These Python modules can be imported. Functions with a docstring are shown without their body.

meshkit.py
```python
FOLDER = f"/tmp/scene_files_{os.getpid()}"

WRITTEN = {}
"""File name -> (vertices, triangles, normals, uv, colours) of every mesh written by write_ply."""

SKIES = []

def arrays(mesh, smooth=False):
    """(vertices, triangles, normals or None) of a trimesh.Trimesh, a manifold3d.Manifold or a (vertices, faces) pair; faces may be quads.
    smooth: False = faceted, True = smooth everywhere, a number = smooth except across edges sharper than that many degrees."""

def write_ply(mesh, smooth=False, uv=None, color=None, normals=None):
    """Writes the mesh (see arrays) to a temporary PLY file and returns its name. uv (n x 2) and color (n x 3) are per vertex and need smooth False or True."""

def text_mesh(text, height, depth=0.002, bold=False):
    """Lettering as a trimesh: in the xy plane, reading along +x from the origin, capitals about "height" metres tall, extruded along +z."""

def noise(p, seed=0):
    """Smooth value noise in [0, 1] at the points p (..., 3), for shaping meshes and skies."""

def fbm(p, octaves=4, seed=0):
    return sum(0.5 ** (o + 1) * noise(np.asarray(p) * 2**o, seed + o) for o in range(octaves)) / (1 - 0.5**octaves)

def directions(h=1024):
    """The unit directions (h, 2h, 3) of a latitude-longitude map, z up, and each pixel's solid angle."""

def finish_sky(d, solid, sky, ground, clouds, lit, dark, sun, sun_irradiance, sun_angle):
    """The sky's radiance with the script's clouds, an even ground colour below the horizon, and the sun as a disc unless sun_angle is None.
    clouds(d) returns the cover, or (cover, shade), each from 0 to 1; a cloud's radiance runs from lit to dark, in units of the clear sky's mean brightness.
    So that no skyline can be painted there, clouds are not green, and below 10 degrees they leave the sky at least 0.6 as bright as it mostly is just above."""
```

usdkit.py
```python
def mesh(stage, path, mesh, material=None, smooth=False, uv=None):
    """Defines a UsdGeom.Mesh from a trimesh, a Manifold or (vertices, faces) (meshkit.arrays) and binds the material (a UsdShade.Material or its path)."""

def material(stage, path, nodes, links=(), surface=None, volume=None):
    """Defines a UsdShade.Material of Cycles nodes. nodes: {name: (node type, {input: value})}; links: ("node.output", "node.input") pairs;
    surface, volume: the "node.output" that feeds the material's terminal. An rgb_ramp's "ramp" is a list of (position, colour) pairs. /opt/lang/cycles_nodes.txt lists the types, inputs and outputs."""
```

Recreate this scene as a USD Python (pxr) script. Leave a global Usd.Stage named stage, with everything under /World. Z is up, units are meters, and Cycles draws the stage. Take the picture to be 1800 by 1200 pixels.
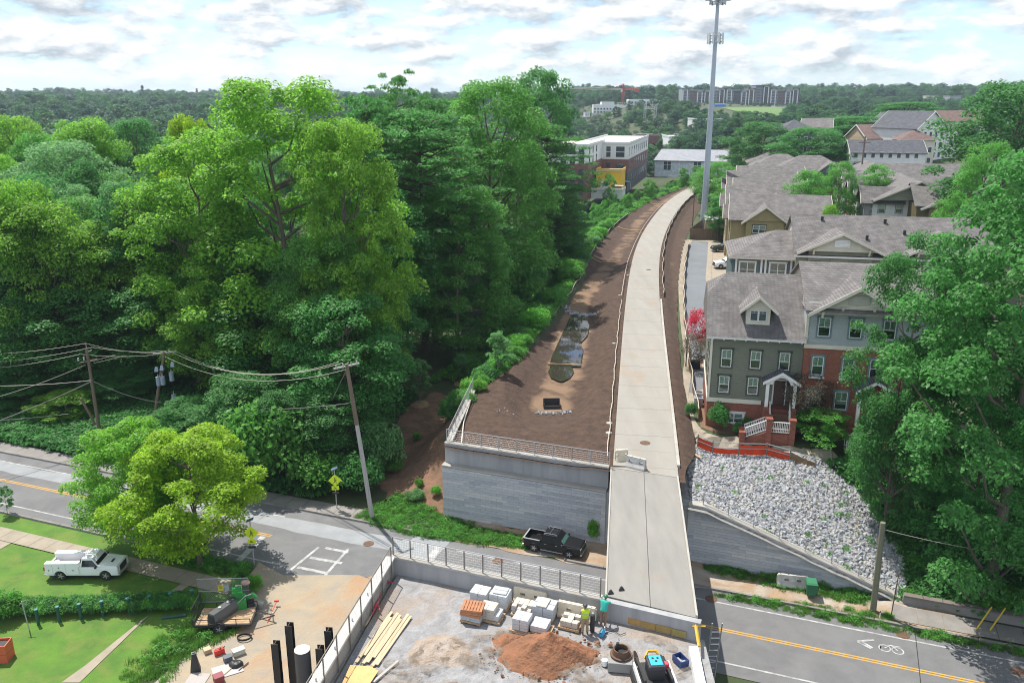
import math, random
import numpy as np, trimesh, shapely
import shapely.geometry as sg
import manifold3d as m3
from pxr import Usd, UsdGeom, UsdLux, UsdShade, Sdf, Gf, Vt
import usdkit, meshkit

stage = Usd.Stage.CreateInMemory()
UsdGeom.SetStageUpAxis(stage, 'Z'); UsdGeom.SetStageMetersPerUnit(stage, 1.0)
world = UsdGeom.Xform.Define(stage, '/World'); stage.SetDefaultPrim(world.GetPrim())
UsdGeom.Scope.Define(stage, '/World/Looks')

# ---------------------------------------------------------------- camera, sky, sun, exposure
FPX, HCAM = 1450.0, 33.0
PITCH = math.atan(425 / FPX); CP, SP = math.cos(PITCH), math.sin(PITCH)
cam = UsdGeom.Camera.Define(stage, '/World/camera')
cam.AddTranslateOp().Set(Gf.Vec3d(0, 0, HCAM)); cam.AddRotateXOp().Set(90 - math.degrees(PITCH))
cam.CreateHorizontalApertureAttr(36.0); cam.CreateVerticalApertureAttr(24.0); cam.CreateFocalLengthAttr(36.0 * FPX / 1800)
cam.CreateExposureAttr(0.65)
SUN_AZ, SUN_EL = math.radians(-42), math.radians(64)      # azimuth from +y towards +x
SKY_STRENGTH, SUN_INT = 0.15, 1.15
sund = np.array([math.sin(SUN_AZ) * math.cos(SUN_EL), math.cos(SUN_AZ) * math.cos(SUN_EL), math.sin(SUN_EL)])
sun = UsdLux.DistantLight.Define(stage, '/World/sun')
sun.CreateNormalizeAttr(True); sun.CreateIntensityAttr(SUN_INT); sun.CreateAngleAttr(0.6); sun.CreateColorAttr(Gf.Vec3f(1.0, 0.95, 0.87))
sun.AddRotateXYZOp().Set(Gf.Vec3f(90 - math.degrees(SUN_EL), 0, 180 - math.degrees(SUN_AZ)))
dome = UsdLux.DomeLight.Define(stage, '/World/sky')
CL = 4.55                                                   # radiance of a lit cloud in the sky's own units
skym = usdkit.material(stage, '/World/Looks/sky', {
    'sky': ('sky_texture', {'sky_type': 'single_scattering', 'sun_disc': False, 'sun_elevation': SUN_EL, 'sun_rotation': SUN_AZ, 'altitude': 300.0}),
    'tc': ('texture_coordinate', {}),
    'mp': ('mapping', {'scale': (13.0, 13.0, 34.0)}),
    'n1': ('noise_texture', {'scale': 1.0, 'detail': 10.0, 'roughness': 0.58, 'distortion': 0.1}),
    'mp2': ('mapping', {'scale': (13.0, 13.0, 34.0), 'location': (-0.12, 0.05, 0.32)}),
    'n2': ('noise_texture', {'scale': 1.0, 'detail': 6.0, 'roughness': 0.55, 'distortion': 0.1}),
    'mp3': ('mapping', {'scale': (2.3, 2.3, 9.0), 'location': (3.1, 1.7, 0.4)}),
    'n3': ('noise_texture', {'scale': 1.0, 'detail': 4.0}),
    'cov': ('math', {'math_type': 'add'}), 'covm': ('math', {'math_type': 'multiply', 'value2': 0.55}),
    'cr': ('rgb_ramp', {'ramp': [(0.0, (0.12,) * 3), (0.665, (0.16,) * 3), (0.735, (0.55,) * 3), (0.80, (0.95,) * 3), (1, (1,) * 3)]}),
    'dif': ('math', {'math_type': 'subtract'}),
    'sr': ('map_range', {'from_min': -0.12, 'from_max': 0.08, 'to_min': 0.0, 'to_max': 1.0, 'clamp': True}),
    'cc': ('mix_color', {'a': (CL * 0.50, CL * 0.555, CL * 0.62), 'b': (CL * 1.05, CL * 1.07, CL * 1.08)}),
    'mx': ('mix_color', {}), 'sb': ('mix_color', {'blend_type': 'multiply', 'fac': 1.0, 'b': (0.70, 0.86, 1.02), 'use_clamp': False}),
    'sx': ('separate_xyz', {}), 'hz': ('map_range', {'from_min': 0.0, 'from_max': 0.035, 'to_min': 0.65, 'to_max': 0.0, 'clamp': True}),
    'mh': ('mix_color', {'b': (CL * 0.74, CL * 0.87, CL * 0.97)}),
    'bg': ('background_shader', {'strength': SKY_STRENGTH})},
    [('tc.generated', 'mp.vector'), ('mp.vector', 'n1.vector'), ('tc.generated', 'mp2.vector'), ('mp2.vector', 'n2.vector'),
     ('tc.generated', 'mp3.vector'), ('mp3.vector', 'n3.vector'), ('n3.fac', 'covm.value1'), ('covm.value', 'cov.value1'),
     ('n1.fac', 'cov.value2'), ('cov.value', 'cr.fac'), ('n1.fac', 'dif.value1'), ('n2.fac', 'dif.value2'), ('dif.value', 'sr.value'),
     ('sr.result', 'cc.fac'), ('cr.color', 'mx.fac'), ('sky.color', 'sb.a'), ('sb.result', 'mx.a'), ('cc.result', 'mx.b'),
     ('tc.generated', 'sx.vector'), ('sx.z', 'hz.value'), ('hz.result', 'mh.fac'), ('mx.result', 'mh.a'), ('mh.result', 'bg.color')], surface='bg.background')
UsdShade.MaterialBindingAPI.Apply(dome.GetPrim()).Bind(skym)
dome.GetPrim().SetCustomDataByKey('kind', 'structure')

# ---------------------------------------------------------------- helpers
def P(u, v, z=0.0):            # survey: the ground point (x, y) at height z that the photograph shows at pixel (u, v)
    xn, yn = (u - 900) / FPX, (v - 600) / FPX
    t = (HCAM - z) / (yn * CP + SP)
    return np.array([t * xn, t * (CP - yn * SP)])
def Q(u, v, y):                # survey: (x, z) at distance y
    xn, yn = (u - 900) / FPX, (v - 600) / FPX
    t = y / (CP - yn * SP)
    return t * xn, HCAM - t * (yn * CP + SP)
def sm(x, a, b):
    t = np.clip((np.asarray(x, float) - a) / (b - a), 0, 1)
    return t * t * (3 - 2 * t)

_used = {}
def numbered(path):
    k = _used.get(path, -1) + 1
    _used[path] = k
    return path if k == 0 else f'{path}_{k:03d}'
def tag(p, label=None, cat=None, group=None, kind=None):
    p = p.GetPrim() if hasattr(p, 'GetPrim') else p
    for k, v in (('label', label), ('category', cat), ('group', group), ('kind', kind)):
        if v: p.SetCustomDataByKey(k, v)
    return p
def thing(name, label=None, cat=None, loc=(0, 0, 0), rot=0.0, group=None, kind=None, scale=None, tilt=None):
    x = UsdGeom.Xform.Define(stage, numbered('/World/' + name))
    x.AddTranslateOp().Set(Gf.Vec3d(*map(float, loc)))
    if rot: x.AddRotateZOp().Set(float(rot))
    if tilt: x.AddRotateXYZOp().Set(Gf.Vec3f(*tilt))
    if scale is not None: x.AddScaleOp().Set(Gf.Vec3f(*(scale if np.ndim(scale) else (scale,) * 3)))
    return tag(x, label, cat, group, kind)
def part(parent, name, mesh, m, label=None, smooth=False):
    if isinstance(mesh, MB): mesh = mesh.mesh()
    base = str(parent.GetPath()) if parent is not None else '/World'
    o = usdkit.mesh(stage, numbered(base + '/' + name), mesh, m, smooth=smooth)
    if label: o.GetPrim().SetCustomDataByKey('label', label)
    return o.GetPrim()
def solo(name, mesh, m, label, cat, group=None, kind=None, smooth=False):
    return tag(part(None, name, mesh, m, smooth=smooth), label, cat, group, kind)
def structure(name, mesh, m, parent=None, smooth=False):
    o = part(parent, name, mesh, m, smooth=smooth)
    if parent is None: tag(o, kind='structure')
    return o
def klass(name):
    return stage.CreateClassPrim('/World/' + name)
def copy(proto, name, label, cat, loc, rot=0, group=None, scale=None, tilt=None):
    t = thing(name, label, cat, loc, rot, group, None, scale, tilt)
    t.GetReferences().AddInternalReference(proto.GetPath()); t.SetInstanceable(True)
    return t
def scatter(name, proto_paths, pos, rotz, scale, idx, label, cat, rots=None):
    pi = UsdGeom.PointInstancer.Define(stage, numbered('/World/' + name))
    ts_ = []
    for p in proto_paths:
        x = UsdGeom.Xform.Define(stage, numbered(str(pi.GetPath()) + '/' + p.split('/')[-1])); x.GetPrim().GetReferences().AddInternalReference(Sdf.Path(p)); ts_.append(x.GetPath())
    pi.CreatePrototypesRel().SetTargets(ts_)
    n = len(pos)
    pi.CreatePositionsAttr(Vt.Vec3fArray.FromNumpy(np.asarray(pos, np.float32)))
    q = np.zeros((n, 4)); q[:, 0] = np.sin(np.asarray(rotz) / 2); 
    quats = [Gf.Quath(float(math.cos(a / 2)), 0, 0, float(math.sin(a / 2))) for a in rotz] if rots is None else [Gf.Quath(*map(float, r)) for r in rots]
    pi.CreateOrientationsAttr(Vt.QuathArray(quats))
    s = np.asarray(scale, np.float32); s = np.repeat(s[:, None], 3, 1) if s.ndim == 1 else s
    pi.CreateScalesAttr(Vt.Vec3fArray.FromNumpy(s)); pi.CreateProtoIndicesAttr(Vt.IntArray([int(i) for i in idx]))
    return tag(pi, label, cat, kind='stuff')

class MB:                       # collects shapes into one mesh
    def __init__(s): s.v, s.f, s.n = [], [], 0
    def add(s, v, f):
        v = np.asarray(v, float); f = np.asarray(f, int)
        if f.ndim == 2 and f.shape[1] == 4: f = np.vstack([f[:, [0, 1, 2]], f[:, [0, 2, 3]]])
        s.v.append(v); s.f.append(f + s.n); s.n += len(v); return s
    def tm(s, m, T=None):
        if hasattr(m, 'to_mesh'): v, f, _ = meshkit.arrays(m)
        else: v, f = np.array(m.vertices), np.array(m.faces)
        if T is not None: v = v @ np.asarray(T)[:3, :3].T + np.asarray(T)[:3, 3]
        return s.add(v, f)
    def box(s, c, d, rz=0.0, rx=0.0, ry=0.0):
        v = np.array([[x, y, z] for x in (-.5, .5) for y in (-.5, .5) for z in (-.5, .5)]) * d
        if rx: v = v @ rotm('x', rx).T
        if ry: v = v @ rotm('y', ry).T
        if rz: v = v @ rotm('z', rz).T
        return s.add(v + c, BOXF)
    def lohi(s, a, b): a, b = np.array(a, float), np.array(b, float); return s.box((a + b) / 2, b - a)
    def tube(s, pts, r, sides=6, cap=True):
        p = np.asarray(pts, float); t = np.gradient(p, axis=0); t /= np.linalg.norm(t, axis=1, keepdims=True) + 1e-12
        a = np.cross(t, np.where(np.abs(t[:, 2:]) < 0.9, [0, 0, 1.0], [1.0, 0, 0])); a /= np.linalg.norm(a, axis=1, keepdims=True) + 1e-12
        b, ang = np.cross(t, a), np.arange(sides) * 2 * np.pi / sides
        v = p[:, None] + np.broadcast_to(r, (len(p),))[:, None, None] * (np.cos(ang)[None, :, None] * a[:, None] + np.sin(ang)[None, :, None] * b[:, None])
        i, j = np.meshgrid(np.arange(len(p) - 1), np.arange(sides), indexing='ij')
        q = np.stack([i * sides + j, i * sides + (j + 1) % sides, (i + 1) * sides + (j + 1) % sides, (i + 1) * sides + j], -1).reshape(-1, 4)
        f = np.vstack([q[:, [0, 1, 2]], q[:, [0, 2, 3]]])
        if cap:
            e = (len(p) - 1) * sides
            f = np.vstack([f, [[0, k + 1, k] for k in range(1, sides - 1)], [[e, e + k, e + k + 1] for k in range(1, sides - 1)]])
        return s.add(v.reshape(-1, 3), f)
    def cyl(s, a, b, r, sides=10, r2=None): return s.tube([a, b], [r, r if r2 is None else r2], sides)
    def prism(s, poly, axis='y', lo=0, hi=1):           # polygon in the other two axes, extruded
        m = trimesh.creation.extrude_polygon(poly if hasattr(poly, 'exterior') else sg.Polygon(poly), hi - lo, engine='earcut')
        v = np.array(m.vertices); v[:, 2] += lo
        if axis == 'y': v = v[:, [0, 2, 1]]; f = np.array(m.faces)[:, ::-1]
        elif axis == 'x': v = v[:, [2, 0, 1]]; f = np.array(m.faces)
        else: f = np.array(m.faces)
        return s.add(v, f)
    def quad(s, a, b, c, d): return s.add([a, b, c, d], [[0, 1, 2], [0, 2, 3]])
    def mesh(s): return trimesh.Trimesh(np.vstack(s.v), np.vstack(s.f), process=False)
BOXF = np.array([[0, 1, 3, 2], [4, 6, 7, 5], [0, 4, 5, 1], [2, 3, 7, 6], [0, 2, 6, 4], [1, 5, 7, 3]])
def rotm(ax, a):
    c, s = math.cos(a), math.sin(a)
    return np.array({'x': [[1, 0, 0], [0, c, -s], [0, s, c]], 'y': [[c, 0, s], [0, 1, 0], [-s, 0, c]], 'z': [[c, -s, 0], [s, c, 0], [0, 0, 1]]}[ax])
def rbox(lo, hi, r=0.05, seg=8):
    lo, hi = np.array(lo, float) + r, np.array(hi, float) - r
    sp = m3.Manifold.sphere(r, seg)
    return m3.Manifold.batch_hull([sp.translate((x, y, z)) for x in (lo[0], hi[0]) for y in (lo[1], hi[1]) for z in (lo[2], hi[2])])
def hullpts(p, r=0.0, seg=8):
    if r <= 0: return m3.Manifold.hull_points(np.asarray(p, float))
    sp = m3.Manifold.sphere(r, seg)
    return m3.Manifold.batch_hull([sp.translate(tuple(map(float, q))) for q in p])
def jitter(mesh, amp, scale, seed=0):
    v = np.array(mesh.vertices); n = np.stack([meshkit.fbm(v * scale + k * 17.3, 3, seed + k) for k in range(3)], 1) - 0.5
    return trimesh.Trimesh(v + n * 2 * amp, mesh.faces, process=False)

# ---------------------------------------------------------------- materials
def mat(name, col, rough=0.7, var=0.25, scale=2.0, detail=5.0, bump=0.0, bscale=None, metallic=0.0, col2=None, spec=0.5, coat=0.0, stain=None, stain_scale=0.3, stain_at=(0.5, 0.65), dist=0.0, obj=False, stretch=(1, 1, 1)):
    c = np.array(col, float); c2 = np.array(col2, float) if col2 is not None else c * (1 - var)
    nd = {'g': ('texture_coordinate', {}) if obj else ('geometry', {}), 'mp': ('mapping', {'scale': stretch}),
          'n': ('noise_texture', {'scale': scale, 'detail': detail, 'roughness': 0.6, 'distortion': dist}),
          'r': ('map_range', {'from_min': 0.3, 'from_max': 0.7, 'to_min': 0.0, 'to_max': 1.0, 'clamp': True}),
          'm': ('mix_color', {'a': c, 'b': c2}),
          'p': ('principled_bsdf', {'roughness': rough, 'metallic': metallic, 'specular_ior_level': spec, 'coat_weight': coat})}
    ln = [('g.object' if obj else 'g.position', 'mp.vector'), ('mp.vector', 'n.vector'), ('n.fac', 'r.value'), ('r.result', 'm.fac')]
    out = 'm.result'
    if stain is not None:
        nd['n2'] = ('noise_texture', {'scale': stain_scale, 'detail': 6.0, 'roughness': 0.65, 'distortion': 0.4})
        nd['r2'] = ('map_range', {'from_min': stain_at[0], 'from_max': stain_at[1], 'to_min': 0.0, 'to_max': 0.85, 'clamp': True})
        nd['m2'] = ('mix_color', {'b': stain})
        ln += [('g.object' if obj else 'g.position', 'n2.vector'), ('n2.fac', 'r2.value'), ('r2.result', 'm2.fac'), (out, 'm2.a')]; out = 'm2.result'
    ln.append((out, 'p.base_color'))
    if bump:
        nd['nb'] = ('noise_texture', {'scale': bscale or scale * 6, 'detail': 4.0}); nd['b'] = ('bump', {'strength': bump, 'distance': 0.1})
        ln += [('g.object' if obj else 'g.position', 'nb.vector'), ('nb.fac', 'b.height'), ('b.normal', 'p.normal')]
    return usdkit.material(stage, '/World/Looks/' + name, nd, ln, surface='p.BSDF')
def plain(name, col, rough=0.5, metallic=0.0, coat=0.0, spec=0.5):
    return mat(name, col, rough, var=0.12, scale=3.0, metallic=metallic, coat=coat, spec=spec, obj=True)
def leafmat(name, a, b, tr=0.48, rough=0.5, var=0.5):
    a, b = np.array(a), np.array(b)
    return usdkit.material(stage, '/World/Looks/' + name, {
        'o': ('object_info', {}), 'g': ('geometry', {}), 'm': ('mix_color', {'a': a, 'b': b}),
        'ns': ('noise_texture', {'scale': 1.7, 'detail': 4.0, 'roughness': 0.7}), 'rr': ('map_range', {'from_min': 0.3, 'from_max': 0.7, 'to_min': 1 - var, 'to_max': 1 + var}),
        'h': ('hsv', {'hue': 0.5, 'saturation': 1.0, 'fac': 1.0}),
        'hh': ('map_range', {'from_min': 0.0, 'from_max': 1.0, 'to_min': 0.50, 'to_max': 0.525}),
        'p': ('principled_bsdf', {'roughness': rough, 'specular_ior_level': 0.35}),
        'h2': ('hsv', {'hue': 0.505, 'saturation': 1.0, 'value': 1.8, 'fac': 1.0}),
        't': ('translucent_bsdf', {}), 'x': ('mix_closure', {'fac': tr})},
        [('o.random', 'm.fac'), ('m.result', 'h.color'), ('g.position', 'ns.vector'), ('ns.fac', 'rr.value'), ('rr.result', 'h.value'), ('o.random', 'hh.value'), ('hh.result', 'h.hue'),
         ('h.color', 'p.base_color'), ('h.color', 'h2.color'), ('h2.color', 't.color'), ('p.BSDF', 'x.closure1'), ('t.BSDF', 'x.closure2')], surface='x.closure')
# ---------------------------------------------------------------- lie of the land
from scipy.interpolate import CubicSpline, PchipInterpolator
DIR = np.array([0.9387, -0.3447]); NRM = np.array([0.3447, 0.9387]); RO = np.array([0.0, 51.1]); ROADROT = math.degrees(math.atan2(DIR[1], DIR[0]))
def SN(x, y): return (np.asarray(x) - RO[0]) * DIR[0] + (np.asarray(y) - RO[1]) * DIR[1], (np.asarray(x) - RO[0]) * NRM[0] + (np.asarray(y) - RO[1]) * NRM[1]
def XY(s, n): return RO + np.multiply.outer(s, DIR) + np.multiply.outer(n, NRM) if np.ndim(s) else RO + s * DIR + n * NRM
_ty = [40, 56, 72, 90.8, 121, 156.5, 196.5, 238.6, 271, 310]; _tx = [7.5, 9.9, 12.25, 15.0, 19.7, 26.3, 36.1, 49.0, 62.3, 82]
trailx = CubicSpline(_ty, _tx)
xml = PchipInterpolator([50, 55.4, 62, 70, 83.5, 102.5, 117, 158.8, 189.8, 232, 266, 320], [-5.6, -5.4, -4.6, -3.8, 0.3, 4.8, 8.3, 16.6, 24.9, 39.7, 55.0, 84])
xmr = PchipInterpolator([50, 55.4, 63.5, 74.6, 92, 122.9, 158.8, 189.8, 232, 266, 320], [12.4, 12.6, 14.9, 16.6, 19.4, 25.3, 33.3, 41.4, 54, 67, 95])
def land(x, y):
    x, y = np.broadcast_arrays(np.asarray(x, float), np.asarray(y, float))
    s, n = SN(x, y)
    yc = np.clip(y, 50, 320)
    base = 0.25 * sm(n, 5, 9) + 1.8 * sm(n, 9, 45) * sm(-x, -10, 30)
    base = base + 0.25 * (meshkit.noise(np.stack([x * 0.25, y * 0.25, x * 0], -1)) - 0.5) * sm(n, 6, 12)
    wl = sm(x, xml(yc) - 7, xml(yc) - 0.3); ramp = sm(n, 6.0, 17.5) * (x > -1.5) + (1 - (x > -1.5)) * sm(n, 6.2, 21)
    pad = 5.5 - 0.2 * sm(y, 72, 105)
    zp = np.where(x < xmr(yc) - 1.5, 6.15, 6.15 + (pad - 6.15) * sm(x, xmr(yc) - 1.5, xmr(yc) + 1.0))
    ramp = np.where(x > 26, sm(n, 7.5, 24), ramp)
    z = base + (zp - base) * wl * ramp
    z = z + 11 * sm(x, 70, 130) * sm(y, 150, 240)
    hill = 13 * sm(y, 430, 980) + 10 * sm(y, 1000, 1900) + 12 * sm(y, 380, 1300) * (meshkit.fbm(np.stack([x / 190, y / 190, x * 0], -1), 3, 5) - 0.5) * 2
    hill = hill + 6 * sm(-x, 100, 500) * sm(y, 300, 900)
    z = z + np.maximum(hill, -2)
    inside = sm(x, xml(yc) + 0.1, xml(yc) + 1.6) * sm(-x, -xmr(yc) + 0.1, -xmr(yc) + 1.2) * sm(n, 8, 9) * (y < 290)
    z = z - 2.2 * inside * np.clip(z / 4, 0, 1)
    rr = sm(x, 12.5, 13.5) * (1 - sm(x, 27, 28.5)) * sm(n, 7.4, 8) * (1 - sm(n, 17.5, 19))
    return z - 1.8 * rr * np.clip(z, 0, 1)
def axis(lo, hi, step, far, k):
    core = np.arange(lo, hi + 1e-6, step); g = step * 1.22 ** np.arange(1, k + 1)
    g = np.cumsum(g * (far / g.sum())); return np.concatenate([lo - g[::-1], core, hi + g])
GX, GY = axis(-110, 140, 1.0, 3800, 34), axis(8, 300, 1.0, 4500, 36)
GY = GY[GY > -900]
gxx, gyy = np.meshgrid(GX, GY, indexing='ij'); GZ = land(gxx, gyy)
def gz(x, y):
    x, y = np.asarray(x, float), np.asarray(y, float)
    i = np.clip(np.searchsorted(GX, x) - 1, 0, len(GX) - 2); j = np.clip(np.searchsorted(GY, y) - 1, 0, len(GY) - 2)
    u = (x - GX[i]) / (GX[i + 1] - GX[i]); v = (y - GY[j]) / (GY[j + 1] - GY[j])
    a, b, c, d = GZ[i, j], GZ[i + 1, j], GZ[i + 1, j + 1], GZ[i, j + 1]
    return np.where(u >= v, a + u * (b - a) + v * (c - b), a + v * (d - a) + u * (c - d))
def G(x, y): return float(gz(x, y))
def GP(u, v, hf=None):          # survey: where the line of sight at (u, v) meets the ground
    hf = hf or gz; zs = np.linspace(12, -1, 261); pts = np.array([P(u, v, z) for z in zs]); k = int(np.argmax(hf(pts[:, 0], pts[:, 1]) >= zs)); return pts[k]
def gridmesh(X, Y, Z):
    n, m = X.shape; i, j = np.meshgrid(np.arange(n - 1), np.arange(m - 1), indexing='ij'); k = (i * m + j).ravel()
    f = np.vstack([np.stack([k, k + m, k + m + 1], 1), np.stack([k, k + m + 1, k + 1], 1)])
    return trimesh.Trimesh(np.stack([X.ravel(), Y.ravel(), Z.ravel()], 1), f, process=False)
def drape(poly, dz=0.03, hf=None, step=1.0):
    """A sheet over the polygon that follows the ground's own triangles."""
    hf = hf or gz; x0, y0, x1, y1 = poly.bounds; xs = np.arange(math.floor(x0), math.ceil(x1) + step, step); ys = np.arange(math.floor(y0), math.ceil(y1) + step, step)
    cells = [(x, y) for x in xs[:-1] for y in ys[:-1]]
    tri = []
    for x, y in cells:
        for t in (((x, y), (x + step, y), (x + step, y + step)), ((x, y), (x + step, y + step), (x, y + step))): tri.append(t)
    T = shapely.polygons(np.array(tri)); shapely.prepare(poly)
    full = shapely.contains(poly, T); hit = shapely.intersects(poly, T) & ~full
    v, f = [], []
    for t in np.array(tri)[full]: f.append([len(v), len(v) + 1, len(v) + 2]); v.extend(t.tolist())
    for g in shapely.intersection(T[hit], poly):
        for q in getattr(g, 'geoms', [g]):
            if q.geom_type == 'Polygon' and q.area > 1e-5:
                c = list(shapely.geometry.polygon.orient(q).exterior.coords)[:-1]; k = len(v); v.extend(c)
                f.extend([[k, k + i, k + i + 1] for i in range(1, len(c) - 1)])
    v = np.array(v); m = trimesh.Trimesh(np.column_stack([v, hf(v[:, 0], v[:, 1]) + dz]), np.array(f), process=False); m.merge_vertices(); return m
def strip(s0, s1, n0, n1): return sg.Polygon([XY(s0, n0), XY(s1, n0), XY(s1, n1), XY(s0, n1)])
def wobble(poly, amp=0.3, step=0.6, seed=0):
    p = poly.segmentize(step); c = np.array(p.exterior.coords)[:-1]
    d = np.stack([meshkit.noise(np.column_stack([c * 0.7, c[:, :1] * 0 + k * 9.1]), seed) for k in (0, 1)], 1) - 0.5
    return sg.Polygon(c + d * 2 * amp).buffer(0)

M = {}
M['earth'] = mat('earth', (0.06, 0.075, 0.03), 0.95, col2=(0.04, 0.06, 0.022), scale=0.35, stain=(0.035, 0.05, 0.015), stain_scale=0.08, stain_at=(0.42, 0.6))
M['grass'] = mat('grass', (0.085, 0.19, 0.012), 0.9, col2=(0.042, 0.11, 0.011), scale=0.5, detail=9, bump=0.5, bscale=11, stain=(0.135, 0.165, 0.03), stain_scale=0.55, stain_at=(0.46, 0.72))
M['asphalt'] = mat('asphalt', (0.155, 0.155, 0.158), 0.88, col2=(0.11, 0.11, 0.113), scale=0.5, detail=9, bump=0.25, bscale=22, stain=(0.16, 0.155, 0.15), stain_scale=0.12, stain_at=(0.5, 0.8), dist=0.6)
M['asphalt_patch'] = mat('asphalt_patch', (0.26, 0.27, 0.28), 0.85, col2=(0.20, 0.21, 0.22), scale=0.8, detail=8, bump=0.2, bscale=20)
M['alley'] = mat('alley_asphalt', (0.15, 0.165, 0.18), 0.85, col2=(0.12, 0.13, 0.145), scale=0.3, detail=8, bump=0.15, bscale=20)
M['white_paint'] = mat('white_road_paint', (0.48, 0.48, 0.47), 0.8, col2=(0.19, 0.19, 0.19), scale=2.2, detail=8)
M['yellow_paint'] = mat('yellow_road_paint', (0.55, 0.30, 0.03), 0.8, col2=(0.36, 0.21, 0.05), scale=1.4, detail=8)
M['walk'] = mat('sidewalk_concrete', (0.31, 0.265, 0.205), 0.9, col2=(0.24, 0.205, 0.155), scale=0.9, detail=7, bump=0.1, bscale=30)
M['walk_dark'] = mat('old_sidewalk_concrete', (0.23, 0.215, 0.20), 0.92, col2=(0.16, 0.15, 0.14), scale=0.7, detail=7, bump=0.15, bscale=25)
M['conc'] = mat('concrete', (0.28, 0.275, 0.26), 0.85, col2=(0.22, 0.217, 0.205), scale=0.35, detail=9, bump=0.08, bscale=30)
M['conc_tan'] = mat('stained_trail_concrete', (0.275, 0.26, 0.232), 0.85, col2=(0.235, 0.22, 0.195), scale=0.5, detail=8, stain=(0.29, 0.19, 0.105), stain_scale=0.22, stain_at=(0.57, 0.8), stretch=(1.6, 0.25, 1))
M['conc_deck'] = mat('deck_concrete', (0.24, 0.23, 0.21), 0.85, col2=(0.19, 0.184, 0.17), scale=0.6, detail=9, stain=(0.25, 0.165, 0.10), stain_scale=0.3, stain_at=(0.62, 0.85), stretch=(2, 0.4, 1))
M['wall_conc'] = mat('cast_wall_concrete', (0.36, 0.36, 0.36), 0.85, col2=(0.24, 0.245, 0.25), scale=0.9, detail=8, stretch=(1.4, 1.4, 0.16), stain=(0.40, 0.28, 0.18), stain_scale=0.25, stain_at=(0.66, 0.85))
M['coping'] = mat('pale_coping_concrete', (0.38, 0.365, 0.34), 0.85, col2=(0.30, 0.28, 0.24), scale=0.8, detail=7)
M['gravel'] = mat('grey_gravel', (0.295, 0.295, 0.30), 0.95, col2=(0.185, 0.182, 0.182), scale=1.1, detail=10, bump=0.8, bscale=7, stain=(0.27, 0.205, 0.15), stain_scale=0.2, stain_at=(0.5, 0.66), dist=1.2)
M['dirt'] = mat('sandy_dirt', (0.33, 0.225, 0.14), 0.95, col2=(0.22, 0.155, 0.10), scale=0.6, detail=9, bump=0.6, bscale=5, stain=(0.36, 0.33, 0.29), stain_scale=0.25, stain_at=(0.45, 0.62), dist=0.8)
M['worksite'] = mat('worksite_dirt', (0.33, 0.265, 0.18), 0.95, col2=(0.24, 0.215, 0.18), scale=0.5, detail=9, bump=0.5, bscale=5, stain=(0.32, 0.19, 0.10), stain_scale=0.16, stain_at=(0.5, 0.66), dist=1.0)
M['clay'] = mat('red_clay', (0.27, 0.115, 0.055), 0.95, col2=(0.15, 0.075, 0.042), scale=1.2, detail=9, bump=0.9, bscale=6)
M['slope_dirt'] = mat('slope_dirt', (0.21, 0.115, 0.07), 0.95, col2=(0.10, 0.06, 0.035), scale=0.9, detail=9, bump=0.9, bscale=4, stain=(0.05, 0.08, 0.02), stain_scale=0.45, stain_at=(0.56, 0.7))
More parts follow.
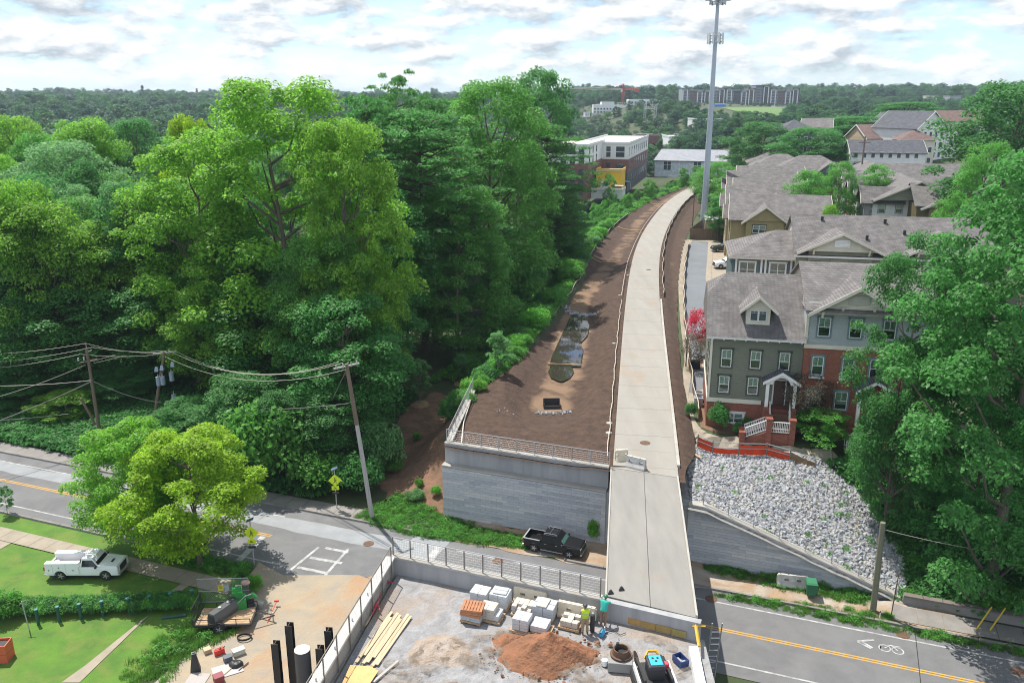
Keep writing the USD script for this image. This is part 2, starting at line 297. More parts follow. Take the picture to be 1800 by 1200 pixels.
# mulch: dark brown soil, with pale silt where the swale's water has stood (follows the swale through a per-vertex measure of depth)
M['mulch'] = usdkit.material(stage, '/World/Looks/mulch', {
    'g': ('geometry', {}), 'n': ('noise_texture', {'scale': 1.3, 'detail': 9.0, 'roughness': 0.65}),
    'a': ('mix_color', {'a': (0.035, 0.0195, 0.0125), 'b': (0.085, 0.048, 0.03)}), 'nr': ('map_range', {'from_min': 0.32, 'from_max': 0.68, 'clamp': True}),
    'at': ('attribute', {'attribute': 'silt'}), 'n2': ('noise_texture', {'scale': 0.28, 'detail': 7.0, 'roughness': 0.6, 'distortion': 0.5}),
    'ad': ('math', {'math_type': 'add'}), 'sr': ('map_range', {'from_min': 0.92, 'from_max': 1.12, 'clamp': True}),
    'b': ('mix_color', {'b': (0.19, 0.12, 0.072)}), 'nb': ('noise_texture', {'scale': 7.0, 'detail': 5.0}), 'bu': ('bump', {'strength': 0.9, 'distance': 0.15}),
    'p': ('principled_bsdf', {'roughness': 0.95})},
    [('g.position', 'n.vector'), ('g.position', 'n2.vector'), ('g.position', 'nb.vector'), ('n.fac', 'nr.value'), ('nr.result', 'a.fac'), ('at.fac', 'ad.value1'), ('n2.fac', 'ad.value2'),
     ('ad.value', 'sr.value'), ('sr.result', 'b.fac'), ('a.result', 'b.a'), ('b.result', 'p.base_color'), ('nb.fac', 'bu.height'), ('bu.normal', 'p.normal')], surface='p.BSDF')
M['water'] = usdkit.material(stage, '/World/Looks/puddle_water', {'p': ('principled_bsdf', {'base_color': (0.03, 0.025, 0.02), 'roughness': 0.03, 'specular_ior_level': 0.8})}, [], surface='p.BSDF')
M['manhole'] = mat('rusty_iron', (0.16, 0.085, 0.05), 0.8, col2=(0.09, 0.06, 0.045), scale=6, metallic=0.3)
M['dark_iron'] = plain('dark_iron', (0.03, 0.03, 0.032), 0.6, 0.3)
M['steel'] = plain('galvanised_steel', (0.42, 0.43, 0.44), 0.45, 0.6)
M['post_steel'] = plain('weathered_steel_post', (0.20, 0.18, 0.16), 0.6, 0.4)
M['white'] = plain('white_paint', (0.78, 0.78, 0.76), 0.5)
M['black'] = plain('black_paint', (0.02, 0.02, 0.022), 0.5)
M['rubber'] = plain('black_rubber', (0.02, 0.02, 0.02), 0.85)
M['lumber'] = mat('pale_lumber', (0.50, 0.40, 0.265), 0.75, col2=(0.38, 0.29, 0.18), scale=1.5, stretch=(4, 0.4, 4))
M['pallet_wood'] = mat('pallet_wood', (0.42, 0.29, 0.17), 0.85, col2=(0.28, 0.19, 0.11), scale=3)
M['red_wood'] = mat('reddish_wood', (0.42, 0.19, 0.09), 0.85, col2=(0.28, 0.12, 0.06), scale=3)
M['ply'] = mat('plywood', (0.60, 0.38, 0.15), 0.75, col2=(0.50, 0.30, 0.12), scale=2.5)
M['timber'] = mat('old_pole_wood', (0.17, 0.125, 0.09), 0.9, col2=(0.10, 0.075, 0.055), scale=1.5, stretch=(6, 6, 0.4))
M['grey_timber'] = mat('grey_pole_wood', (0.40, 0.39, 0.37), 0.9, col2=(0.29, 0.28, 0.265), scale=1.5, stretch=(6, 6, 0.4))

# ---------------------------------------------------------------- ground and roads
structure('ground', gridmesh(gxx, gyy, GZ), M['earth'], smooth=True)
rp = strip(-150, 170, -4.4, 4.35)
road = thing('road', kind='structure')
part(road, 'asphalt', drape(rp, 0.03), M['asphalt'])
def line(name, s0, s1, n, w, m, dz=0.036): part(road, name, drape(strip(s0, s1, n - w / 2, n + w / 2), dz), m)
for s0, s1 in ((-150, -20.2), (2.4, 170)):
    line('yellow_line', s0, s1, 0.11, 0.11, M['yellow_paint']); line('yellow_line', s0, s1, -0.11, 0.11, M['yellow_paint'])
for s0, s1 in ((-150, -21), (-10.2, -6.6), (-5.6, -2.2), (-1, 170)): line('edge_line', s0, s1, 3.0, 0.13, M['white_paint'])
for s0, s1 in ((-150, -26), (-23.5, -16.6), (-3, 170)): line('edge_line', s0, s1, -3.3, 0.13, M['white_paint'])
for k, (a, b) in enumerate((((-150, -22.7), (1.3, 2.9)), ((-22.7, -9.5), (1.2, 3.0)))):        # pale trench patch along the far lane
    part(road, 'pale_patch', drape(wobble(strip(a[0], a[1], b[0], b[1]), 0.14, 0.5, k), 0.0335), M['asphalt_patch'])
part(road, 'pale_patch', drape(wobble(strip(-9.5, -6.6, 0.7, 4.3), 0.2, 0.5, 4), 0.034), M['asphalt_patch'])
_bn = 0
def bar(name, a, b, w, m, dz=0.037):
    a, b = np.array(a), np.array(b); d = (b - a) / np.linalg.norm(b - a); q = np.array([-d[1], d[0]]) * w / 2
    global _bn; _bn += 1; part(road, name, drape(sg.Polygon([a - q, b - q, b + q, a + q]), dz + .0006 * (_bn % 20)), m)
for a, b, w in (((612, 965), (572, 1011), .22), ((560, 962), (503, 1008), .22), ((545, 980), (601, 990), .3), ((523, 997), (577, 1008), .3), ((572, 963), (612, 971), .3),
                ((463, 943), (420, 985), .5), ((771, 960), (757, 981), .55)):
    bar('crosswalk_bar', P(*a), P(*b), w, M['white_paint'])
for s in (6.6, -33.0, 26.0): bar('tar_crack', XY(s, -4.3), XY(s + 0.25, 4.2), 0.045, M['dark_iron'])
# bicycle symbol with a double chevron
def sp(u, v): return P(u, v)
for a, b in (((1507, 1127), (1528, 1125)), ((1507, 1128), (1531, 1140)), ((1515, 1127), (1536, 1125)), ((1515, 1128), (1534, 1139))): bar('chevron', sp(*a), sp(*b), 0.13, M['white_paint'])
def ring(c, r0, r1, n=20, ax=1.0):
    a = np.linspace(0, 2 * np.pi, n, endpoint=False); o = np.stack([np.cos(a) * r1 * ax, np.sin(a) * r1], 1); i = np.stack([np.cos(a) * r0 * ax, np.sin(a) * r0], 1)
    R = np.array([DIR, NRM]).T
    return sg.Polygon((o @ R.T) + c, [(i @ R.T) + c])
for c in ((1555, 1139), (1578, 1144)): part(road, 'bicycle_wheel', drape(ring(sp(*c), 0.29, 0.37), 0.037, step=0.5), M['white_paint'])
for a, b in (((1555, 1139), (1566, 1134)), ((1566, 1134), (1578, 1144)), ((1560, 1134), (1584, 1138)), ((1545, 1134), (1552, 1134))): bar('bicycle_frame', sp(*a), sp(*b), 0.08, M['white_paint'], 0.038)
for n0, n1, s0, s1 in ((4.35, 4.55, -150, -8.0), (4.35, 4.55, 2.5, 170), (-4.6, -4.4, -150, -19.0)):
    for a in np.arange(s0, s1, 3.05):
        if -75 < a < 60: part(road, 'kerb', MB().box((*XY(a + 1.5, (n0 + n1) / 2), 0.07), (3.0, abs(n1 - n0), 0.22), rz=math.radians(ROADROT)), M['walk_dark'])
# pavements, slab by slab
fw = thing('pavement', kind='structure')
for a in np.arange(-64, -8.2, 1.55): part(fw, 'slab', drape(strip(a, a + 1.52, 4.58, 6.1), 0.12), M['walk_dark'])
for a in np.arange(25, 60, 1.55): part(fw, 'slab', drape(strip(a, a + 1.52, 4.9, 6.6), 0.10), M['walk_dark'])
nw = thing('pavement', kind='structure')
for k, a in enumerate(np.arange(-60, -19.4, 1.55)): part(nw, 'slab', drape(strip(a, a + 1.52, -7.9, -6.35), 0.10), M['walk'])
a0 = P(0, 965); a1 = P(30, 940)
lp = P(240, 1085), P(112, 1200)
part(nw, 'lawn_path', drape(sg.Polygon([P(252, 1088), P(262, 1082), P(140, 1200), P(108, 1200), P(150, 1170)]), 0.06), M['walk'])
part(nw, 'lawn_path', drape(sg.Polygon([P(0, 950), P(26, 940), P(32, 948), P(0, 966)]), 0.06), M['walk'])
part(nw, 'lawn_path', drape(sg.Polygon([P(300, 1039), P(338, 1014), P(350, 1018), P(312, 1044)]), 0.06), M['walk'])
structure('lawn', drape(strip(-75, -17.5, -32, -4.6), 0.025), M['grass'])
structure('worksite_ground', drape(wobble(sg.Polygon([P(430, 1030), P(455, 985), P(500, 1010), P(640, 1015), P(685, 985), XY(-4.7, -8.5), np.array([-7.6, 44.0]), np.array([-11.6, 21.0]), XY(-24, -32), P(200, 1260), P(330, 1150), P(430, 1100)]), 0.35, 0.8, 3), 0.045), M['worksite'])
structure('shoulder', drape(wobble(strip(-11, 26, 4.42, 7.25), 0.25, 0.7, 8), 0.06), M['dirt'])
structure('dirt_verge', drape(wobble(strip(14, 30, 4.7, 6.9), 0.3, 0.7, 9), 0.065), M['dirt'])
ds = sg.Polygon([P(668, 900, .3), P(775, 905, .4), P(781, 790, 5.2), P(828, 690, 6.1), P(850, 640, 5.9), P(770, 640, 4), P(700, 690, 3), P(675, 800, 1.5)])
structure('slope', drape(wobble(ds, 0.6, 0.8, 4), 0.05), M['slope_dirt'], smooth=True)
# the mulched bed with the swale, and the trail on it
ts = np.concatenate([np.arange(55.45, 120, 0.5), np.arange(120, 306, 1.0)]); fr = np.linspace(0, 1, 60)
xl, xr = xml(ts), xmr(ts); MX = xl[:, None] + (xr - xl)[:, None] * fr; MY = ts[:, None] - 0.367 * (MX - 9.9) * (1 - sm(ts, 57, 84))[:, None]
tcx = trailx(MY); off = (MX - tcx) * 0.98
swx = PchipInterpolator([50, 62, 70, 86, 108, 117, 151, 200, 280], [1.0, 2.2, 3.2, 6.0, 8.6, 10.3, 19.6, 32, 64])(MY)
sww = PchipInterpolator([50, 66, 72, 86, 100, 112, 150, 280], [.01, .3, 2.2, 2.4, 2.6, 1.6, 1.4, 1.0])(MY)
dsw = np.abs(MX - swx) / (sww + 2.2)
MZ = np.where(off < -2.6, 6.34 - 1.05 * (1 - sm(dsw, 0.45, 1.15)) * sm(MY, 63, 72) * (1 - 0.6 * sm(MY, 110, 200)), 6.34)
MZ = np.where(off > 2.6, 6.34 - 0.75 * sm(off, 2.8, 4.6), MZ)
MZ = np.where(off < -3, MZ - 0.12 * sm(-off, 3, 6), MZ) + 0.14 * (meshkit.fbm(np.stack([MX * .6, MY * .6, MX * 0], -1), 3, 2) - 0.5) * (np.abs(off) > 2.7)
MZ = np.where(MY > 105, MZ + 0.35 * sm(MY, 105, 118) * (1 - sm(MY, 119, 122)) * (1 - sm(dsw, 0.3, 0.8)) * (off < -2.6), MZ)
mul = structure('mulch_bed', gridmesh(MX, MY, MZ), M['mulch'], smooth=True)
silt = (1 - sm(dsw, 0.18, 0.9)) * sm(MY, 68, 73) * (0.66 - 0.16 * sm(MY, 112, 150)) + 0.33 * sm(off, 3.4, 4.2) * sm(MY, 100, 130) + 0.32 * (1 - sm(np.abs(off) - 2.4, 0.0, 0.7)) * (off > -4)
UsdGeom.PrimvarsAPI(mul).CreatePrimvar('silt', Sdf.ValueTypeNames.FloatArray, 'vertex').Set(Vt.FloatArray.FromNumpy(silt.astype(np.float32).ravel()))
from scipy.interpolate import LinearNDInterpolator
_mi = LinearNDInterpolator(np.column_stack([MX.ravel(), MY.ravel()]), MZ.ravel())
def mz(x, y):
    r = _mi(x, y); return np.where(np.isnan(r), gz(x, y), r)
wp = sg.Polygon([P(u, v, 5.5) for u, v in ((968, 640), (1018, 640), (1023, 612), (1018, 600), (1030, 588), (1034, 570), (1028, 556), (1013, 546), (1004, 556), (995, 575), (983, 600), (972, 625))])
wm = drape(wp.buffer(.15), 0.0, hf=lambda x, y: np.full(np.shape(x), 5.345))
structure('puddle', wm, M['water'])
wm = drape(sg.Polygon([P(u, v, 5.4) for u, v in ((974, 643), (1000, 644), (1003, 652), (996, 662), (986, 667), (974, 662), (969, 652))]).buffer(.35), 0.0, hf=lambda x, y: np.full(np.shape(x), 5.325))
structure('puddle', wm, M['water'])
tr = thing('trail', kind='structure')
part(tr, 'joint_slab', MB().prism([(7.42, 57.0), (12.22, 55.27), (12.47, 56.98), (7.62, 57.03)], 'z', 6.18, 6.415), M['conc_tan'])
yy = 57.0
while yy < 300:
    L = 3.05 if yy < 130 else 6.1
    ys = np.array([yy, yy + L / 2, yy + L - 0.025]); xc = trailx(ys); dx = trailx(ys, 1); tn = np.stack([dx, np.ones(3)], 1); tn /= np.linalg.norm(tn, axis=1)[:, None]
    hw = 2.42 - 0.12 * sm(ys, 60, 120); nr = np.stack([tn[:, 1], -tn[:, 0]], 1)
    if yy == 57.0: pass
    for k, (a, b) in enumerate(((-1, 1),)):
        l = np.stack([xc, ys], 1) + nr * hw[:, None] * a; r = np.stack([xc, ys], 1) + nr * hw[:, None] * b
        part(tr, 'slab', MB().prism(np.vstack([l, r[::-1]]), 'z', 6.18, 6.42 + 0.004 * (int(yy) % 2)), M['conc_tan'])
    yy += L
# right edge kerb of the trail
ys = np.arange(57, 112, 2.0)
for a, b in zip(ys[:-1], ys[1:]):
    p0, p1 = np.array([trailx(a) + 2.5, a]), np.array([trailx(b) + 2.5, b]); c = (p0 + p1) / 2; d = p1 - p0
    part(tr, 'edge_coping', MB().box((*c, 6.3), (np.linalg.norm(d) - .03, 0.24, 0.6), rz=math.atan2(d[1], d[0])), M['coping'])
# ---------------------------------------------------------------- retaining walls, deck, platform
def along(p0, p1):
    p0, p1 = np.array(p0, float), np.array(p1, float); d = p1 - p0; L = np.linalg.norm(d); return p0, d / L, L, math.atan2(d[1], d[0])
def wallbox(p0, p1, z0, z1, th, side=0.0, e=(0, 0)):
    p0, d, L, a = along(p0, p1); q = np.array([-d[1], d[0]]); c = p0 + d * (L + e[1] - e[0]) / 2 + q * side
    return MB().box((*c, (z0 + z1) / 2), (L + e[0] + e[1], th, z1 - z0), rz=a)
BLK = [mat(f'wall_block_{n}', c, 0.9, var=0.12, scale=4, detail=5, bump=0.3, bscale=14) for n, c in (('slate', (0.38, 0.395, 0.42)), ('grey', (0.42, 0.43, 0.445)), ('pale', (0.48, 0.48, 0.48)), ('dark', (0.335, 0.35, 0.375)))]
def blocks(parent, p0, p1, top, bw, bh, seed, proud=0.06):
    """courses of wall block, proud of the core; top(s) is the height of the wall at s"""
    p0, d, L, ang = along(p0, p1); rnd = random.Random(seed); z = 0.1; row = 0
    q = np.array([-d[1], d[0]])
    while z < max(top(0), top(L)) - 0.05:
        s = -bw * (0.5 if row % 2 else 0.0); run, v = 0, 1
        while s < L:
            a, b = max(s, 0), min(s + bw, L); zt = min(top((a + b) / 2), z + bh)
            if run <= 0: run = rnd.choice((1, 1, 2, 2, 3, 4)); v = rnd.choices((0, 1, 2, 3), (4, 4, 1.5, 2))[0]
            run -= 1
            if b - a > 0.12 and zt - z > 0.06:
                c = p0 + d * (a + b) / 2 - q * proud / 2
                part(parent, 'block', MB().box((*c, (z + zt) / 2), (b - a - 0.012, proud + rnd.uniform(0, 0.02), zt - z - 0.012), rz=ang), BLK[v])
            s += bw
        z += bh; row += 1
FW0, FW1 = XY(-8.65, 7.3), XY(4.86, 7.3)               # face of the far abutment, left corner to deck
ab = thing('abutment_wall', 'tall grey block retaining wall behind the black pickup, with cast concrete upper panel', 'retaining wall', (0, 0, 0))
part(ab, 'core', wallbox(FW0, XY(11.0, 7.3), -0.3, 4.7, 0.9, 0.47), M['wall_conc'])
blocks(ab, FW0, FW1, lambda s: 4.66, 0.94, 0.23, 3)
part(ab, 'ledge', wallbox(FW0, FW1, 4.70, 4.82, 1.0, 0.42, (0.06, 0)), M['coping'])
part(ab, 'upper_panel', wallbox(FW0, FW1, 4.82, 6.42, 0.35, 0.72), M['wall_conc'])
part(ab, 'coping', wallbox(FW0, FW1, 6.42, 6.54, 0.46, 0.72, (0.03, 0)), M['coping'])
S0, S1 = FW0 + NRM * 0.92 + DIR * 0.2, np.array([-3.7, 74.2])
part(ab, 'side_wall', wallbox(S0, S1, 0.5, 6.38, 0.36), M['wall_conc'])
part(ab, 'coping', wallbox(S0, S1, 6.38, 6.52, 0.5), M['coping'])
part(ab, 'corner_side', wallbox(FW0 + DIR * 0.1, S0 + NRM * 0.3, -0.2, 4.69, 0.2, 0.02), M['wall_conc'])
WW0, WW1 = XY(11.0, 7.3), XY(25.6, 7.3)
wtop = lambda s: float(np.interp(s, [0, 1.2, 14.4], [4.75, 4.7, 0.35]))
ww = thing('wing_wall', 'blue grey block wing wall sloping down from the deck to the roadside pole', 'retaining wall')
p0, d, L, ang = along(WW0, WW1)
def slant(z_off0, z_off1, lo, hi, bottom=None):
    pts = [(0, 4.75), (1.2, 4.7), (L, 0.25)]
    poly = [(a, b + z_off1) for a, b in pts] + ([(a, b + z_off0) for a, b in pts[::-1]] if bottom is None else [(L, bottom), (0, bottom)])
    m = MB().prism(poly, 'y', lo, hi).mesh(); v = m.vertices @ rotm('z', ang).T + [*p0, 0]
    return trimesh.Trimesh(v, m.faces[:, ::-1], process=False)
part(ww, 'core', slant(0, 0.0, 0.0, 0.5, -0.3), M['wall_conc'])
blocks(ww, WW0, WW1, wtop, 0.94, 0.23, 5)
part(ww, 'coping', slant(0.01, 0.15, -0.1, 0.55), M['coping'])
# riprap slope behind the wing wall
def ripz(x, y):
    s, n = SN(x, y); top = np.interp(s, [11.0, 12.2, 25.4, 30], [4.62, 4.57, 0.2, 0.1])
    t = np.clip((n - 7.8) / 10.5, 0, 1)
    padz = 5.2 + 0.9 * (1 - sm(x, 13.5, 16.5))
    padz = np.where(x > 24, 5.2 - 2.2 * sm(x, 24, 29), padz)
    return top + (padz - top) * t + 0.12 * (meshkit.noise(np.stack([x, y, x * 0], -1)) - .5)
RIP = sg.Polygon([XY(11.1, 7.75), XY(25.9, 7.75), P(1585, 985, 1.0), P(1580, 925, 1.6), P(1530, 880, 2.7), P(1440, 822, 4.4), P(1370, 800, 5.0), P(1205, 782, 5.6)])
structure('riprap_bed', drape(RIP.buffer(0.9), 0.0, hf=ripz), mat('stone_dust', (0.33, 0.32, 0.31), 0.95, scale=3, var=0.4, bump=0.8))
# deck over the road
DL0, DL1, DR1, DR0 = np.array([5.2, 40.3]), np.array([7.42, 56.97]), np.array([12.2, 55.25]), np.array([9.95, 38.2])
dk = thing('bridge_deck', 'bare pale concrete trail bridge deck crossing over the road', 'bridge')
def dpoly(u0, u1, v0, v1):
    f = lambda u, v: (DL0 * (1 - u) + DR0 * u) * (1 - v) + (DL1 * (1 - u) + DR1 * u) * v
    return np.array([f(u0, v0), f(u1, v0), f(u1, v1), f(u0, v1)])
part(dk, 'deck_slab', MB().prism(dpoly(0, 0.497, 0, 1), 'z', 5.95, 6.40), M['conc_deck']); part(dk, 'deck_slab', MB().prism(dpoly(0.503, 1, 0, 1), 'z', 5.95, 6.402), M['conc_deck'])
for u in (0.05, 0.36, 0.64, 0.95): part(dk, 'girder', MB().prism(dpoly(u - 0.04, u + 0.04, 0.02, 0.98), 'z', 4.9, 5.948), M['wall_conc'])
part(dk, 'edge_upstand', MB().prism(dpoly(0.975, 0.999, 0, 1), 'z', 6.403, 6.56), M['coping']); part(dk, 'edge_upstand', MB().prism(dpoly(0.001, 0.02, 0, 1), 'z', 6.403, 6.47), M['coping'])
# near platform
NW, NE = XY(-4.6, -8.6), XY(8.5, -8.6)
LW1 = NW + np.array([-0.178, -0.984]) * 30
PZ = 5.3
px = np.linspace(0, 1, 130); py = np.linspace(0, 1, 110)
A, B, Cc, D = NW + [0.3, -0.3], DR0 + [0.35, -0.3], np.array([9.0, 18.0]), LW1 + [0.3, 0]
U, V = np.meshgrid(px, py, indexing='ij'); pl = ((A[:, None, None] * (1 - U) + B[:, None, None] * U) * (1 - V) + (D[:, None, None] * (1 - U) + Cc[:, None, None] * U) * V)
nz = meshkit.fbm(np.stack([pl[0] * .5, pl[1] * .5, U * 0], -1), 4, 3) - 0.5
pilec, pile2 = P(962, 1150, PZ), P(895, 1128, PZ)
d1 = np.hypot((pl[0] - pilec[0]) / 2.6, (pl[1] - pilec[1]) / 1.9); d2 = np.hypot((pl[0] - pile2[0]) / 1.1, (pl[1] - pile2[1]) / 1.0)
heap = 0
plat = structure('gravel_platform', gridmesh(pl[0], pl[1], PZ + 0.12 * nz - 0.05), M['gravel'], smooth=True)
def heapmesh(c, rx, ry, h, seed, n=44):
    r, a = np.meshgrid(np.linspace(0, 1, n), np.linspace(0, 2 * np.pi, 60), indexing='ij')
    k = 1 + 0.75 * (meshkit.fbm(np.stack([np.cos(a) * 1.3, np.sin(a) * 1.3, a * 0 + seed], -1), 3, seed) - 0.5)
    x, y = c[0] + np.cos(a) * r * rx * k, c[1] + np.sin(a) * r * ry * k
    z = h * np.clip(1 - r ** 1.25, 0, 1) * (0.75 + 0.6 * meshkit.fbm(np.stack([x * 1.2, y * 1.2, x * 0], -1), 4, seed)) + 0.34 * (meshkit.fbm(np.stack([x * 3, y * 3, x * 0], -1), 4, seed + 2) - .5) * np.clip(1.15 - r, 0, 1)
    return trimesh.Trimesh(*(lambda m: (m.vertices, m.faces[:, ::-1]))(gridmesh(x, y, PZ - 0.1 + z)), process=False)
solo('dirt_heap', heapmesh(pilec, 2.7, 1.7, 1.15, 3), M['clay'], 'large red clay heap on the gravel platform beside the rusty manhole ring', 'dirt pile', smooth=True)
solo('dirt_heap', heapmesh(pile2 + [0.1, 0], 1.0, 0.9, 0.45, 5), M['clay'], 'small low red dirt heap at the left of the large clay heap', 'dirt pile', smooth=True)
solo('dirt_heap', heapmesh(P(770, 1140, PZ), 1.9, 1.6, 0.32, 9), mat('brown_spoil', (0.26, 0.19, 0.14), .95, col2=(.33, .29, .25), scale=1.5, bump=.8), 'flattened grey brown spoil mound left of the red clay heap', 'dirt pile', smooth=True)
pw = thing('platform_wall', 'low cast concrete wall with pale coping between the gravel platform and the road', 'retaining wall')
part(pw, 'wall_panel', wallbox(NW, NE, -0.2, 6.3, 0.4), M['wall_conc']); part(pw, 'coping', wallbox(NW, NE, 6.3, 6.42, 0.5, 0, (0.03, 0)), M['coping'])
lw = thing('platform_wall', 'white topped concrete side wall running from the crosswalk corner to the frame bottom', 'retaining wall')
part(lw, 'wall_panel', wallbox(NW + NRM * -0.26, LW1, -0.2, 6.28, 0.36), M['coping']); part(lw, 'coping', wallbox(NW + NRM * -0.26, LW1, 6.28, 6.42, 0.55), mat('whitish_coping', (.52, .515, .50), .85, col2=(.42, .41, .39), scale=1.2, detail=7))
for t in np.arange(2.0, 22, 2.4): part(lw, 'lifting_pin', MB().cyl((*(NW + np.array([-0.178, -0.984]) * t), 6.42), (*(NW + np.array([-0.178, -0.984]) * t), 6.6), 0.04, 8), M['steel'])
bw = thing('backwall', 'concrete end wall of the bridge deck with timber planks along its foot', 'wall')
part(bw, 'wall_panel', wallbox(DL0 + [-0.15, -0.05], DR0 + [0.2, -0.05], 4.2, 6.38, 0.4, -0.25), M['wall_conc'])
p0, d, L, ang = along(DL0, DR0)
for k in range(5): part(bw, 'plank', MB().box((*(p0 + d * (1.0 + k * 0.83) + np.array([d[1], -d[0]]) * 0.49), 5.52 + (k % 2) * .02), (0.8, 0.05, 0.4), rz=ang), mat('wet_plank_%s' % 'abcde'[k], (0.42 - .03 * k, 0.24, 0.08), .8, scale=3))
# railings: posts, rails and a wire panel
def railing(name, label, p0, p1, z, h, gap, m=None, zf=None, dark=None, n=None, wires=True):
    p0, d, L, ang = along(p0, p1); zf = zf or (lambda s: z); m = m or M['steel']; t = thing(name, label, 'railing')
    ss = np.linspace(0, L, n or max(2, int(round(L / gap)) + 1)); P3 = lambda s, dz: (*(p0 + d * s), zf(s) + dz)
    for s in ss: part(t, 'post', MB().box((*(p0 + d * s), zf(s) + h / 2), (0.06, 0.06, h), rz=ang), dark or m)
    fine = np.linspace(0, L, 14)
    part(t, 'top_rail', MB().tube([P3(s, h) for s in fine], 0.03, 6), m); part(t, 'bottom_rail', MB().tube([P3(s, 0.1) for s in fine], 0.02, 6), m)
    if wires:
        w = MB()
        for s in np.arange(0.1, L, 0.12): w.box((*(p0 + d * s), zf(s) + h / 2 + .05), (0.006, 0.006, h - 0.12), rz=ang)
        for zz in np.arange(0.22, h - .05, 0.16): w.tube([P3(s, zz) for s in fine], 0.003, 3)
        part(t, 'wire_panel', w, m)
    return t
off_ = NRM * 0.72
railing('railing', 'steel mesh railing along the front edge of the mulch bed above the abutment wall', FW0 + off_ + DIR * .1, FW1 + off_, 6.54, 1.07, 1.5)
railing('railing', 'steel railing climbing the left side wall beside the planted shrubs', S0, S1, 6.52, 1.07, 1.5)
railing('railing', 'wire mesh railing with dark posts on the wall between platform and road', NW + DIR * .05, NE - DIR * .1, 6.42, 1.2, 1.24, dark=M['post_steel'], n=12)
t0 = NW + np.array([-0.178, -0.984]) * 1.0; inn = np.array([0.24, 0.0])
railing('railing', 'dark post railing fixed along the inner face of the white topped side wall', t0 + inn, LW1 + inn, 5.3, 2.2, 1.75, dark=M['post_steel'], m=M['post_steel'])
railing('railing', 'thin wire railing stepping down the coping of the sloping wing wall', WW0 + NRM * .2 + DIR * 1.0, WW1 + NRM * .2 - DIR * 1.0, 0, 0.95, 1.7, zf=lambda s: wtop(s + 1) + 0.12, wires=False)
# ---------------------------------------------------------------- trees and plants
def leaves(c, dirs, L, W, rng, up=0.75, out=0.7, rnd=0.55, droop=0.0):
    n = len(c)
    nm = dirs * out + [0, 0, up] + rng.normal(size=(n, 3)) * rnd; nm /= np.linalg.norm(nm, axis=1)[:, None]
    a = np.cross(nm, rng.normal(size=(n, 3))); a /= np.linalg.norm(a, axis=1)[:, None] + 1e-9; a[:, 2] -= droop; b = np.cross(nm, a)
    l = L * rng.uniform(.6, 1.35, n)[:, None]; w = W * rng.uniform(.6, 1.35, n)[:, None]
    v = np.stack([c - a * l / 2, c + b * w / 2 + nm * l * .06, c + a * l / 2, c - b * w / 2 + nm * l * .06], 1).reshape(-1, 3)
    k = np.arange(n)[:, None] * 4
    return v, np.vstack([k + [0, 1, 2], k + [0, 2, 3]])
def unit(rng, n): d = rng.normal(size=(n, 3)); return d / np.linalg.norm(d, axis=1)[:, None]
def broadleaf(seed, h, r, base, nclump, nleaf, L, prof='round', crad=0.3, trunk_r=None, lobes=0.35, flat=0.75, wratio=0.62):
    """(leaf mesh, wood mesh) of a tree: leaf clumps set on limbs through an uneven crown"""
    rng = np.random.default_rng(seed); lob = rng.uniform(0, 100, 3)
    t = rng.uniform(0, 1, nclump * 4) ** 0.9; ang = rng.uniform(0, 2 * np.pi, nclump * 4)
    if prof == 'round': R = np.sin(np.pi * np.clip(0.1 + 0.86 * t, 0, 1)) ** 0.65
    elif prof == 'tall': R = np.interp(t, [0, .15, .45, .8, 1], [.6, .92, 1, .85, .4])
    elif prof == 'vase': R = np.interp(t, [0, .3, .7, 1], [.4, .85, 1, .45])
    else: R = np.interp(t, [0, .4, 1], [1, .8, .1])
    k = 1 + lobes * 2 * (meshkit.fbm(np.stack([np.cos(ang) * 1.6 + lob[0], np.sin(ang) * 1.6 + lob[1], t * 3 + lob[2]], -1), 3, seed) - 0.5)
    q = rng.uniform(0.3, 1, nclump * 4) ** 0.55
    c = np.stack([np.cos(ang) * R * r * k * q, np.sin(ang) * R * r * k * q, h * (base + (1 - base) * t)], 1)
    keep = []                                               # spread the clumps out
    rc = r * crad
    for i in range(len(c)):
        if len(keep) >= nclump: break
        if all(np.sum(((c[i] - c[j]) * [1, 1, 1.2]) ** 2) > (rc * 0.62) ** 2 for j in keep): keep.append(i)
    c = c[keep]; n = len(c); rr = rc * rng.uniform(.55, 1.25, n)
    idx = rng.choice(n, nleaf, p=rr ** 2 / np.sum(rr ** 2)); d = unit(rng, nleaf); d[:, 2] = np.where(d[:, 2] < -0.35, -d[:, 2], d[:, 2])
    pos = c[idx] + d * (rr[idx] * (0.35 + 0.75 * rng.uniform(0, 1, nleaf) ** 0.55))[:, None] * [1, 1, flat]
    lv = leaves(pos, d, L, L * wratio, rng)
    tr = trunk_r or h * 0.014; w = MB(); sp = np.array([[rng.normal() * .02 * h * a, rng.normal() * .02 * h * a, h * a] for a in (0, .15, .35, .55, .8)])
    sp[0, :2] = 0; sp[0, 2] = -0.3; w.tube(sp, [tr * 1.35, tr, tr * .8, tr * .55, tr * .2], 7)
    for j in rng.choice(n, min(n, 26), replace=False):
        z0 = max(h * base * 0.75, c[j, 2] - 0.55 * np.hypot(c[j, 0], c[j, 1]) - .08 * h); z0 = min(z0, h * .78)
        b0 = np.array([np.interp(z0, sp[:, 2], sp[:, 0]), np.interp(z0, sp[:, 2], sp[:, 1]), z0]); mid = (b0 + c[j]) / 2 + [0, 0, -0.06 * h * rng.uniform(0, 1)]
        w.tube([b0, mid, c[j]], [tr * .4, tr * .26, tr * .08], 5)
    return trimesh.Trimesh(*lv, process=False), w.mesh()
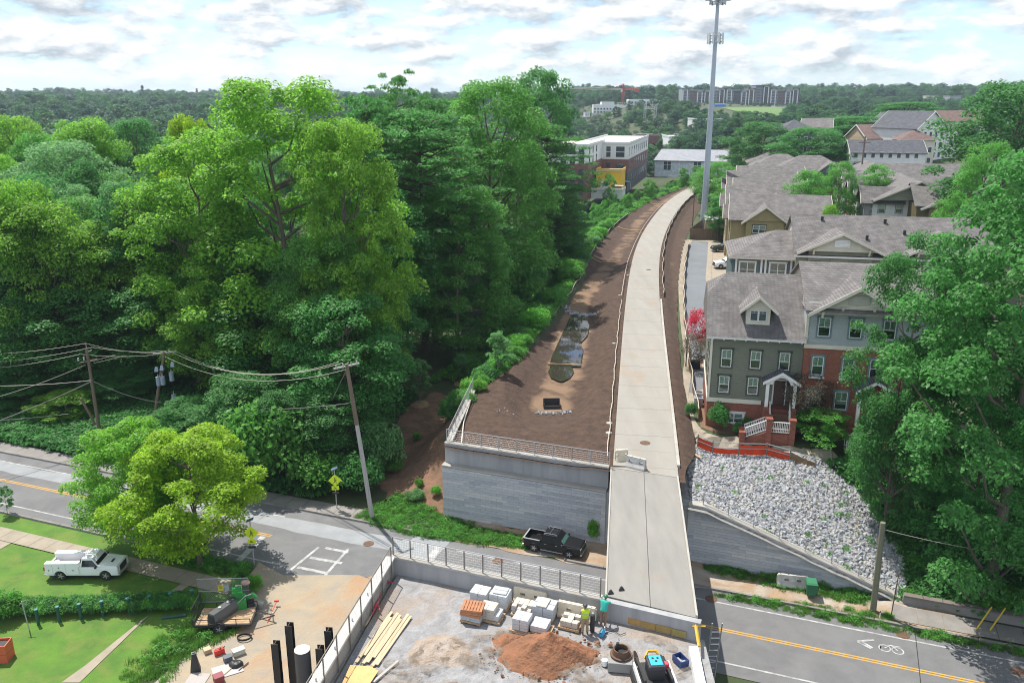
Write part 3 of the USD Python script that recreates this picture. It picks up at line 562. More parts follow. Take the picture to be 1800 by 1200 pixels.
def pine(seed, h, r, base=0.35, whorls=18, per=6, nleaf=16000, L=0.55):
    rng = np.random.default_rng(seed); w = MB(); tr = h * .012; w.tube([[0, 0, -.3], [.1, .1, h * .5], [0, 0, h * .97]], [tr * 1.3, tr * .8, tr * .15], 7)
    cs, rs = [], []
    for i in range(whorls):
        t = i / (whorls - 1); z = h * (base + (1 - base) * t); R = r * np.interp(t, [0, .25, .65, .9, 1], [.7, .95, 1, .75, .4]) 
        a0 = rng.uniform(0, 6.28)
        for k in range(per):
            if rng.uniform() < .2: continue
            a = a0 + k * 6.28 / per + rng.normal() * .25; e = R * rng.uniform(.6, 1.1); tip = np.array([math.cos(a) * e, math.sin(a) * e, z + .12 * e + rng.normal() * .3])
            w.tube([[0, 0, z - .1 * e], tip * [.55, .55, 1] - [0, 0, .12 * e], tip], [tr * .32, tr * .2, tr * .06], 4)
            for f in (.5, .75, 1.0):
                cs.append(tip * [f, f, 1] + rng.normal(size=3) * .25 - [0, 0, (1 - f) * .2 * e]); rs.append(r * .17 * rng.uniform(.7, 1.2))
    cs, rs = np.array(cs), np.array(rs); idx = rng.integers(0, len(cs), nleaf); d = unit(rng, nleaf); d[:, 2] = np.abs(d[:, 2]) * .8 - .1
    pos = cs[idx] + d * (rs[idx] * (.3 + .7 * rng.uniform(0, 1, nleaf)))[:, None] * [1.2, 1.2, .55]
    return trimesh.Trimesh(*leaves(pos, d, L, L * .3, rng, up=.5, out=.3, rnd=.8), process=False), w.mesh()
def bush(seed, r, h, nclump, nleaf, L, flat=.8):
    rng = np.random.default_rng(seed); a = rng.uniform(0, 6.28, nclump); q = rng.uniform(0, 1, nclump) ** .6; c = np.stack([np.cos(a) * q * r * .75, np.sin(a) * q * r * .75, h * (.25 + .5 * rng.uniform(0, 1, nclump) * (1 - .5 * q))], 1)
    idx = rng.integers(0, nclump, nleaf); d = unit(rng, nleaf); d[:, 2] = np.abs(d[:, 2])
    pos = c[idx] + d * (np.array([r * .36, r * .36, h * .34]) * (.4 + .65 * rng.uniform(0, 1, nleaf) ** .5)[:, None]); pos[:, 2] = np.maximum(pos[:, 2], .03)
    return trimesh.Trimesh(*leaves(pos, d, L, L * .6, rng), process=False)
BARK = mat('bark', (0.14, 0.115, 0.09), 0.95, col2=(0.075, 0.06, 0.05), scale=2, stretch=(3, 3, .6), bump=.6, obj=True)
PALEBARK = mat('pale_bark', (0.26, 0.235, 0.20), 0.95, col2=(0.15, 0.13, 0.11), scale=2, stretch=(3, 3, .6), bump=.5, obj=True)
LM = {k: leafmat('leaves_' + k, *v) for k, v in dict(
    bright=((0.15, 0.295, 0.028), (0.20, 0.34, 0.032)), mid=((0.09, 0.235, 0.038), (0.13, 0.285, 0.042)), deep=((0.056, 0.175, 0.042), (0.088, 0.22, 0.046)),
    lime=((0.235, 0.355, 0.018), (0.265, 0.375, 0.02)), pine=((0.075, 0.19, 0.05), (0.10, 0.225, 0.055)), sage=((0.115, 0.245, 0.085), (0.15, 0.285, 0.095)), weed=((0.12, 0.30, 0.03), (0.16, 0.35, 0.04)), bigleaf=((0.075, 0.215, 0.05), (0.095, 0.245, 0.054)),
    fardeep=((0.014, 0.055, 0.032), (0.03, 0.085, 0.038)), farmid=((0.04, 0.105, 0.03), (0.07, 0.155, 0.034)), pink=((0.38, 0.025, 0.085), (0.45, 0.04, 0.11)), blade=((0.075, 0.16, 0.022), (0.10, 0.19, 0.03)), plum=((0.09, 0.085, 0.055), (0.105, 0.085, 0.065)), far=((0.018, 0.068, 0.034), (0.06, 0.14, 0.04)), rust=((.30, .10, .03), (.34, .13, .04))).items()}
KIND, WD, TOP = {}, {}, {}
HT = ('shrub_mid', 'shrub_deep', 'shrub_weed', 'shrub_sage', 'dark_shrub')
def kind(name, gen, leaf, bark=BARK, crown='crown'):
    c = klass(name + '_pattern'); lf, wd = gen
    if wd is not None: part(c, 'trunk', wd, bark, smooth=True)
    part(c, crown, lf, LM[leaf]); KIND[name] = c; v = lf.vertices; WD[name] = 2 * float(np.percentile(np.hypot(v[:, 0], v[:, 1]), 96)); TOP[name] = float(np.percentile(v[:, 2], 99.7))
# every pattern is about 10 m tall and scaled to the tree
kind('tulip', broadleaf(1, 10, 2.9, .10, 170, 46000, .125, 'tall', .2, .13, .5), 'bright'); kind('tulip_b', broadleaf(2, 10, 2.9, .12, 160, 42000, .13, 'tall', .21, .13, .5), 'mid')
kind('poplar_mid', broadleaf(21, 10, 2.7, .12, 150, 40000, .13, 'tall', .21, .12, .55), 'bright')
kind('oak', broadleaf(3, 10, 3.4, .16, 110, 26000, .175, 'round', .24, .16, .4), 'mid'); kind('oak_deep', broadleaf(4, 10, 3.2, .14, 110, 26000, .175, 'round', .24, .16, .45), 'deep')
kind('maple', broadleaf(5, 10, 3.1, .12, 100, 24000, .17, 'round', .26, .15, .5), 'deep'); kind('elm', broadleaf(6, 10, 3.4, .14, 100, 24000, .175, 'vase', .25, .15, .5), 'sage')
kind('lime_tree', broadleaf(7, 10, 4.6, .25, 120, 42000, .215, 'tall', .205, .16, .5), 'lime'); kind('lime_dark', broadleaf(8, 10, 4.6, .2, 120, 42000, .215, 'tall', .21, .16, .5), 'bright')
kind('bright_oak', broadleaf(12, 10, 3.3, .1, 100, 24000, .175, 'round', .25, .15, .5), 'bright')
kind('big_leaf', broadleaf(9, 10, 2.9, .05, 130, 56000, .125, 'tall', .2, .14, .55), 'bigleaf'); kind('wispy', broadleaf(10, 10, 2.5, .06, 110, 34000, .115, 'tall', .21, .12, .5), 'deep', PALEBARK)
kind('high_oak', broadleaf(19, 10, 2.6, .62, 60, 12000, .17, 'round', .25, .12, .4), 'pine'); kind('pine', pine(11, 10, 2.6, .3, 20, 7, 24000, .2), 'pine'); kind('high_pine', pine(13, 10, 3.0, .6, 10, 7, 12000, .22), 'pine')
kind('sapling', broadleaf(14, 10, 2.4, .3, 60, 4200, .34, 'tall', .26, .09, .5), 'sage', PALEBARK); kind('young_tree', broadleaf(15, 10, 3.4, .06, 60, 6500, .36, 'tall', .3, .1, .5), 'mid')
kind('crape', broadleaf(16, 10, 5.0, .3, 60, 6000, .4, 'vase', .3, .1, .4), 'pink', PALEBARK); kind('crape_plum', broadleaf(17, 10, 5.0, .3, 60, 5000, .36, 'vase', .3, .1, .4), 'plum', PALEBARK)
for i, lf in enumerate(('mid', 'deep', 'weed', 'sage')): kind('shrub_' + lf, (bush(30 + i, 1.0, 1.3, 34, 4600, .115), None), lf, crown='foliage')
kind('dark_shrub', (bush(36, 1.0, 1.8, 40, 5200, .11), None), 'deep', crown='foliage')
for i in range(4): kind('far_tree_%s' % 'abcd'[i], broadleaf(40 + i, 10, (4.8, 4.2, 5.4, 3.8)[i], .05, (26, 34, 22, 30)[i], 1700, .75, ('round', 'vase', 'round', 'tall')[i], (.38, .3, .42, .34)[i], .2, .6), ('far', 'fardeep', 'far', 'farmid')[i])
kind('leaf_clump', (bush(50, .5, .45, 10, 150, .11), None), 'mid', crown='foliage'); kind('leaf_clump_bright', (bush(52, .5, .5, 10, 150, .12), None), 'weed', crown='foliage'); kind('leaf_clump_deep', (bush(51, .5, .5, 10, 150, .17), None), 'deep', crown='foliage')
g_ = np.random.default_rng(5); nn = 60; gc = np.column_stack([g_.normal(size=(nn, 2)) * .16, np.full(nn, .12)]); gd = np.column_stack([g_.normal(size=(nn, 2)), np.ones(nn) * .2]); gd /= np.linalg.norm(gd, axis=1)[:, None]
bl = g_.normal(size=(nn, 2)) * .09; v = np.stack([np.column_stack([gc[:, :2] - .012, np.zeros(nn)]), np.column_stack([gc[:, :2] + .012, np.zeros(nn)]), np.column_stack([gc[:, :2] + bl, g_.uniform(.15, .34, nn)])], 1).reshape(-1, 3)
kind('grass_tuft', (trimesh.Trimesh(v, np.arange(nn * 3).reshape(-1, 3), process=False), None), 'blade', crown='blades')

_tr = random.Random(8)
def tree(kd, x, y, h, w, label, cat='tree', group=None, name=None, z=None, rot=None):
    z = G(x, y) if z is None else z; hk = TOP[kd]
    return copy(KIND[kd], name or ('shrub' if kd in HT else 'tree'), label, cat, (x, y, z), _tr.uniform(0, 360) if rot is None else rot, group, (w / WD[kd], w / WD[kd], h / hk))
def tree_px(kd, u, vtop, y, wpx, label, **k):
    """a tree whose crown the photograph shows at column u, top row vtop and about wpx pixels wide, y metres off"""
    x, zt = Q(u, vtop, y); t = y / CP; zb = G(x, y); 
    return tree(kd, x, y, max(zt - zb, 1.0), wpx * t / FPX, label, **k)
T_ = tree_px
# the tall trees of the wood beside the trail
T_('tulip', 485, 143, 86, 330, 'very tall bright green broadleaf tree, biggest crown left of the trail, reaching above the horizon')
T_('poplar_mid', 335, 240, 90, 260, 'tall light green tree leaning against the left of the biggest crown')
T_('tulip', 600, 215, 80, 200, 'bright green tree with a branch sticking out right of the biggest crown')
T_('tulip_b', 860, 143, 116, 230, 'tall mid green tree with a rounded top, right of the dark pine')
T_('pine', 735, 190, 104, 260, 'broad dark green pine between the bright biggest crown and the rounded tall tree')
T_('high_pine', 693, 126, 112, 110, 'sparse pine top poking above the tree line into the sky')
T_('high_oak', 955, 120, 150, 110, 'lone round topped pine rising highest at the right end of the wood')
T_('pine', 962, 215, 142, 160, 'feathery pine below the lone round topped pine')
T_('wispy', 985, 300, 152, 100, 'thin airy tree at the right edge of the wood in front of the brick building')
T_('oak_deep', 975, 355, 146, 110, 'dark vine covered tree low at the right edge of the wood')
T_('pine', 640, 165, 104, 150, 'dark pine behind the right shoulder of the biggest crown')
T_('pine', 800, 172, 150, 150, 'dark flat topped pine behind the rounded tall tree')
T_('pine', 760, 168, 130, 160, 'dark pine at the back of the wood on the skyline')
T_('tulip_b', 800, 330, 100, 190, 'mid green tree with drooping limbs in the middle of the wood facing the trail')
T_('maple', 650, 470, 88, 180, 'dark understorey tree with a bare trunk showing near the dirt slope')
T_('oak_deep', 885, 400, 120, 140, 'dark leafy tree beside the swale in the middle of the wood')
T_('tulip_b', 905, 250, 130, 150, 'narrow dark green tree between the rounded tree and the feathery pine')
T_('oak_deep', 600, 520, 74, 230, 'dark lower tree under the biggest crown')
T_('maple', 470, 500, 84, 260, 'shaded lower tree behind the transformer pole')
T_('tulip_b', 560, 420, 78, 200, 'mid green tree filling the right foot of the biggest crown')
T_('poplar_mid', 400, 420, 86, 220, 'light green tree at the left foot of the biggest crown')
T_('oak_deep', 760, 380, 108, 170, 'deep green tree in the shade under the broad pine')
# left part of the wood
for kd, u, v, y, w, lb in (('bright_oak', 25, 320, 92, 150, 'bright yellow green tree at the left frame edge, halfway up'), ('bright_oak', 145, 210, 150, 150, 'light green tree crown near the left, just under the far dark ridge'),
    ('oak_deep', 235, 210, 158, 120, 'dark round tree right of the light green crown, under the far ridge'), ('lime_tree', 330, 208, 118, 110, 'yellow green tree top peeking left of the biggest crown'),
    ('elm', 100, 250, 126, 210, 'grey green broad crowned tree in the left middle of the wood'), ('elm', 250, 320, 100, 200, 'grey green crown just left of the tall light green tree'),
    ('bright_oak', 20, 205, 165, 130, 'green tree at the left frame edge below the far ridge'), ('elm', 60, 420, 94, 230, 'pale grey green crown at the lower left edge of the wood'),
    ('bright_oak', 190, 390, 96, 190, 'fresh green tree with a yellowish patch, left of the tall light green tree'), ('oak_deep', 130, 500, 90, 220, 'dark tree behind the left utility pole'),
    ('maple', 20, 520, 88, 200, 'dark tree at the left frame edge above the road'), ('maple', 250, 500, 91, 200, 'dark tree between the two left utility poles'), ('oak', 330, 480, 90, 180, 'green tree behind the transformer pole, left of the biggest crown foot')):
    T_(kd, u, v, y, w, lb)
fe = PchipInterpolator([60, 80, 88, 100, 118, 153, 180, 240], [-14, -13, -11, -5, 0, 6, 10, 24])
r2 = random.Random(4); GL = 'trees packed in the wood on the left'
for i in range(105):
    y = r2.uniform(82, 230); x = r2.uniform(-0.72 * y, min(-6, -0.72 * y + 0.63 * y)); 
    if x > fe(y) - 4 or (y < 90 and x < -30): continue
    vt = 230 if y > 120 else 330
    h = r2.uniform(17, 23) if y < 140 else r2.uniform(19, 25)
    tree(r2.choice(('oak', 'oak_deep', 'maple', 'elm', 'bright_oak', 'oak_deep', 'tulip_b')), x, y, h, r2.uniform(9, 14), 'broadleaf tree packed among others in the wood left of the trail', group=GL)
# edge of the wood along the road
for kd, u, v, y, w, lb in (('shrub_mid', 470, 700, 67.5, 170, 'leafy mid green tree-like bush behind the road right of the yellow green street tree'), ('maple', 490, 690, 68, 130, 'small dark tree with a thin trunk at the far pavement'),
    ('maple', 590, 680, 69, 150, 'dark tree beside the grey leaning pole'), ('shrub_sage', 668, 745, 69, 80, 'grey green bush right of the grey leaning pole at the dirt slope'), ('bright_oak', 112, 690, 82, 110, 'small light green tree at the foot of the left utility pole'),
    ('oak_deep', 420, 660, 72, 170, 'dark tree behind the yellow green street trees'), ('maple', 220, 640, 88, 150, 'dark small tree right of the left utility pole'), ('oak_deep', 30, 650, 86, 170, 'dark low tree over the road at the left frame edge'), ('maple', 335, 700, 77, 120, 'dark bush behind the transformer pole base'),
    ('shrub_deep', 625, 800, 65, 90, 'dark bush at the base of the grey leaning pole'), ('shrub_mid', 560, 790, 66, 110, 'green bush behind the far crossing sign'), ('shrub_deep', 150, 752, 84, 140, 'dark hedge like bush above the kerb near the left utility pole')): T_(kd, u, v, y, w, lb)
# two street trees on the near verge
tree('lime_tree', -22.9, 53.6, 10.6, 10.2, 'bright yellow green street tree beside the near pavement, right one of the pair')
tree('lime_dark', -28.4, 56.2, 10.0, 9.2, 'green street tree with orange tinged top, left one of the pair')
tree('sapling', *P(14, 905), 2.6, 1.3, 'tiny sapling in the grass verge at the left frame edge')
# saplings on the slope and along the bed
for u, v, h, w, lb in ((739, 712, 5.2, 2.6, 'tallest sapling in a round mulch ring on the dirt slope'), (812, 674, 3.6, 1.8, 'sapling in a mulch ring nearer the swale'), (829, 640, 6.0, 2.8, 'slim young tree standing in the bright ground cover'), (875, 660, 4.6, 2.4, 'young tree beside the straw coloured mulch patch')):
    p = GP(u, v); tree('sapling', p[0], p[1], h, w, lb)
    R_, A_ = np.meshgrid(np.linspace(0, 1.1, 12), np.linspace(0, 2 * np.pi, 28), indexing='ij')
    mx_, my_ = p[0] + np.cos(A_) * R_ * (1 + .12 * np.sin(3 * A_ + u)), p[1] + np.sin(A_) * R_
    mm = gridmesh(mx_, my_, gz(mx_, my_) + .02 + .25 * np.clip(1 - (R_ / 1.1) ** 3, 0, 1) - .08 * (R_ > 1) + 0.05 * meshkit.noise(np.stack([R_ * 5, A_ * 4, R_], -1)))
    solo('mulch_ring', trimesh.Trimesh(mm.vertices, mm.faces[:, ::-1], process=False), mat('straw_mulch_%d' % u, (0.40, 0.27, 0.15), .95, scale=5, var=.4, bump=.8), 'round mound of tan mulch under the ' + lb.split(' in a ')[0].split(' standing')[0].split(' beside')[0], 'mulch', smooth=True)
r3 = random.Random(6)
GB = 'shrubs and vines on the bank between the wood and the swale'
for i in range(250):
    y = 72 * (250 / 72) ** r3.uniform(0, 1); e = float(xml(y)); x = e - .5 - (abs(r3.gauss(0, 2.0)) if y < 92 else r3.uniform(0, max(e - float(fe(y)), 3)))
    if y < 82 and x < -9: continue
    k = r3.choice(('shrub_weed', 'shrub_mid', 'shrub_mid', 'shrub_deep', 'shrub_sage')) if y < 100 else r3.choice(('shrub_mid', 'shrub_mid', 'shrub_weed', 'shrub_sage', 'shrub_deep'))
    s = r3.uniform(.6, 1.3) if y < 95 else r3.uniform(.8, 2.2)
    tree(k, x, y, 1.35 * s, 1.9 * s, 'leafy shrub in the green bank along the left edge of the brown swale', 'shrub', GB)
for i in range(70):
    y = r3.uniform(130, 290); x = float(xml(y)) - r3.uniform(2, 14); tree('young_tree', x, y, r3.uniform(3.5, 7), r3.uniform(2.5, 4.5), 'young tree in the planted bank left of the far trail', 'tree', 'young trees along the far trail bank')
for u, v, h, w, kd, lb in ((730, 880, 1.0, 1.6, 'shrub_sage', 'pale leaved round shrub at the foot of the dirt slope'), (767, 872, .9, .9, 'shrub_weed', 'bright green weed against the abutment wall corner'), (733, 775, .9, .8, 'shrub_weed', 'lone bright weed in the middle of the dirt slope'), (737, 857, .8, .8, 'shrub_weed', 'yellowish weed on the lower dirt slope'), (690, 830, 1.6, 2.2, 'shrub_mid', 'straggly green bush on the left of the dirt slope'), (1043, 955, 2.0, .9, 'shrub_weed', 'upright weed growing between the black pickup and the deck')):
    p = GP(u, v)
    tree(kd, p[0], p[1], h, w, lb, 'shrub')
# right side
T_('big_leaf', 1880, 262, 49, 440, 'huge bright broad leaved tree at the right frame edge in front of the houses')
T_('wispy', 1632, 415, 57, 200, 'large airy dark green tree overhanging the brick town house')
T_('big_leaf', 1775, 540, 52, 270, 'lower leafy tree under the huge tree at the right frame edge')
T_('oak_deep', 1600, 600, 55, 150, 'shaded tree between the brick house and the huge right tree')
T_('crape_plum', 1428, 655, 65.2, 90, 'dark plum crape myrtle beside the porch of the grey green house'); T_('young_tree', 1450, 720, 63.5, 100, 'feathery young tree with light green leaves in front of the second stair')
T_('crape', 1236, 543, 88, 52, 'crape myrtle covered in pink flowers beside the alley'); T_('crape_plum', 1236, 588, 83, 75, 'crape myrtle with fading pink and brown foliage near the lamp post')
for u, v, w, z, kd, lb in ((1263, 757, 34, 4.7, 'dark_shrub', 'big dark clipped evergreen shrub at the corner of the grey green house'), (1214, 735, 20, 4.7, 'dark_shrub', 'dark rounded shrub left of the curved path'), (1313, 758, 18, 4.7, 'dark_shrub', 'small dark shrub under the basement window'), (1296, 764, 16, 4.7, 'shrub_deep', 'low green shrub in the bed under the basement window'), (1398, 762, 26, 4.6, 'dark_shrub', 'dark shrub right of the brick stair')):
    p = GP(u, v); tree(kd, p[0], p[1], (w * 1.6) / 21.5, w * 1.25 / 21.5, lb, 'shrub')
GR = 'bushes and creepers on the slope under the right trees'
for i in range(95):
    s = r3.uniform(23, 46); n = r3.uniform(8.0, 21); x, y = XY(s, n)
    if RIP.buffer(.6).contains(sg.Point(x, y)) or (y > 64.2 and x < 30) or n > 20: continue
    k = r3.uniform(.5, 1.25); tree(r3.choice(('shrub_weed', 'shrub_mid', 'shrub_mid', 'shrub_deep')), x, y, .8 * k, 2.2 * k, 'bush among creepers on the shaded slope below the right trees', 'shrub', GR)
for kd, u, v, y, w, lb in (('oak_deep', 1790, 145, 150, 230, 'tall dark oak on the right skyline'), ('oak', 1745, 252, 118, 130, 'round green tree between the far roofs and the right edge'), ('oak_deep', 1690, 228, 300, 120, 'dark tree right of the white gabled house'), ('oak', 1425, 300, 150, 85, 'round green tree between the two rows of grey roofs'), ('oak', 1310, 300, 190, 110, 'green tree behind the row of roofs nearest the mast'), ('oak_deep', 1340, 215, 260, 130, 'big dark tree in front of the long apartment block'), ('oak', 1265, 285, 205, 90, 'bushy tree just right of the mast'), ('oak', 1300, 322, 172, 70, 'light green tree at the left end of the row of roofs'),
    ('oak_deep', 1268, 345, 168, 50, 'dark tree beside the mast fence'), ('oak', 1480, 285, 170, 75, 'light green tree between the roofs in the middle distance'), ('oak_deep', 1430, 225, 240, 160, 'dark tree group behind the far town house row'), ('oak', 1545, 290, 175, 70, 'tree crown rising out of the middle roofs'), ('elm', 1250, 470 - 180, 230, 60, 'pale tree behind the mast'), ('bright_oak', 1460, 360, 128, 40, 'small bright tree in the courtyard between the roofs'), ('oak_deep', 1600, 180, 330, 150, 'dark tree beyond the white gabled house'), ('oak_deep', 1500, 205, 300, 150, 'dark spreading tree beyond the grey hip roofed house')): T_(kd, u, v, y, w, lb)
r5 = random.Random(12); GM = 'trees in the middle distance'
for i in range(120):
    y = r5.uniform(270, 430); x = r5.uniform(-.66, .68) * y
    u = 900 + FPX * x / (y * CP)
    if 1000 < u < 1300 and y < 345: continue
    if u < 1000 and y < 230: continue
    if 1230 < u < 1400 and y > 420: continue
    tree(r5.choice(('far_tree_a', 'far_tree_b', 'far_tree_c', 'far_tree_d')), x, y, r5.uniform(7, 11) if u > 1000 else r5.uniform(15, 22), r5.uniform(9, 16), 'tree in the middle distance among roofs and woods', group=GM)
# the far woods up to the horizon
rng = np.random.default_rng(3); n = 7000
yy_ = 400 * (2700 / 400) ** rng.uniform(0, 1, n) ; xx_ = rng.uniform(-.72, .72, n) * yy_
uu = 900 + FPX * xx_ / (yy_ * CP)
ok = ~((uu > 1225) & (uu < 1390) & (yy_ > 560) & (yy_ < 800)) & ~((uu > 1185) & (uu < 1410) & (yy_ > 960) & (yy_ < 1020)) & ~((uu > 1030) & (uu < 1165) & (yy_ > 815) & (yy_ < 860))
low = (uu > 1020) & (uu < 1420) & (yy_ < 1010)
xx_, yy_ = xx_[ok], yy_[ok]; n = len(xx_)
sc = np.where(low[ok], np.where(yy_ > 800, rng.uniform(.22, .42, n), rng.uniform(.45, .95, n)), np.where((uu[ok] > 980) & (yy_ < 1000), rng.uniform(.4, 1.15, n), np.where(yy_ > 900, rng.uniform(.6, 2.3, n), rng.uniform(.7, 2.1, n)))); s3 = np.stack([sc * rng.uniform(.9, 1.4, n), sc * rng.uniform(.9, 1.4, n), sc], 1)
scatter('far_woodland', [str(KIND['far_tree_%s' % k].GetPath()) for k in 'abcd'], np.column_stack([xx_, yy_, gz(xx_, yy_) - 1]), rng.uniform(0, 6.28, n), s3, rng.integers(0, 4, n), 'dark blue green woods covering the far hills up to the horizon', 'woodland')
# low growth nobody could count
def cover(name, kinds, poly, n, smin, smax, label, cat, seed, hf=gz):
    r = np.random.default_rng(seed); x0, y0, x1, y1 = poly.bounds; p = np.column_stack([r.uniform(x0, x1, n * 3), r.uniform(y0, y1, n * 3)]); p = p[shapely.contains_xy(poly, p[:, 0], p[:, 1])][:n]
    return scatter(name, [str(KIND[k].GetPath()) for k in kinds], np.column_stack([p, hf(p[:, 0], p[:, 1])]), r.uniform(0, 6.28, len(p)), r.uniform(smin, smax, len(p)), r.integers(0, len(kinds), len(p)), label, cat)
def px(*q, z=0.3): return sg.Polygon([P(u, v, z) for u, v in q])
cover('weeds', ['grass_tuft'] * 4 + ['leaf_clump'], px((620, 905), (700, 870), (775, 905), (840, 925), (930, 945), (925, 960), (800, 945), (720, 935)), 1500, .6, 1.2, 'rank green weeds along the foot of the abutment and pole', 'weeds', 1)
cover('weeds', ['grass_tuft'] * 4 + ['leaf_clump'], px((1240, 988), (1340, 1005), (1450, 1015), (1540, 1045), (1520, 1058), (1380, 1032), (1240, 1000)), 700, .5, 1.1, 'green weeds along the foot of the wing wall', 'weeds', 2)
cover('weeds', ['grass_tuft'] * 5 + ['leaf_clump'], px((1420, 1055), (1470, 1062), (1560, 1072), (1585, 1092), (1800, 1135), (1800, 1146), (1560, 1102), (1430, 1078), (1250, 1040), (1250, 1036)), 1100, .45, .95, 'grass growing along the far kerb by the wooden pole', 'weeds', 3)
cover('weeds', ['grass_tuft'] * 7 + ['leaf_clump'], px((330, 1090), (420, 1110), (340, 1150), (290, 1200), (200, 1200), (250, 1140), z=0), 170, .5, 1.6, 'tall grass and weeds beside the worksite below the trailer', 'weeds', 4)
cover('weeds', ['grass_tuft', 'leaf_clump'], px((340, 980), (440, 1000), (430, 1016), (300, 985), z=0), 260, .6, 1.4, 'weedy strip around the street tree trunks', 'weeds', 5)
cover('ground_cover', ['leaf_clump'], sg.Polygon([P(828, 695, 6.1), P(905, 640, 6.), P(965, 562, 6.), P(1000, 520, 6.), P(985, 515, 6), P(920, 570, 6), P(850, 620, 6), P(815, 665, 6)]), 2200, .7, 1.7, 'bright green ground cover spilling down the left edge of the mulch bed', 'ground cover', 6)
cover('ground_cover', ['leaf_clump_deep', 'leaf_clump', 'leaf_clump_deep'], sg.Polygon([XY(25, 7.6), XY(50, 7.6), XY(50, 24), XY(24, 20), XY(21, 18.4), XY(23, 15.5), XY(26.3, 11)]), 6000, .8, 2.0, 'creepers covering the shaded slope under the right trees', 'ground cover', 7)
cover('ground_cover', ['leaf_clump_deep'], sg.Polygon([XY(-75, 6.4), XY(-20, 6.4), XY(-23, 30), XY(-75, 34)]), 7000, 1.0, 2.6, 'dark undergrowth on the floor of the wood along the road', 'undergrowth', 8)
cover('weeds', ['leaf_clump'], RIP, 60, .4, .9, 'green weeds sprouting between the riprap stones', 'weeds', 9, ripz)
yb_ = np.arange(92, 262, 4.0)
cover('ground_cover', ['leaf_clump', 'leaf_clump_bright', 'leaf_clump'], sg.Polygon([(float(fe(y)) - 1, y) for y in yb_] + [(float(xml(y)) - .2, y) for y in yb_[::-1]]), 4200, 1.0, 2.6, 'green vines and low growth covering the bank left of the brown bed', 'ground cover', 11)
T_('young_tree', 1072, 306, 241, 26, 'small tree in front of the yellow pavilion')
# ---------------------------------------------------------------- buildings
def brickmat(name, c1, c2, mortar, bw=.22, bh=.075, ms=.012, rough=.85, bump=.3, uplus=True, bias=0.0, noise=.35):
    return usdkit.material(stage, '/World/Looks/' + name, {
        't': ('texture_coordinate', {}), 's': ('separate_xyz', {}), 'a': ('math', {'math_type': 'add'}), 'c': ('combine_xyz', {'z': 0.0}),
        'b': ('brick_texture', {'color1': c1, 'color2': c2, 'mortar': mortar, 'scale': 1.0, 'brick_width': bw, 'row_height': bh, 'mortar_size': ms, 'bias': bias, 'mortar_smooth': 0.2}),
        'n': ('noise_texture', {'scale': 0.9, 'detail': 8.0, 'roughness': .65}), 'r': ('map_range', {'from_min': .25, 'from_max': .75, 'to_min': 1 - noise, 'to_max': 1 + noise}), 'h': ('hsv', {'hue': .5, 'saturation': 1.0, 'fac': 1.0}),
        'iv': ('invert', {'fac': 1.0}), 'bu': ('bump', {'strength': bump, 'distance': 0.03}), 'p': ('principled_bsdf', {'roughness': rough})},
        [('t.object', 's.vector'), ('s.x', 'a.value1'), ('s.y', 'a.value2'), ('a.value', 'c.x'), ('s.z', 'c.y'), ('c.vector', 'b.vector'), ('t.object', 'n.vector'), ('n.fac', 'r.value'), ('r.result', 'h.value'),
         ('b.color', 'h.color'), ('h.color', 'p.base_color'), ('b.fac', 'iv.color'), ('iv.color', 'bu.height'), ('bu.normal', 'p.normal')], surface='p.BSDF')
BK = brickmat('red_brick', (0.185, 0.042, 0.022), (0.26, 0.07, 0.036), (0.22, 0.12, 0.09), noise=.25)
SH = brickmat('grey_shingles', (0.128, 0.118, 0.116), (0.168, 0.157, 0.154), (0.09, 0.083, 0.082), .34, .13, .018, .92, .5, noise=.4)
SH2 = brickmat('dark_shingles', (0.075, 0.08, 0.095), (0.12, 0.125, 0.14), (0.05, 0.05, 0.06), .34, .10, .02, .92, .5)
SHR = brickmat('rusty_shingles', (0.135, 0.088, 0.078), (0.175, 0.112, 0.10), (0.10, 0.07, 0.063), .34, .12, .02, .92, .5)
def siding(n, c, h=.16): c = np.array(c); return brickmat(n, c, c * 1.04, c * .62, 40.0, h, .016, .7, .4, noise=.1)
SD = dict(green=siding('grey_green_siding', (0.155, 0.165, 0.125)), blue=siding('pale_blue_siding', (0.33, 0.37, 0.38)), olive=siding('olive_siding', (0.26, 0.22, 0.105)), sage=siding('sage_siding', (0.225, 0.23, 0.165)), cream=siding('cream_siding', (0.60, 0.56, 0.46), .12),
          teal=siding('teal_siding', (0.085, 0.125, 0.135)), white=siding('white_siding', (0.68, 0.68, 0.66)), tan=siding('tan_siding', (0.42, 0.33, 0.21)), grey=siding('grey_siding', (0.24, 0.24, 0.23)))
CREAM = plain('cream_trim', (0.62, 0.58, 0.48), .6); TRIMW = plain('white_trim', (0.72, 0.71, 0.68), .5); DKGREEN = plain('dark_green_trim', (0.055, 0.068, 0.05), .6); BLUETRIM = plain('slate_blue_trim', (0.13, 0.19, 0.21), .6)
BLIND = plain('window_blind', (0.50, 0.54, 0.51), .7); ROOM = plain('dark_room', (0.045, 0.06, 0.068), .8); DOOR = plain('brown_door', (0.06, 0.03, 0.022), .5)
GLASS = usdkit.material(stage, '/World/Looks/window_glass', {'f': ('fresnel', {'IOR': 1.5}), 'fm': ('math', {'math_type': 'multiply_add', 'value2': 1.3, 'value3': 0.06, 'use_clamp': True}), 't': ('transparent_bsdf', {'color': (.86, .93, .91)}), 'g': ('glossy_bsdf', {'roughness': .03, 'color': (1, 1, 1)}), 'm': ('mix_closure', {})},
                        [('f.fac', 'fm.value1'), ('fm.value', 'm.fac'), ('t.BSDF', 'm.closure1'), ('g.BSDF', 'm.closure2')], surface='m.closure')
FGLASS = mat('far_window_glass', (0.05, 0.065, 0.075), .12, var=.3, scale=.3, spec=.7)
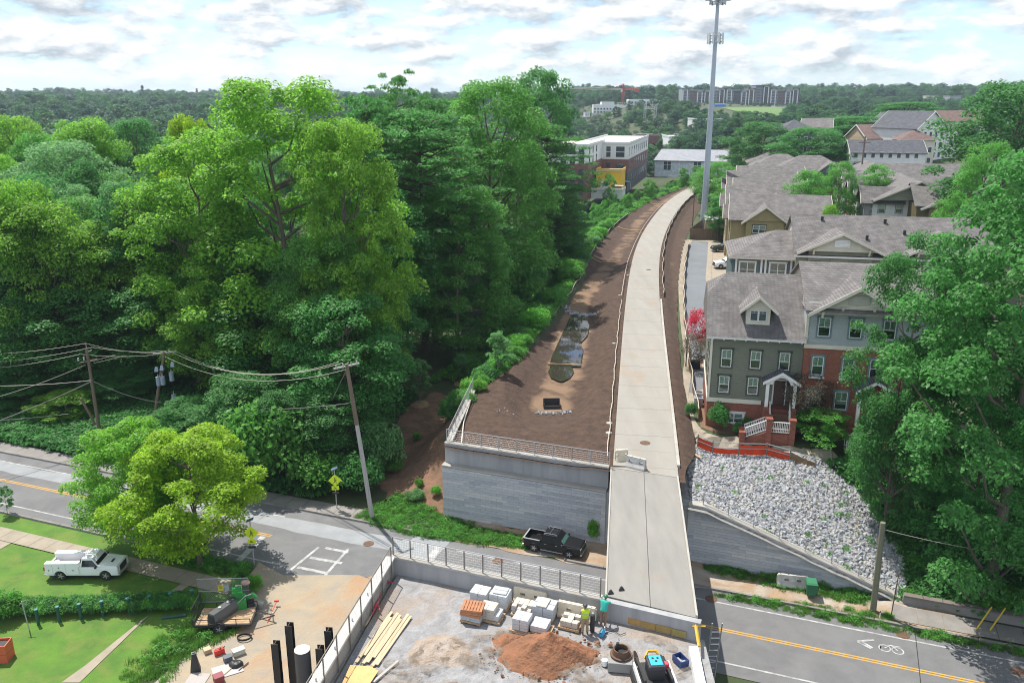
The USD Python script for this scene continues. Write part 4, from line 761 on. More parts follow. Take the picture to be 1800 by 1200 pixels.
def fbox(a, d0, d1, z, w, h, y, face):
    """a box on a wall: along the wall a +- w/2, d0..d1 outwards, centre height z"""
    dm, dd = (d0 + d1) / 2, d1 - d0
    if face == 'front': return (a, y - dm, z), (w, dd, h)
    if face == 'left': return (y - dm, a, z), (dd, w, h)
    if face == 'right': return (y + dm, a, z), (dd, w, h)
def window(t, a, z, w, h, y=0.0, face='front', trim=None, sash=None, sill=False, double=False, muntin=True, blind=.5):
    trim = trim or CREAM; sash = sash or TRIMW
    m = MB(); k = .13
    for c in ((a - w / 2 - k / 2, z, k, h + 2 * k), (a + w / 2 + k / 2, z, k, h + 2 * k), (a, z + h / 2 + k / 2 + .02, w + 2 * k + .12, k + .05), (a, z - h / 2 - k / 2, w, k)): m.box(*fbox(c[0], .0, .06, c[1], c[2], c[3], y, face))
    f = part(t, 'window', m, trim)
    s = MB()
    for c in ((a - w / 2 + .03, z, .06, h), (a + w / 2 - .03, z, .06, h), (a, z + h / 2 - .03, w - .12, .06), (a, z - h / 2 + .03, w - .12, .06), (a, z, w - .12, .05)): s.box(*fbox(c[0], .012, .045, c[1], c[2], c[3], y, face))
    if double: s.box(*fbox(a, .012, .05, z, .09, h - .12, y, face))
    elif muntin: s.box(*fbox(a, .015, .04, z + h / 4, .03, h / 2 - .06, y, face))
    part(f, 'sash', s, sash); part(f, 'pane', MB().box(*fbox(a, .022, .03, z, w - .12, h - .12, y, face)), GLASS)
    bh = h * blind
    part(f, 'blind', MB().box(*fbox(a, .006, .016, z + h / 2 - .06 - bh / 2 + .03, w - .12, bh, y, face)), BLIND)
    if bh < h - .2: part(f, 'dark_interior', MB().box(*fbox(a, .002, .012, z - bh / 2, w - .12, h - bh - .06, y, face)), ROOM)
    if sill: part(f, 'sill', MB().box(*fbox(a, .0, .16, z - h / 2 - .22, w + .34, .14, y, face)), TRIMW)
    return f
def farwin(t, a, z, w, h, y=0.0, face='front', trim=None, rows=1):
    f = part(t, 'window', MB().box(*fbox(a, -.02, .05, z, w + .24, h + .24, y, face)), trim or TRIMW)
    part(f, 'pane', MB().box(*fbox(a, .02, .07, z, w, h, y, face)), FGLASS)
def chevron(cx, w, ze, rise, oh, th, lo, hi, axis='y'):
    k = rise / (w / 2) * oh
    return MB().prism([(cx - w / 2 - oh, ze - k), (cx - w / 2 - oh, ze - k - th), (cx, ze + rise - th), (cx + w / 2 + oh, ze - k - th), (cx + w / 2 + oh, ze - k), (cx, ze + rise)], axis, lo, hi)
def gable(t, cx, w, ze, rise, lo, hi, axis, roof, wallm, oh=.45, fascia=None, ends=(1, 1), vent=False, brackets=False):
    """gable roof with its ridge along the axis (y or x) from lo to hi; cx, w across; gable walls at the ends"""
    part(t, 'roof', chevron(cx, w, ze, rise, oh, .14, lo - .4, hi + .4, axis), roof)
    for e, (p0, p1, q0, q1) in zip(ends, ((lo - .46, lo - .40, lo, lo + .18), (hi + .40, hi + .46, hi - .18, hi))):
        if not e: continue
        part(t, 'rake_board', chevron(cx, w, ze + .02, rise, oh + .02, .30, p0, p1, axis), fascia or CREAM)
        part(t, 'gable_wall', MB().prism([(cx - w / 2, ze - .05), (cx + w / 2, ze - .05), (cx, ze + rise - .12)], axis, q0, q1), wallm)
def hip(t, x0, x1, y0, y1, ze, rise, roof, oh=.5, r0=None, r1=None, axis='x', fascia=None):
    x0 -= oh; x1 += oh; y0 -= oh; y1 += oh
    if axis == 'x': ym = (y0 + y1) / 2; k = (y1 - y0) / 2; ra, rb = (x0 + k if r0 is None else r0, ym), (x1 - k if r1 is None else r1, ym)
    else: xm = (x0 + x1) / 2; k = (x1 - x0) / 2; ra, rb = (xm, y0 + k if r0 is None else r0), (xm, y1 - k if r1 is None else r1)
    part(t, 'roof', hullpts([(x, y, ze) for x in (x0, x1) for y in (y0, y1)] + [(*ra, ze + rise), (*rb, ze + rise)]), roof)
    part(t, 'fascia', MB().lohi((x0 + .03, y0 + .03, ze - .2), (x1 - .03, y1 - .03, ze - .002)), fascia or CREAM)
def wall(t, x0, x1, y0, y1, z0, z1, m, name='wall'): return part(t, name, MB().lohi((x0, y0, z0), (x1, y1, z1)), m)

# --- the town house nearest to the riprap: grey green unit and brick unit
HROT = -11.3; HO = np.array([17.0, 67.5]); HC, HS = math.cos(math.radians(HROT)), math.sin(math.radians(HROT))
def HL(x, y, o=None): o = HO if o is None else o; return o + [x * HC - y * HS, x * HS + y * HC]
h1 = thing('town_house', 'three storey town house with grey green unit, brick unit and roof dormer beside the riprap', 'town house', (*HO, 4.7), HROT)
wall(h1, 0, 7.55, 0, 11, -1.5, 3.15, BK, 'brick_base'); wall(h1, .03, 7.55, .03, 11, 3.15, 9.3, SD['green'])
part(h1, 'band', MB().lohi((-.06, -.07, 3.12), (4.5, .0, 3.5)).lohi((-.07, -.07, 3.12), (-.001, 11, 3.5)), CREAM); part(h1, 'corner_board', MB().lohi((-.05, -.05, 3.5), (.14, .02, 9.1)), CREAM)
part(h1, 'roof', hullpts([(-.45, -.55, 9.12), (7.6, -.55, 9.12), (-.45, 11.5, 9.12), (7.6, 11.5, 9.12), (1.3, 5.5, 13.5), (7.6, 5.5, 13.5), (-.45, 3.2, 12.05), (-.45, 7.8, 12.05)]), SH)
part(h1, 'eave_board', MB().lohi((-.42, -.5, 8.92), (7.6, -.42, 9.11)), TRIMW)
for k in range(9): part(h1, 'rafter_tail', MB().box((.1 + k * .9, -.3, 8.95), (.09, .34, .26)), TRIMW)
for a in (1.35, 3.75, 6.1): window(h1, a, 7.1, .85, 1.55, .03, trim=DKGREEN, blind=.55)
for a in (1.3, 3.7): window(h1, a, 4.75, .85, 1.5, .03, trim=DKGREEN, blind=.5)
window(h1, 2.35, 1.75, 1.5, .85, 0, trim=TRIMW, double=True, muntin=False, blind=.75)
for y, z in ((2.5, 7.0), (5.5, 7.0), (2.5, 4.75), (6.5, 4.75)): window(h1, y, z, .8, 1.45, .03, 'left', trim=DKGREEN)
# dormer
d = part(h1, 'dormer', MB().lohi((2.75, .62, 9.9), (4.7, 3.6, 11.6)), CREAM)
part(d, 'dormer_roof', chevron(3.72, 2.2, 11.62, .95, .45, .13, .2, 4.4), SH); part(d, 'rake_board', chevron(3.72, 2.2, 11.64, .95, .47, .26, .14, .2), CREAM); part(d, 'gable_wall', MB().prism([(2.75, 11.58), (4.7, 11.58), (3.72, 12.4)], 'y', .64, .8), CREAM)
for a in (3.38, 4.07): part(d, 'sash', MB().lohi((a - .34, .56, 10.35), (a + .34, .61, 11.25)), TRIMW); part(d, 'pane', MB().lohi((a - .27, .53, 10.42), (a + .27, .6, 11.02)), FGLASS); part(d, 'pane', MB().lohi((a - .27, .53, 11.06), (a - .02, .6, 11.19)), FGLASS); part(d, 'pane', MB().lohi((a + .02, .53, 11.06), (a + .27, .6, 11.19)), FGLASS)
# porch of the grey green unit
part(h1, 'porch_roof', chevron(5.9, 2.5, 5.75, .75, .25, .12, -1.3, 0), SH2); part(h1, 'porch_rake', chevron(5.9, 2.5, 5.77, .75, .27, .26, -1.36, -1.3), TRIMW)
arch = sg.Polygon([(4.65, 5.4), (7.15, 5.4), (7.15, 5.75), (5.9, 6.45), (4.65, 5.75)]).difference(sg.Point(5.9, 5.25).buffer(.75))
part(h1, 'porch_arch', MB().prism(arch, 'y', -1.22, -1.08), TRIMW)
for a in (4.8, 7.0): part(h1, 'porch_column', MB().lohi((a - .13, -1.25, 3.4), (a + .13, -1.0, 5.45)), TRIMW); part(h1, 'pier', MB().lohi((a - .25, -1.4, .3), (a + .25, -.85, 3.4)), BK)
dr = part(h1, 'door', MB().lohi((5.45, -.05, 3.25), (6.35, .02, 5.4)), DOOR); part(dr, 'door_frame', MB().lohi((5.33, -.06, 3.25), (5.44, .0, 5.5)).lohi((6.36, -.06, 3.25), (6.47, .0, 5.5)).lohi((5.33, -.06, 5.41), (6.47, .0, 5.52)), TRIMW); part(dr, 'handle', MB().box((6.25, -.08, 4.25), (.06, .06, .1)), M['steel'])
part(h1, 'porch_floor', MB().lohi((5.06, -1.15, 2.9), (6.74, 0, 3.2)), mat('brick_paving', (.15, .05, .03), .9, scale=5, var=.4))
part(h1, 'stair_base', MB().prism([(-1.15, .3), (-1.15, 2.88), (-1.3, 2.8), (-2.05, 2.0), (-2.85, 2.0), (-2.85, .3)], 'x', 5.06, 6.74), BK)
for k in range(5): part(h1, 'step', MB().lohi((5.1, -1.16 - k * .18 - .19, 2.82 - k * .16 - .1), (6.7, -1.16 - k * .18, 2.82 - k * .16 + .04)), M['manhole'])
part(h1, 'landing', MB().lohi((5.06, -2.85, 1.96), (6.74, -2.06, 2.07)), M['walk_dark'])
part(h1, 'stair_wall', MB().prism([(5.04, .3), (5.04, 1.85), (3.0, .95), (3.0, .3)], 'y', -2.95, -2.75), BK)
for k in range(8): part(h1, 'step', MB().lohi((4.8 - k * .25, -2.72, .4), (5.05 - k * .25, -2.12, 1.9 - k * .15)), M['walk_dark'])
for x, y, zt in ((4.98, -2.9, 2.95), (6.85, -2.9, 2.95), (2.9, -2.9, 1.6), (2.9, -2.0, 1.6), (4.98, -2.0, 2.95)): part(h1, 'brick_pier', MB().lohi((x - .22, y - .22, .2), (x + .22, y + .22, zt)).lohi((x - .27, y - .27, zt), (x + .27, y + .27, zt + .1)), BK)
part(h1, 'landing_wall', MB().lohi((5.2, -2.96, .3), (6.63, -2.86, 1.7)), BK)
def rail(t, p0, p1, h, n, m):
    p0, p1 = np.array(p0, float), np.array(p1, float); r = MB(); r.tube([p0 + [0, 0, h], p1 + [0, 0, h]], .045, 4).tube([p0 + [0, 0, .12], p1 + [0, 0, .12]], .04, 4)
    for f in np.linspace(0, 1, n): q = p0 + (p1 - p0) * f; r.box(q + [0, 0, h / 2 + .05], (.045, .045, h - .1))
    part(t, 'balustrade', r, m)
rail(h1, (5.22, -2.9, 1.72), (6.6, -2.9, 1.72), 1.0, 11, TRIMW); rail(h1, (4.75, -2.85, 1.85), (3.1, -2.85, 1.05), .95, 13, TRIMW); rail(h1, (4.75, -2.05, 1.85), (3.1, -2.05, 1.05), .95, 13, TRIMW)
rail(h1, (5.1, -1.2, 3.0), (5.1, -2.05, 2.1), .9, 4, TRIMW); rail(h1, (6.7, -1.2, 3.0), (6.7, -2.05, 2.1), .9, 4, TRIMW)
# brick unit
wall(h1, 7.56, 17.4, -.15, 11.5, -1.5, 6.75 + 1.75, BK, 'brick_wall'); wall(h1, 7.58, 17.4, -.12, 11.5, 8.75, 12.35, SD['blue'])
part(h1, 'band', MB().lohi((7.5, -.24, 8.45), (17.45, -.14, 8.80)), CREAM); part(h1, 'corner_board', MB().lohi((7.5, -.2, 8.8), (7.72, -.1, 12.2)), CREAM)
part(h1, 'frieze', MB().lohi((7.56, -.19, 11.4), (17.4, -.121, 12.3)), CREAM)
part(h1, 'roof', chevron(5.6, 12.4, 12.1, 2.6, .5, .16, 7.25, 17.6, 'x'), SH); part(h1, 'gable_wall', MB().prism([(-.1, 12.15), (11.4, 12.15), (5.65, 14.5)], 'x', 7.6, 7.75), SD['cream'])
part(h1, 'eave_board', MB().lohi((7.25, -.98, 11.68), (17.6, -.9, 11.92)), TRIMW)
gable(h1, 11.3, 6.6, 11.95, 2.0, -.75, 5.0, 'y', SH, SD['cream'], .55, ends=(1, 0))
part(h1, 'gable_vent', MB().lohi((10.5, -.82, 12.45), (12.1, -.76, 13.2)), plain('vent_grey', (.42, .41, .36), .7))
for a in (8.6, 10.1, 12.5, 14.0): part(h1, 'bracket', MB().prism([(-1.2, 12.6 - abs(a - 11.3) * .3), (-.75, 12.6 - abs(a - 11.3) * .3), (-.75, 11.9 - abs(a - 11.3) * .25)], 'x', a - .09, a + .09), CREAM)
for a in (8.95, 11.4, 14.0): window(h1, a, 10.3, .95, 1.6, -.12, trim=BLUETRIM, blind=.45)
for a in (8.75, 11.15, 13.3): window(h1, a, 6.95, .9, 1.6, -.15, trim=BLUETRIM, sill=True, blind=.5)
window(h1, 10.9, 4.0, 1.0, 1.6, -.15, trim=BLUETRIM, blind=.7); window(h1, 8.6, 4.0, 1.0, 1.6, -.15, trim=BLUETRIM, blind=.7)
part(h1, 'porch_roof', chevron(13.2, 2.6, 5.6, .8, .25, .12, -1.9, -.15), SH2); part(h1, 'porch_rake', chevron(13.2, 2.6, 5.62, .8, .27, .26, -1.96, -1.9), TRIMW)
for a in (12.0, 14.4): part(h1, 'porch_column', MB().lohi((a - .13, -1.85, 2.5), (a + .13, -1.6, 5.3)), TRIMW); part(h1, 'pier', MB().lohi((a - .25, -2.0, -.6), (a + .25, -1.45, 2.5)), BK)
rail(h1, (13.2, -2.9, 1.6), (11.2, -2.9, .6), .95, 13, TRIMW); rail(h1, (13.2, -2.0, 1.6), (11.2, -2.0, .6), .95, 13, TRIMW)
part(h1, 'stair_base', MB().prism([(11.2, .2), (13.3, .2), (13.3, 1.7), (11.2, .65)], 'y', -3.1, -1.9), BK)
for x, y, z in ((9.5, 7.8, 13.85), (14, 8.6, 13.5)): part(h1, 'roof_vent', MB().cyl((x, y, z - .4), (x, y, z + .3), .1, 8), M['steel'])
def rowhouse(name, label, o, rot, z): return thing(name, label, 'town house', (*o, z), rot)
# --- second row
h2 = rowhouse('town_house', 'wide grey roofed town house row directly behind the dormer house, with cream front gables', (28.0, 103.5), HROT, 5.2)
wall(h2, 0, 8, 0, 11, -.5, 8.6, SD['teal']); hip(h2, 0, 8.4, -.3, 11, 8.75, 2.7, SH, r1=8.4)
wall(h2, 7.5, 30, -1.2, 12, -.5, 9.6, SD['sage'], 'wall'); part(h2, 'roof', chevron(5.2, 12.8, 9.7, 3.9, .5, .16, 7.2, 30.4, 'x'), SH); part(h2, 'gable_wall', MB().prism([(-1.1, 9.6), (11.5, 9.6), (5.2, 13.4)], 'x', 7.55, 7.7), SD['cream'])
part(h2, 'eave_board', MB().lohi((7.2, -1.78, 9.2), (30.4, -1.7, 9.42)), TRIMW)
for cx, w in ((12.6, 8.6), (24.5, 8.0)):
    wall(h2, cx - w / 2 + .6, cx + w / 2 - .6, -1.5, 2, -.5, 10.0, SD['sage'], 'bay'); gable(h2, cx, w + .8, 10.1, 2.25, -2.0, 4.5, 'y', SH, SD['cream'], .5, ends=(1, 0))
    part(h2, 'gable_vent', MB().lohi((cx - .9, -2.08, 10.6), (cx + .9, -2.0, 11.5)), SD['white'])
    for a in (cx - 2.2, cx + 2.2): window(h2, a, 8.0, 2.0, 1.2, -1.5, trim=DKGREEN, double=True)
    for a in (cx - 3.2, cx + 3.2): part(h2, 'bracket', MB().prism([(-2.5, 10.4), (-2.0, 10.4), (-2.0, 9.6)], 'x', a - .1, a + .1), CREAM)
for a in (1.9, 5.6): window(h2, a, 7.1, 1.9, 1.9, 0, trim=TRIMW, double=True, blind=.8)
for a in (.5, 3.6, 4.1, 7.2): part(h2, 'post_trim', MB().lohi((a - .12, -.1, 5.8), (a + .12, 0, 8.6)), TRIMW)
for x, y in ((16, 1.2), (18.5, 4), (20.5, 2.2), (11, 4.2)): part(h2, 'roof_vent', MB().box((x, y, 9.7 + (y + 1.7) * .6), (.3, .3, .5)), M['dark_iron'])
# --- third row, running away from the camera
h3 = rowhouse('town_house', 'long stepped row of grey gabled roofs behind the cream gabled row, nearest the mast', (36.5, 137.5), -13, 5.3)
for k, (x0, x1, y0, y1, ze, ri, col) in enumerate(((0, 15.8, 0, 13, 8.8, 3.4, 'olive'), (-.4, 13.6, 13.5, 25, 9.2, 3.2, 'tan'), (1.2, 14.6, 25.5, 38, 9.5, 3.2, 'sage'), (.2, 13.8, 38.5, 50, 9.9, 3.2, 'olive'), (2.5, 16.5, 50.5, 62, 10.3, 3.0, 'tan'))):
    wall(h3, x0, x1, y0, y1, -.5, ze + .05, SD[col]); gable(h3, (y0 + y1) / 2, y1 - y0, ze, ri, x0, x1, 'x', SH, SD[col], .5)
    cx = x0 + (5.4 if k % 2 == 0 else 8.5); wall(h3, cx - 3, cx + 3, y0 - 1.0, y0 + 1, -.5, ze - .3, SD[col], 'bay'); gable(h3, cx, 6.6, ze - .2, 2.4, y0 - 1.2, y0 + 5.5, 'y', SH, SD[col], .5, ends=(1, 0))
    if k == 0:
        window(h3, cx - .9, ze - 1.6, 2.0, 1.3, y0 - 1.0, trim=DKGREEN, double=True)
    gable(h3, y0 + 6, 5.5, ze - .2, 1.8, x0 - .9, x0 + 4, 'x', SH, SD['cream'], .4, ends=(1, 0))
    for j in range(2): window(h3, y0 + 3 + 5 * j, ze - 1.8, 1.1, 1.4, x0, 'left', trim=DKGREEN); window(h3, y0 + 3 + 5 * j, ze - 4.8, 1.1, 1.4, x0, 'left', trim=DKGREEN)
h4 = rowhouse('town_house', 'far grey roofed town house row with a small arched dormer, left of the courtyard', (62.5, 205), -13, 5.6)
for x0, x1, y0, y1, ze, ri, col in ((-9, 5, 0, 13, 9.0, 3.2, 'tan'), (2, 20, 6, 19, 10.2, 3.6, 'teal'), (-3, 12, 14, 26, 10.4, 3.2, 'sage')): wall(h4, x0, x1, y0, y1, -.5, ze + .05, SD[col]); hip(h4, x0, x1, y0, y1, ze, ri, SH)
gable(h4, 15, 7, 10.0, 2.8, 4.8, 11, 'y', SH, SD['teal'], .5, ends=(1, 0))
for a in (13.5, 16.5): farwin(h4, a, 8.2, 1.6, 1.5, 6.0)
wall(h4, 11, 19, 5.0, 6, 0, 6.8, BK, 'brick_bay')
for a in (8.5, 11.0, 13.5, 16.0): 
    for z in (4.5, 7.6): farwin(h4, a, z, 1.0, 1.5, 20.0, 'right')
# --- right block
h5 = rowhouse('town_house', 'big right hand town house block with olive gable end and coloured left facade', (69.8, 160), -13, 5.4)
wall(h5, 0, 8, 4, 62, -.5, 8.8, SD['white'])
for a in (2.2, 5.4):
    for z in (4.2, 7.0): window(h5, a, z, 1.2, 1.6, 4.0, trim=BLUETRIM); wall(h5, 7, 26, -3, 62, -.5, 8.7, SD['olive'], 'wall')
gable(h5, 8.5, 15.5, 8.9, 3.6, 2.6, 62.5, 'y', SH, SD['sage'], .5)
part(h5, 'roof', chevron(3, 12, 8.8, 3.5, .5, .16, 6.5, 27, 'x'), SH); part(h5, 'gable_wall', MB().prism([(-2.8, 8.7), (8.8, 8.7), (3, 12.1)], 'x', 25.7, 25.9), SD['olive'])
gable(h5, 15.5, 15.0, 8.3, 3.4, -4.2, 6, 'y', SH, SD['olive'], .6, ends=(1, 0)); wall(h5, 9, 22, -3.8, 0, -.5, 8.3, SD['olive'], 'bay')
for a in (13.8, 19.0): window(h5, a, 6.9, 1.2, 1.7, -3.8, trim=DKGREEN)
for k in range(7):
    y = 7 + 8 * k; col = (SD['grey'], SD['white'], BK, SD['blue'], SD['tan'], SD['sage'], SD['white'])[k]
    wall(h5, -1.0, 0.5, y - 3, y + 3, -.5, 8.2, col, 'bay'); gable(h5, y, 6.4, 8.4, 2.6, -1.4, 6, 'x', SH, col, .45, ends=(1, 0))
    for a in (y - 1.4, y + 1.4):
        for z in (2.0, 4.6, 7.1): window(h5, a, z, 1.1, 1.5, -1.0, 'left', trim=(BLUETRIM, CREAM, TRIMW)[k % 3])
gable(h5, 30, 12, 8.9, 3.4, 8, 27, 'x', SH, SD['grey'], .5); gable(h5, 48, 12, 9.2, 3.6, 8, 30, 'x', SH, SD['grey'], .5)
h6 = rowhouse('town_house', 'low hipped grey roofs behind the right hand block, cut by the round tree', (78, 232), -13, 6.5)
for x0, x1, y0, y1, ze, ri in ((-6, 16, 0, 14, 8.8, 3.4), (8, 30, 4, 20, 9.4, 3.8), (-12, 4, 10, 24, 9.0, 3.2)): wall(h6, x0, x1, y0, y1, -3, ze + .05, SD['tan']); hip(h6, x0, x1, y0, y1, ze, ri, SH)
gable(h6, 24, 6, 9.2, 2.2, 2.6, 9, 'y', SH, SD['cream'], .5, ends=(1, 0)); gable(h6, 27.5, 4, 8.6, 1.6, 2.0, 9, 'y', SH, SD['cream'], .5, ends=(1, 0))
# --- single houses on the rise behind
def house(name, label, u, v, y, w, dpt, h, rise, wallm, roof, rot, kind_='gable', fx='y'):
    x, z0 = Q(u, v, y); zb = min(G(x, y), z0); t = thing(name, label, 'house', (x, y, zb), rot)
    wall(t, -w / 2, w / 2, 0, dpt, -1, h + (z0 - zb), wallm); H_ = h + (z0 - zb)
    if kind_ == 'gable': gable(t, 0 if fx == 'y' else dpt / 2, w if fx == 'y' else dpt, H_, rise, 0 if fx == 'y' else -w / 2, dpt if fx == 'y' else w / 2, fx, roof, wallm, .4, TRIMW)
    else: hip(t, -w / 2, w / 2, 0, dpt, H_, rise, roof)
    for a in np.arange(-w / 2 + 1.2, w / 2 - .8, 2.2):
        for z in np.arange(1.8, H_ - .5, 2.9): farwin(t, a, z, .9, 1.4, 0)
    return t
house('house', 'white house with a tall white gable on the rise at right', 1634, 262, 246, 12, 16, 6, 4.6, SD['white'], SH2, 24)
house('house', 'white wing with many windows right of the white gable', 1660, 266, 250, 8, 8, 6.2, 1.5, SD['white'], SH2, 10, 'hip')
house('house', 'house with faded red brown roof left of the white gable', 1570, 262, 255, 17, 14, 3.2, 3.8, SD['tan'], SHR, 5, 'gable', 'x')
house('house', 'pale house with small red roof in front of the white gable', 1612, 268, 240, 9, 9, 3.6, 2.6, SD['cream'], SHR, -8, 'hip')
house('house', 'house under a blue grey roof below the red brown roof', 1560, 285, 228, 19, 11, 2.6, 3.0, SD['white'], SH2, -10, 'gable', 'x')
house('house', 'grey hip roofed house among dark trees left of centre of the far roofs', 1402, 262, 262, 11, 11, 5.5, 3.2, SD['teal'], SH2, 0, 'hip')
house('house', 'tan gabled house just right of the grey hip roofed house', 1432, 258, 268, 9, 11, 6.0, 2.6, SD['cream'], SH, -20, 'gable', 'x')
house('house', 'small grey gabled roof showing above the red brown roof', 1566, 240, 300, 8, 10, 5, 3, SD['grey'], SH2, 0)
house('house', 'tan roofed house at the top of the rise right of the white gable', 1690, 238, 300, 15, 12, 5, 3.4, SD['cream'], SHR, -5, 'gable', 'x')
# --- flat roofed buildings
def block(name, label, o, rot, z, w, dp, layers, roofm, cat='building'):
    t = thing(name, label, cat, (*o, z), rot); zz = -1.0
    for h, m in layers: wall(t, 0, w, 0, dp, zz, h, m); zz = h
    part(t, 'roof', MB().lohi((-.15, -.15, zz), (w + .15, dp + .15, zz + .25)), roofm)
    part(t, 'parapet', MB().lohi((-.15, -.15, zz + .25), (w + .15, .1, zz + .8)).lohi((w - .1, .1, zz + .25), (w + .15, dp + .15, zz + .8)).lohi((-.15, .1, zz + .25), (.1, dp + .15, zz + .8)), layers[-1][1])
    return t
PW = plain('white_render', (0.66, 0.67, 0.66), .7); MAROON = brickmat('maroon_brick', (.16, .07, .06), (.21, .095, .08), (.15, .1, .09), .6, .2, .02); FLAT = plain('pale_flat_roof', (.55, .52, .45), .8); YEL = plain('yellow_render', (.72, .44, .02), .6); CHAR = plain('charcoal_base', (.07, .075, .08), .7)
ht = block('apartment_building', 'four storey building with white top floors over maroon brick, beside the yellow pavilion', (21.2, 266), -15, 6, 15.4, 58, [(5.0, CHAR), (9.1, MAROON), (13.6, PW)], FLAT)
for a, w in ((2.9, 2.4), (6.5, 1.1), (9.2, 1.1), (12.9, 2.4)):
    for z, h in ((12.2, 1.3), (10.5, 1.2), (7.3, 1.2)): farwin(ht, a, z, w, h, 0, trim=CHAR)
for k in range(9):
    for z in (11.4, 7.2, 3.0): farwin(ht, 3 + k * 6.2, z, 1.3, 2.2, 15.4, 'right', trim=CHAR)
h8 = block('apartment_building', 'white and brick building end half hidden by the edge of the wood', (5, 243), -15, 6, 17, 30, [(9.4, MAROON), (14.2, PW)], FLAT)
for k in range(3):
    for z in (13, 10.4, 7, 4, 1.6): farwin(h8, 10 + k * 2.6, z, 1.3, 1.7, 0, trim=CHAR); farwin(h8, 3 + k * 6, z, 1.3, 1.7, 17, 'right', trim=CHAR)
yp = block('pavilion', 'bright yellow rendered pavilion with a white arch in front of the maroon brick building', (25.0, 249), -15, 6, 7.6, 8, [(6.6, YEL)], FLAT)
part(yp, 'arch_panel', MB().prism(sg.Polygon([(1.2, .4), (4.2, .4), (4.2, 2.6)] + [(2.7 + 1.5 * math.cos(a), 2.6 + 1.5 * math.sin(a)) for a in np.linspace(.2, 2.9, 8)] + [(1.2, 2.6)]), 'y', -.08, -.02), PW); part(yp, 'canopy', MB().lohi((5.2, -2.5, 2.6), (8.4, -.16, 2.8)), PW)
part(yp, 'motif', MB().prism(sg.Point(3.6, 5.2).buffer(.9, 6), 'y', -.06, -.02), plain('brown_motif', (.14, .07, .03), .7))
for k, (u, v) in enumerate(((1086, 331), (1097, 332))):
    p = P(u, v, 6.0); cn = thing('canopy_tent', ('left' if k == 0 else 'right') + ' of two bright blue pop up canopies by the yellow pavilion', 'canopy', (*p, 6), 10); part(cn, 'canopy_top', hullpts([(-1.6, -1.6, 2.2), (1.6, -1.6, 2.2), (1.6, 1.6, 2.2), (-1.6, 1.6, 2.2), (0, 0, 3.1)]), plain('blue_canvas_%s' % 'ab'[k], (.03, .32, .62), .7))
    for sx in (-1.5, 1.5):
        for sy in (-1.5, 1.5): part(cn, 'leg', MB().cyl((sx, sy, 0), (sx, sy, 2.25), .04, 5), M['white'])
p = P(1052, 342, 6.0); block('low_building', 'low grey flat roofed shed in front of the yellow pavilion', p - np.array([6, 0]), -15, 6, 13, 7, [(1.3, PW)], FLAT)
MET = brickmat('metal_sheet', (.21, .215, .235), (.26, .265, .28), (.15, .155, .17), 1.0, 30, .05, .5, .3); METW = brickmat('pale_metal_wall', (.50, .55, .60), (.55, .60, .64), (.42, .46, .5), 1.0, 30, .05, .6, .2)
wh = thing('warehouse', 'pale blue metal warehouse with low grey roof left of the mast', 'warehouse', (54, 318, 6), -18)
wall(wh, 0, 26, 0, 40, -1, 5, METW); part(wh, 'roof', chevron(20, 40, 5.1, 3.0, .4, .2, -.5, 26.5, 'x'), MET); part(wh, 'gable_wall', MB().prism([(.1, 5), (39.9, 5), (20, 7.9)], 'x', 0, .2), METW)
for a in (3.4, 14.5): part(wh, 'window', MB().lohi((a, -.1, 1.6), (a + 2.6, .02, 4.6)), FGLASS); part(wh, 'window_grid', MB().lohi((a - .1, -.13, 3.3), (a + 2.7, -.11, 3.45)).lohi((a + 1.2, -.135, 1.6), (a + 1.35, -.115, 4.6)), PW)
for u, v, y, w, d_, h, m, lb in ((1165, 262, 430, 40, 22, 3, PW, 'low white roofed building behind the warehouse'), (1230, 258, 440, 32, 22, 4, PW, 'white flat building behind the mast, right of the low white roof'), (1195, 248, 480, 50, 16, 3.5, MAROON, 'long low brown building in front of the far woods'), (1262, 243, 520, 30, 20, 4, PW, 'white flat building touching the mast in the valley')):
    x, z = Q(u, v, y); z = G(x, y); block('low_building', lb, (x - w / 2, y), 0, z, w, d_, [(h, m)], PW)
# far ridge: apartments, white building with the crane, sheds
x, _ = Q(1197, 192, 985); ap = thing('apartment_building', 'long dark and white apartment block on the far ridge behind the mast', 'building', (x, 985, 20), 0)
DKB = plain('dark_cladding', (.10, .09, .10), .7); GRB = plain('grey_cladding', (.30, .31, .34), .7); BRN = plain('brown_cladding', (.22, .15, .13), .7)
for k in range(16):
    a = k * 8.4; hh = 22.5 + (2.2 if k in (0, 5, 6, 9, 10, 11, 12, 15) else 0) + (3 if k in (10, 11) else 0); wall(ap, a, a + 8.4, 0 if k % 3 else -1.5, 18, -4, hh, (GRB, BRN, GRB, DKB)[k % 4], 'bay')
    if k % 3 != 1: part(ap, 'white_frame', MB().lohi((a + .4, -2.4, 4), (a + 1.4, -1.6, hh)).lohi((a + 5.4, -2.4, 4), (a + 6.4, -1.6, hh)).lohi((a + .4, -2.4, hh - 1), (a + 6.4, -1.6, hh)), PW)
    part(ap, 'cornice', MB().lohi((a - .2, -3.2, hh), (a + 8.6, 19, hh + 1.0)), DKB if hh > 23 else GRB)
    w_ = MB()
    for z in np.arange(2, hh - 2, 3.1): w_.box((a + 3.4, -2.0, z), (2.2, .9, 1.7)); w_.box((a + 7.2, -2.0, z), (.9, .9, 1.7))
    part(ap, 'windows', w_, FGLASS)
x, _ = Q(1043, 197, 830); wb = thing('office_building', 'white multi storey building on the far ridge under the red crane', 'building', (x, 830, Q(1043, 200, 830)[1]), 0)
for a0, a1, hh in ((0, 20, 8.5), (8, 20, 11), (20, 34, 8), (34, 64, 13.5)): wall(wb, a0, a1, 0 if hh < 10 else .4, 16, -4, hh, PW)
w_ = MB()
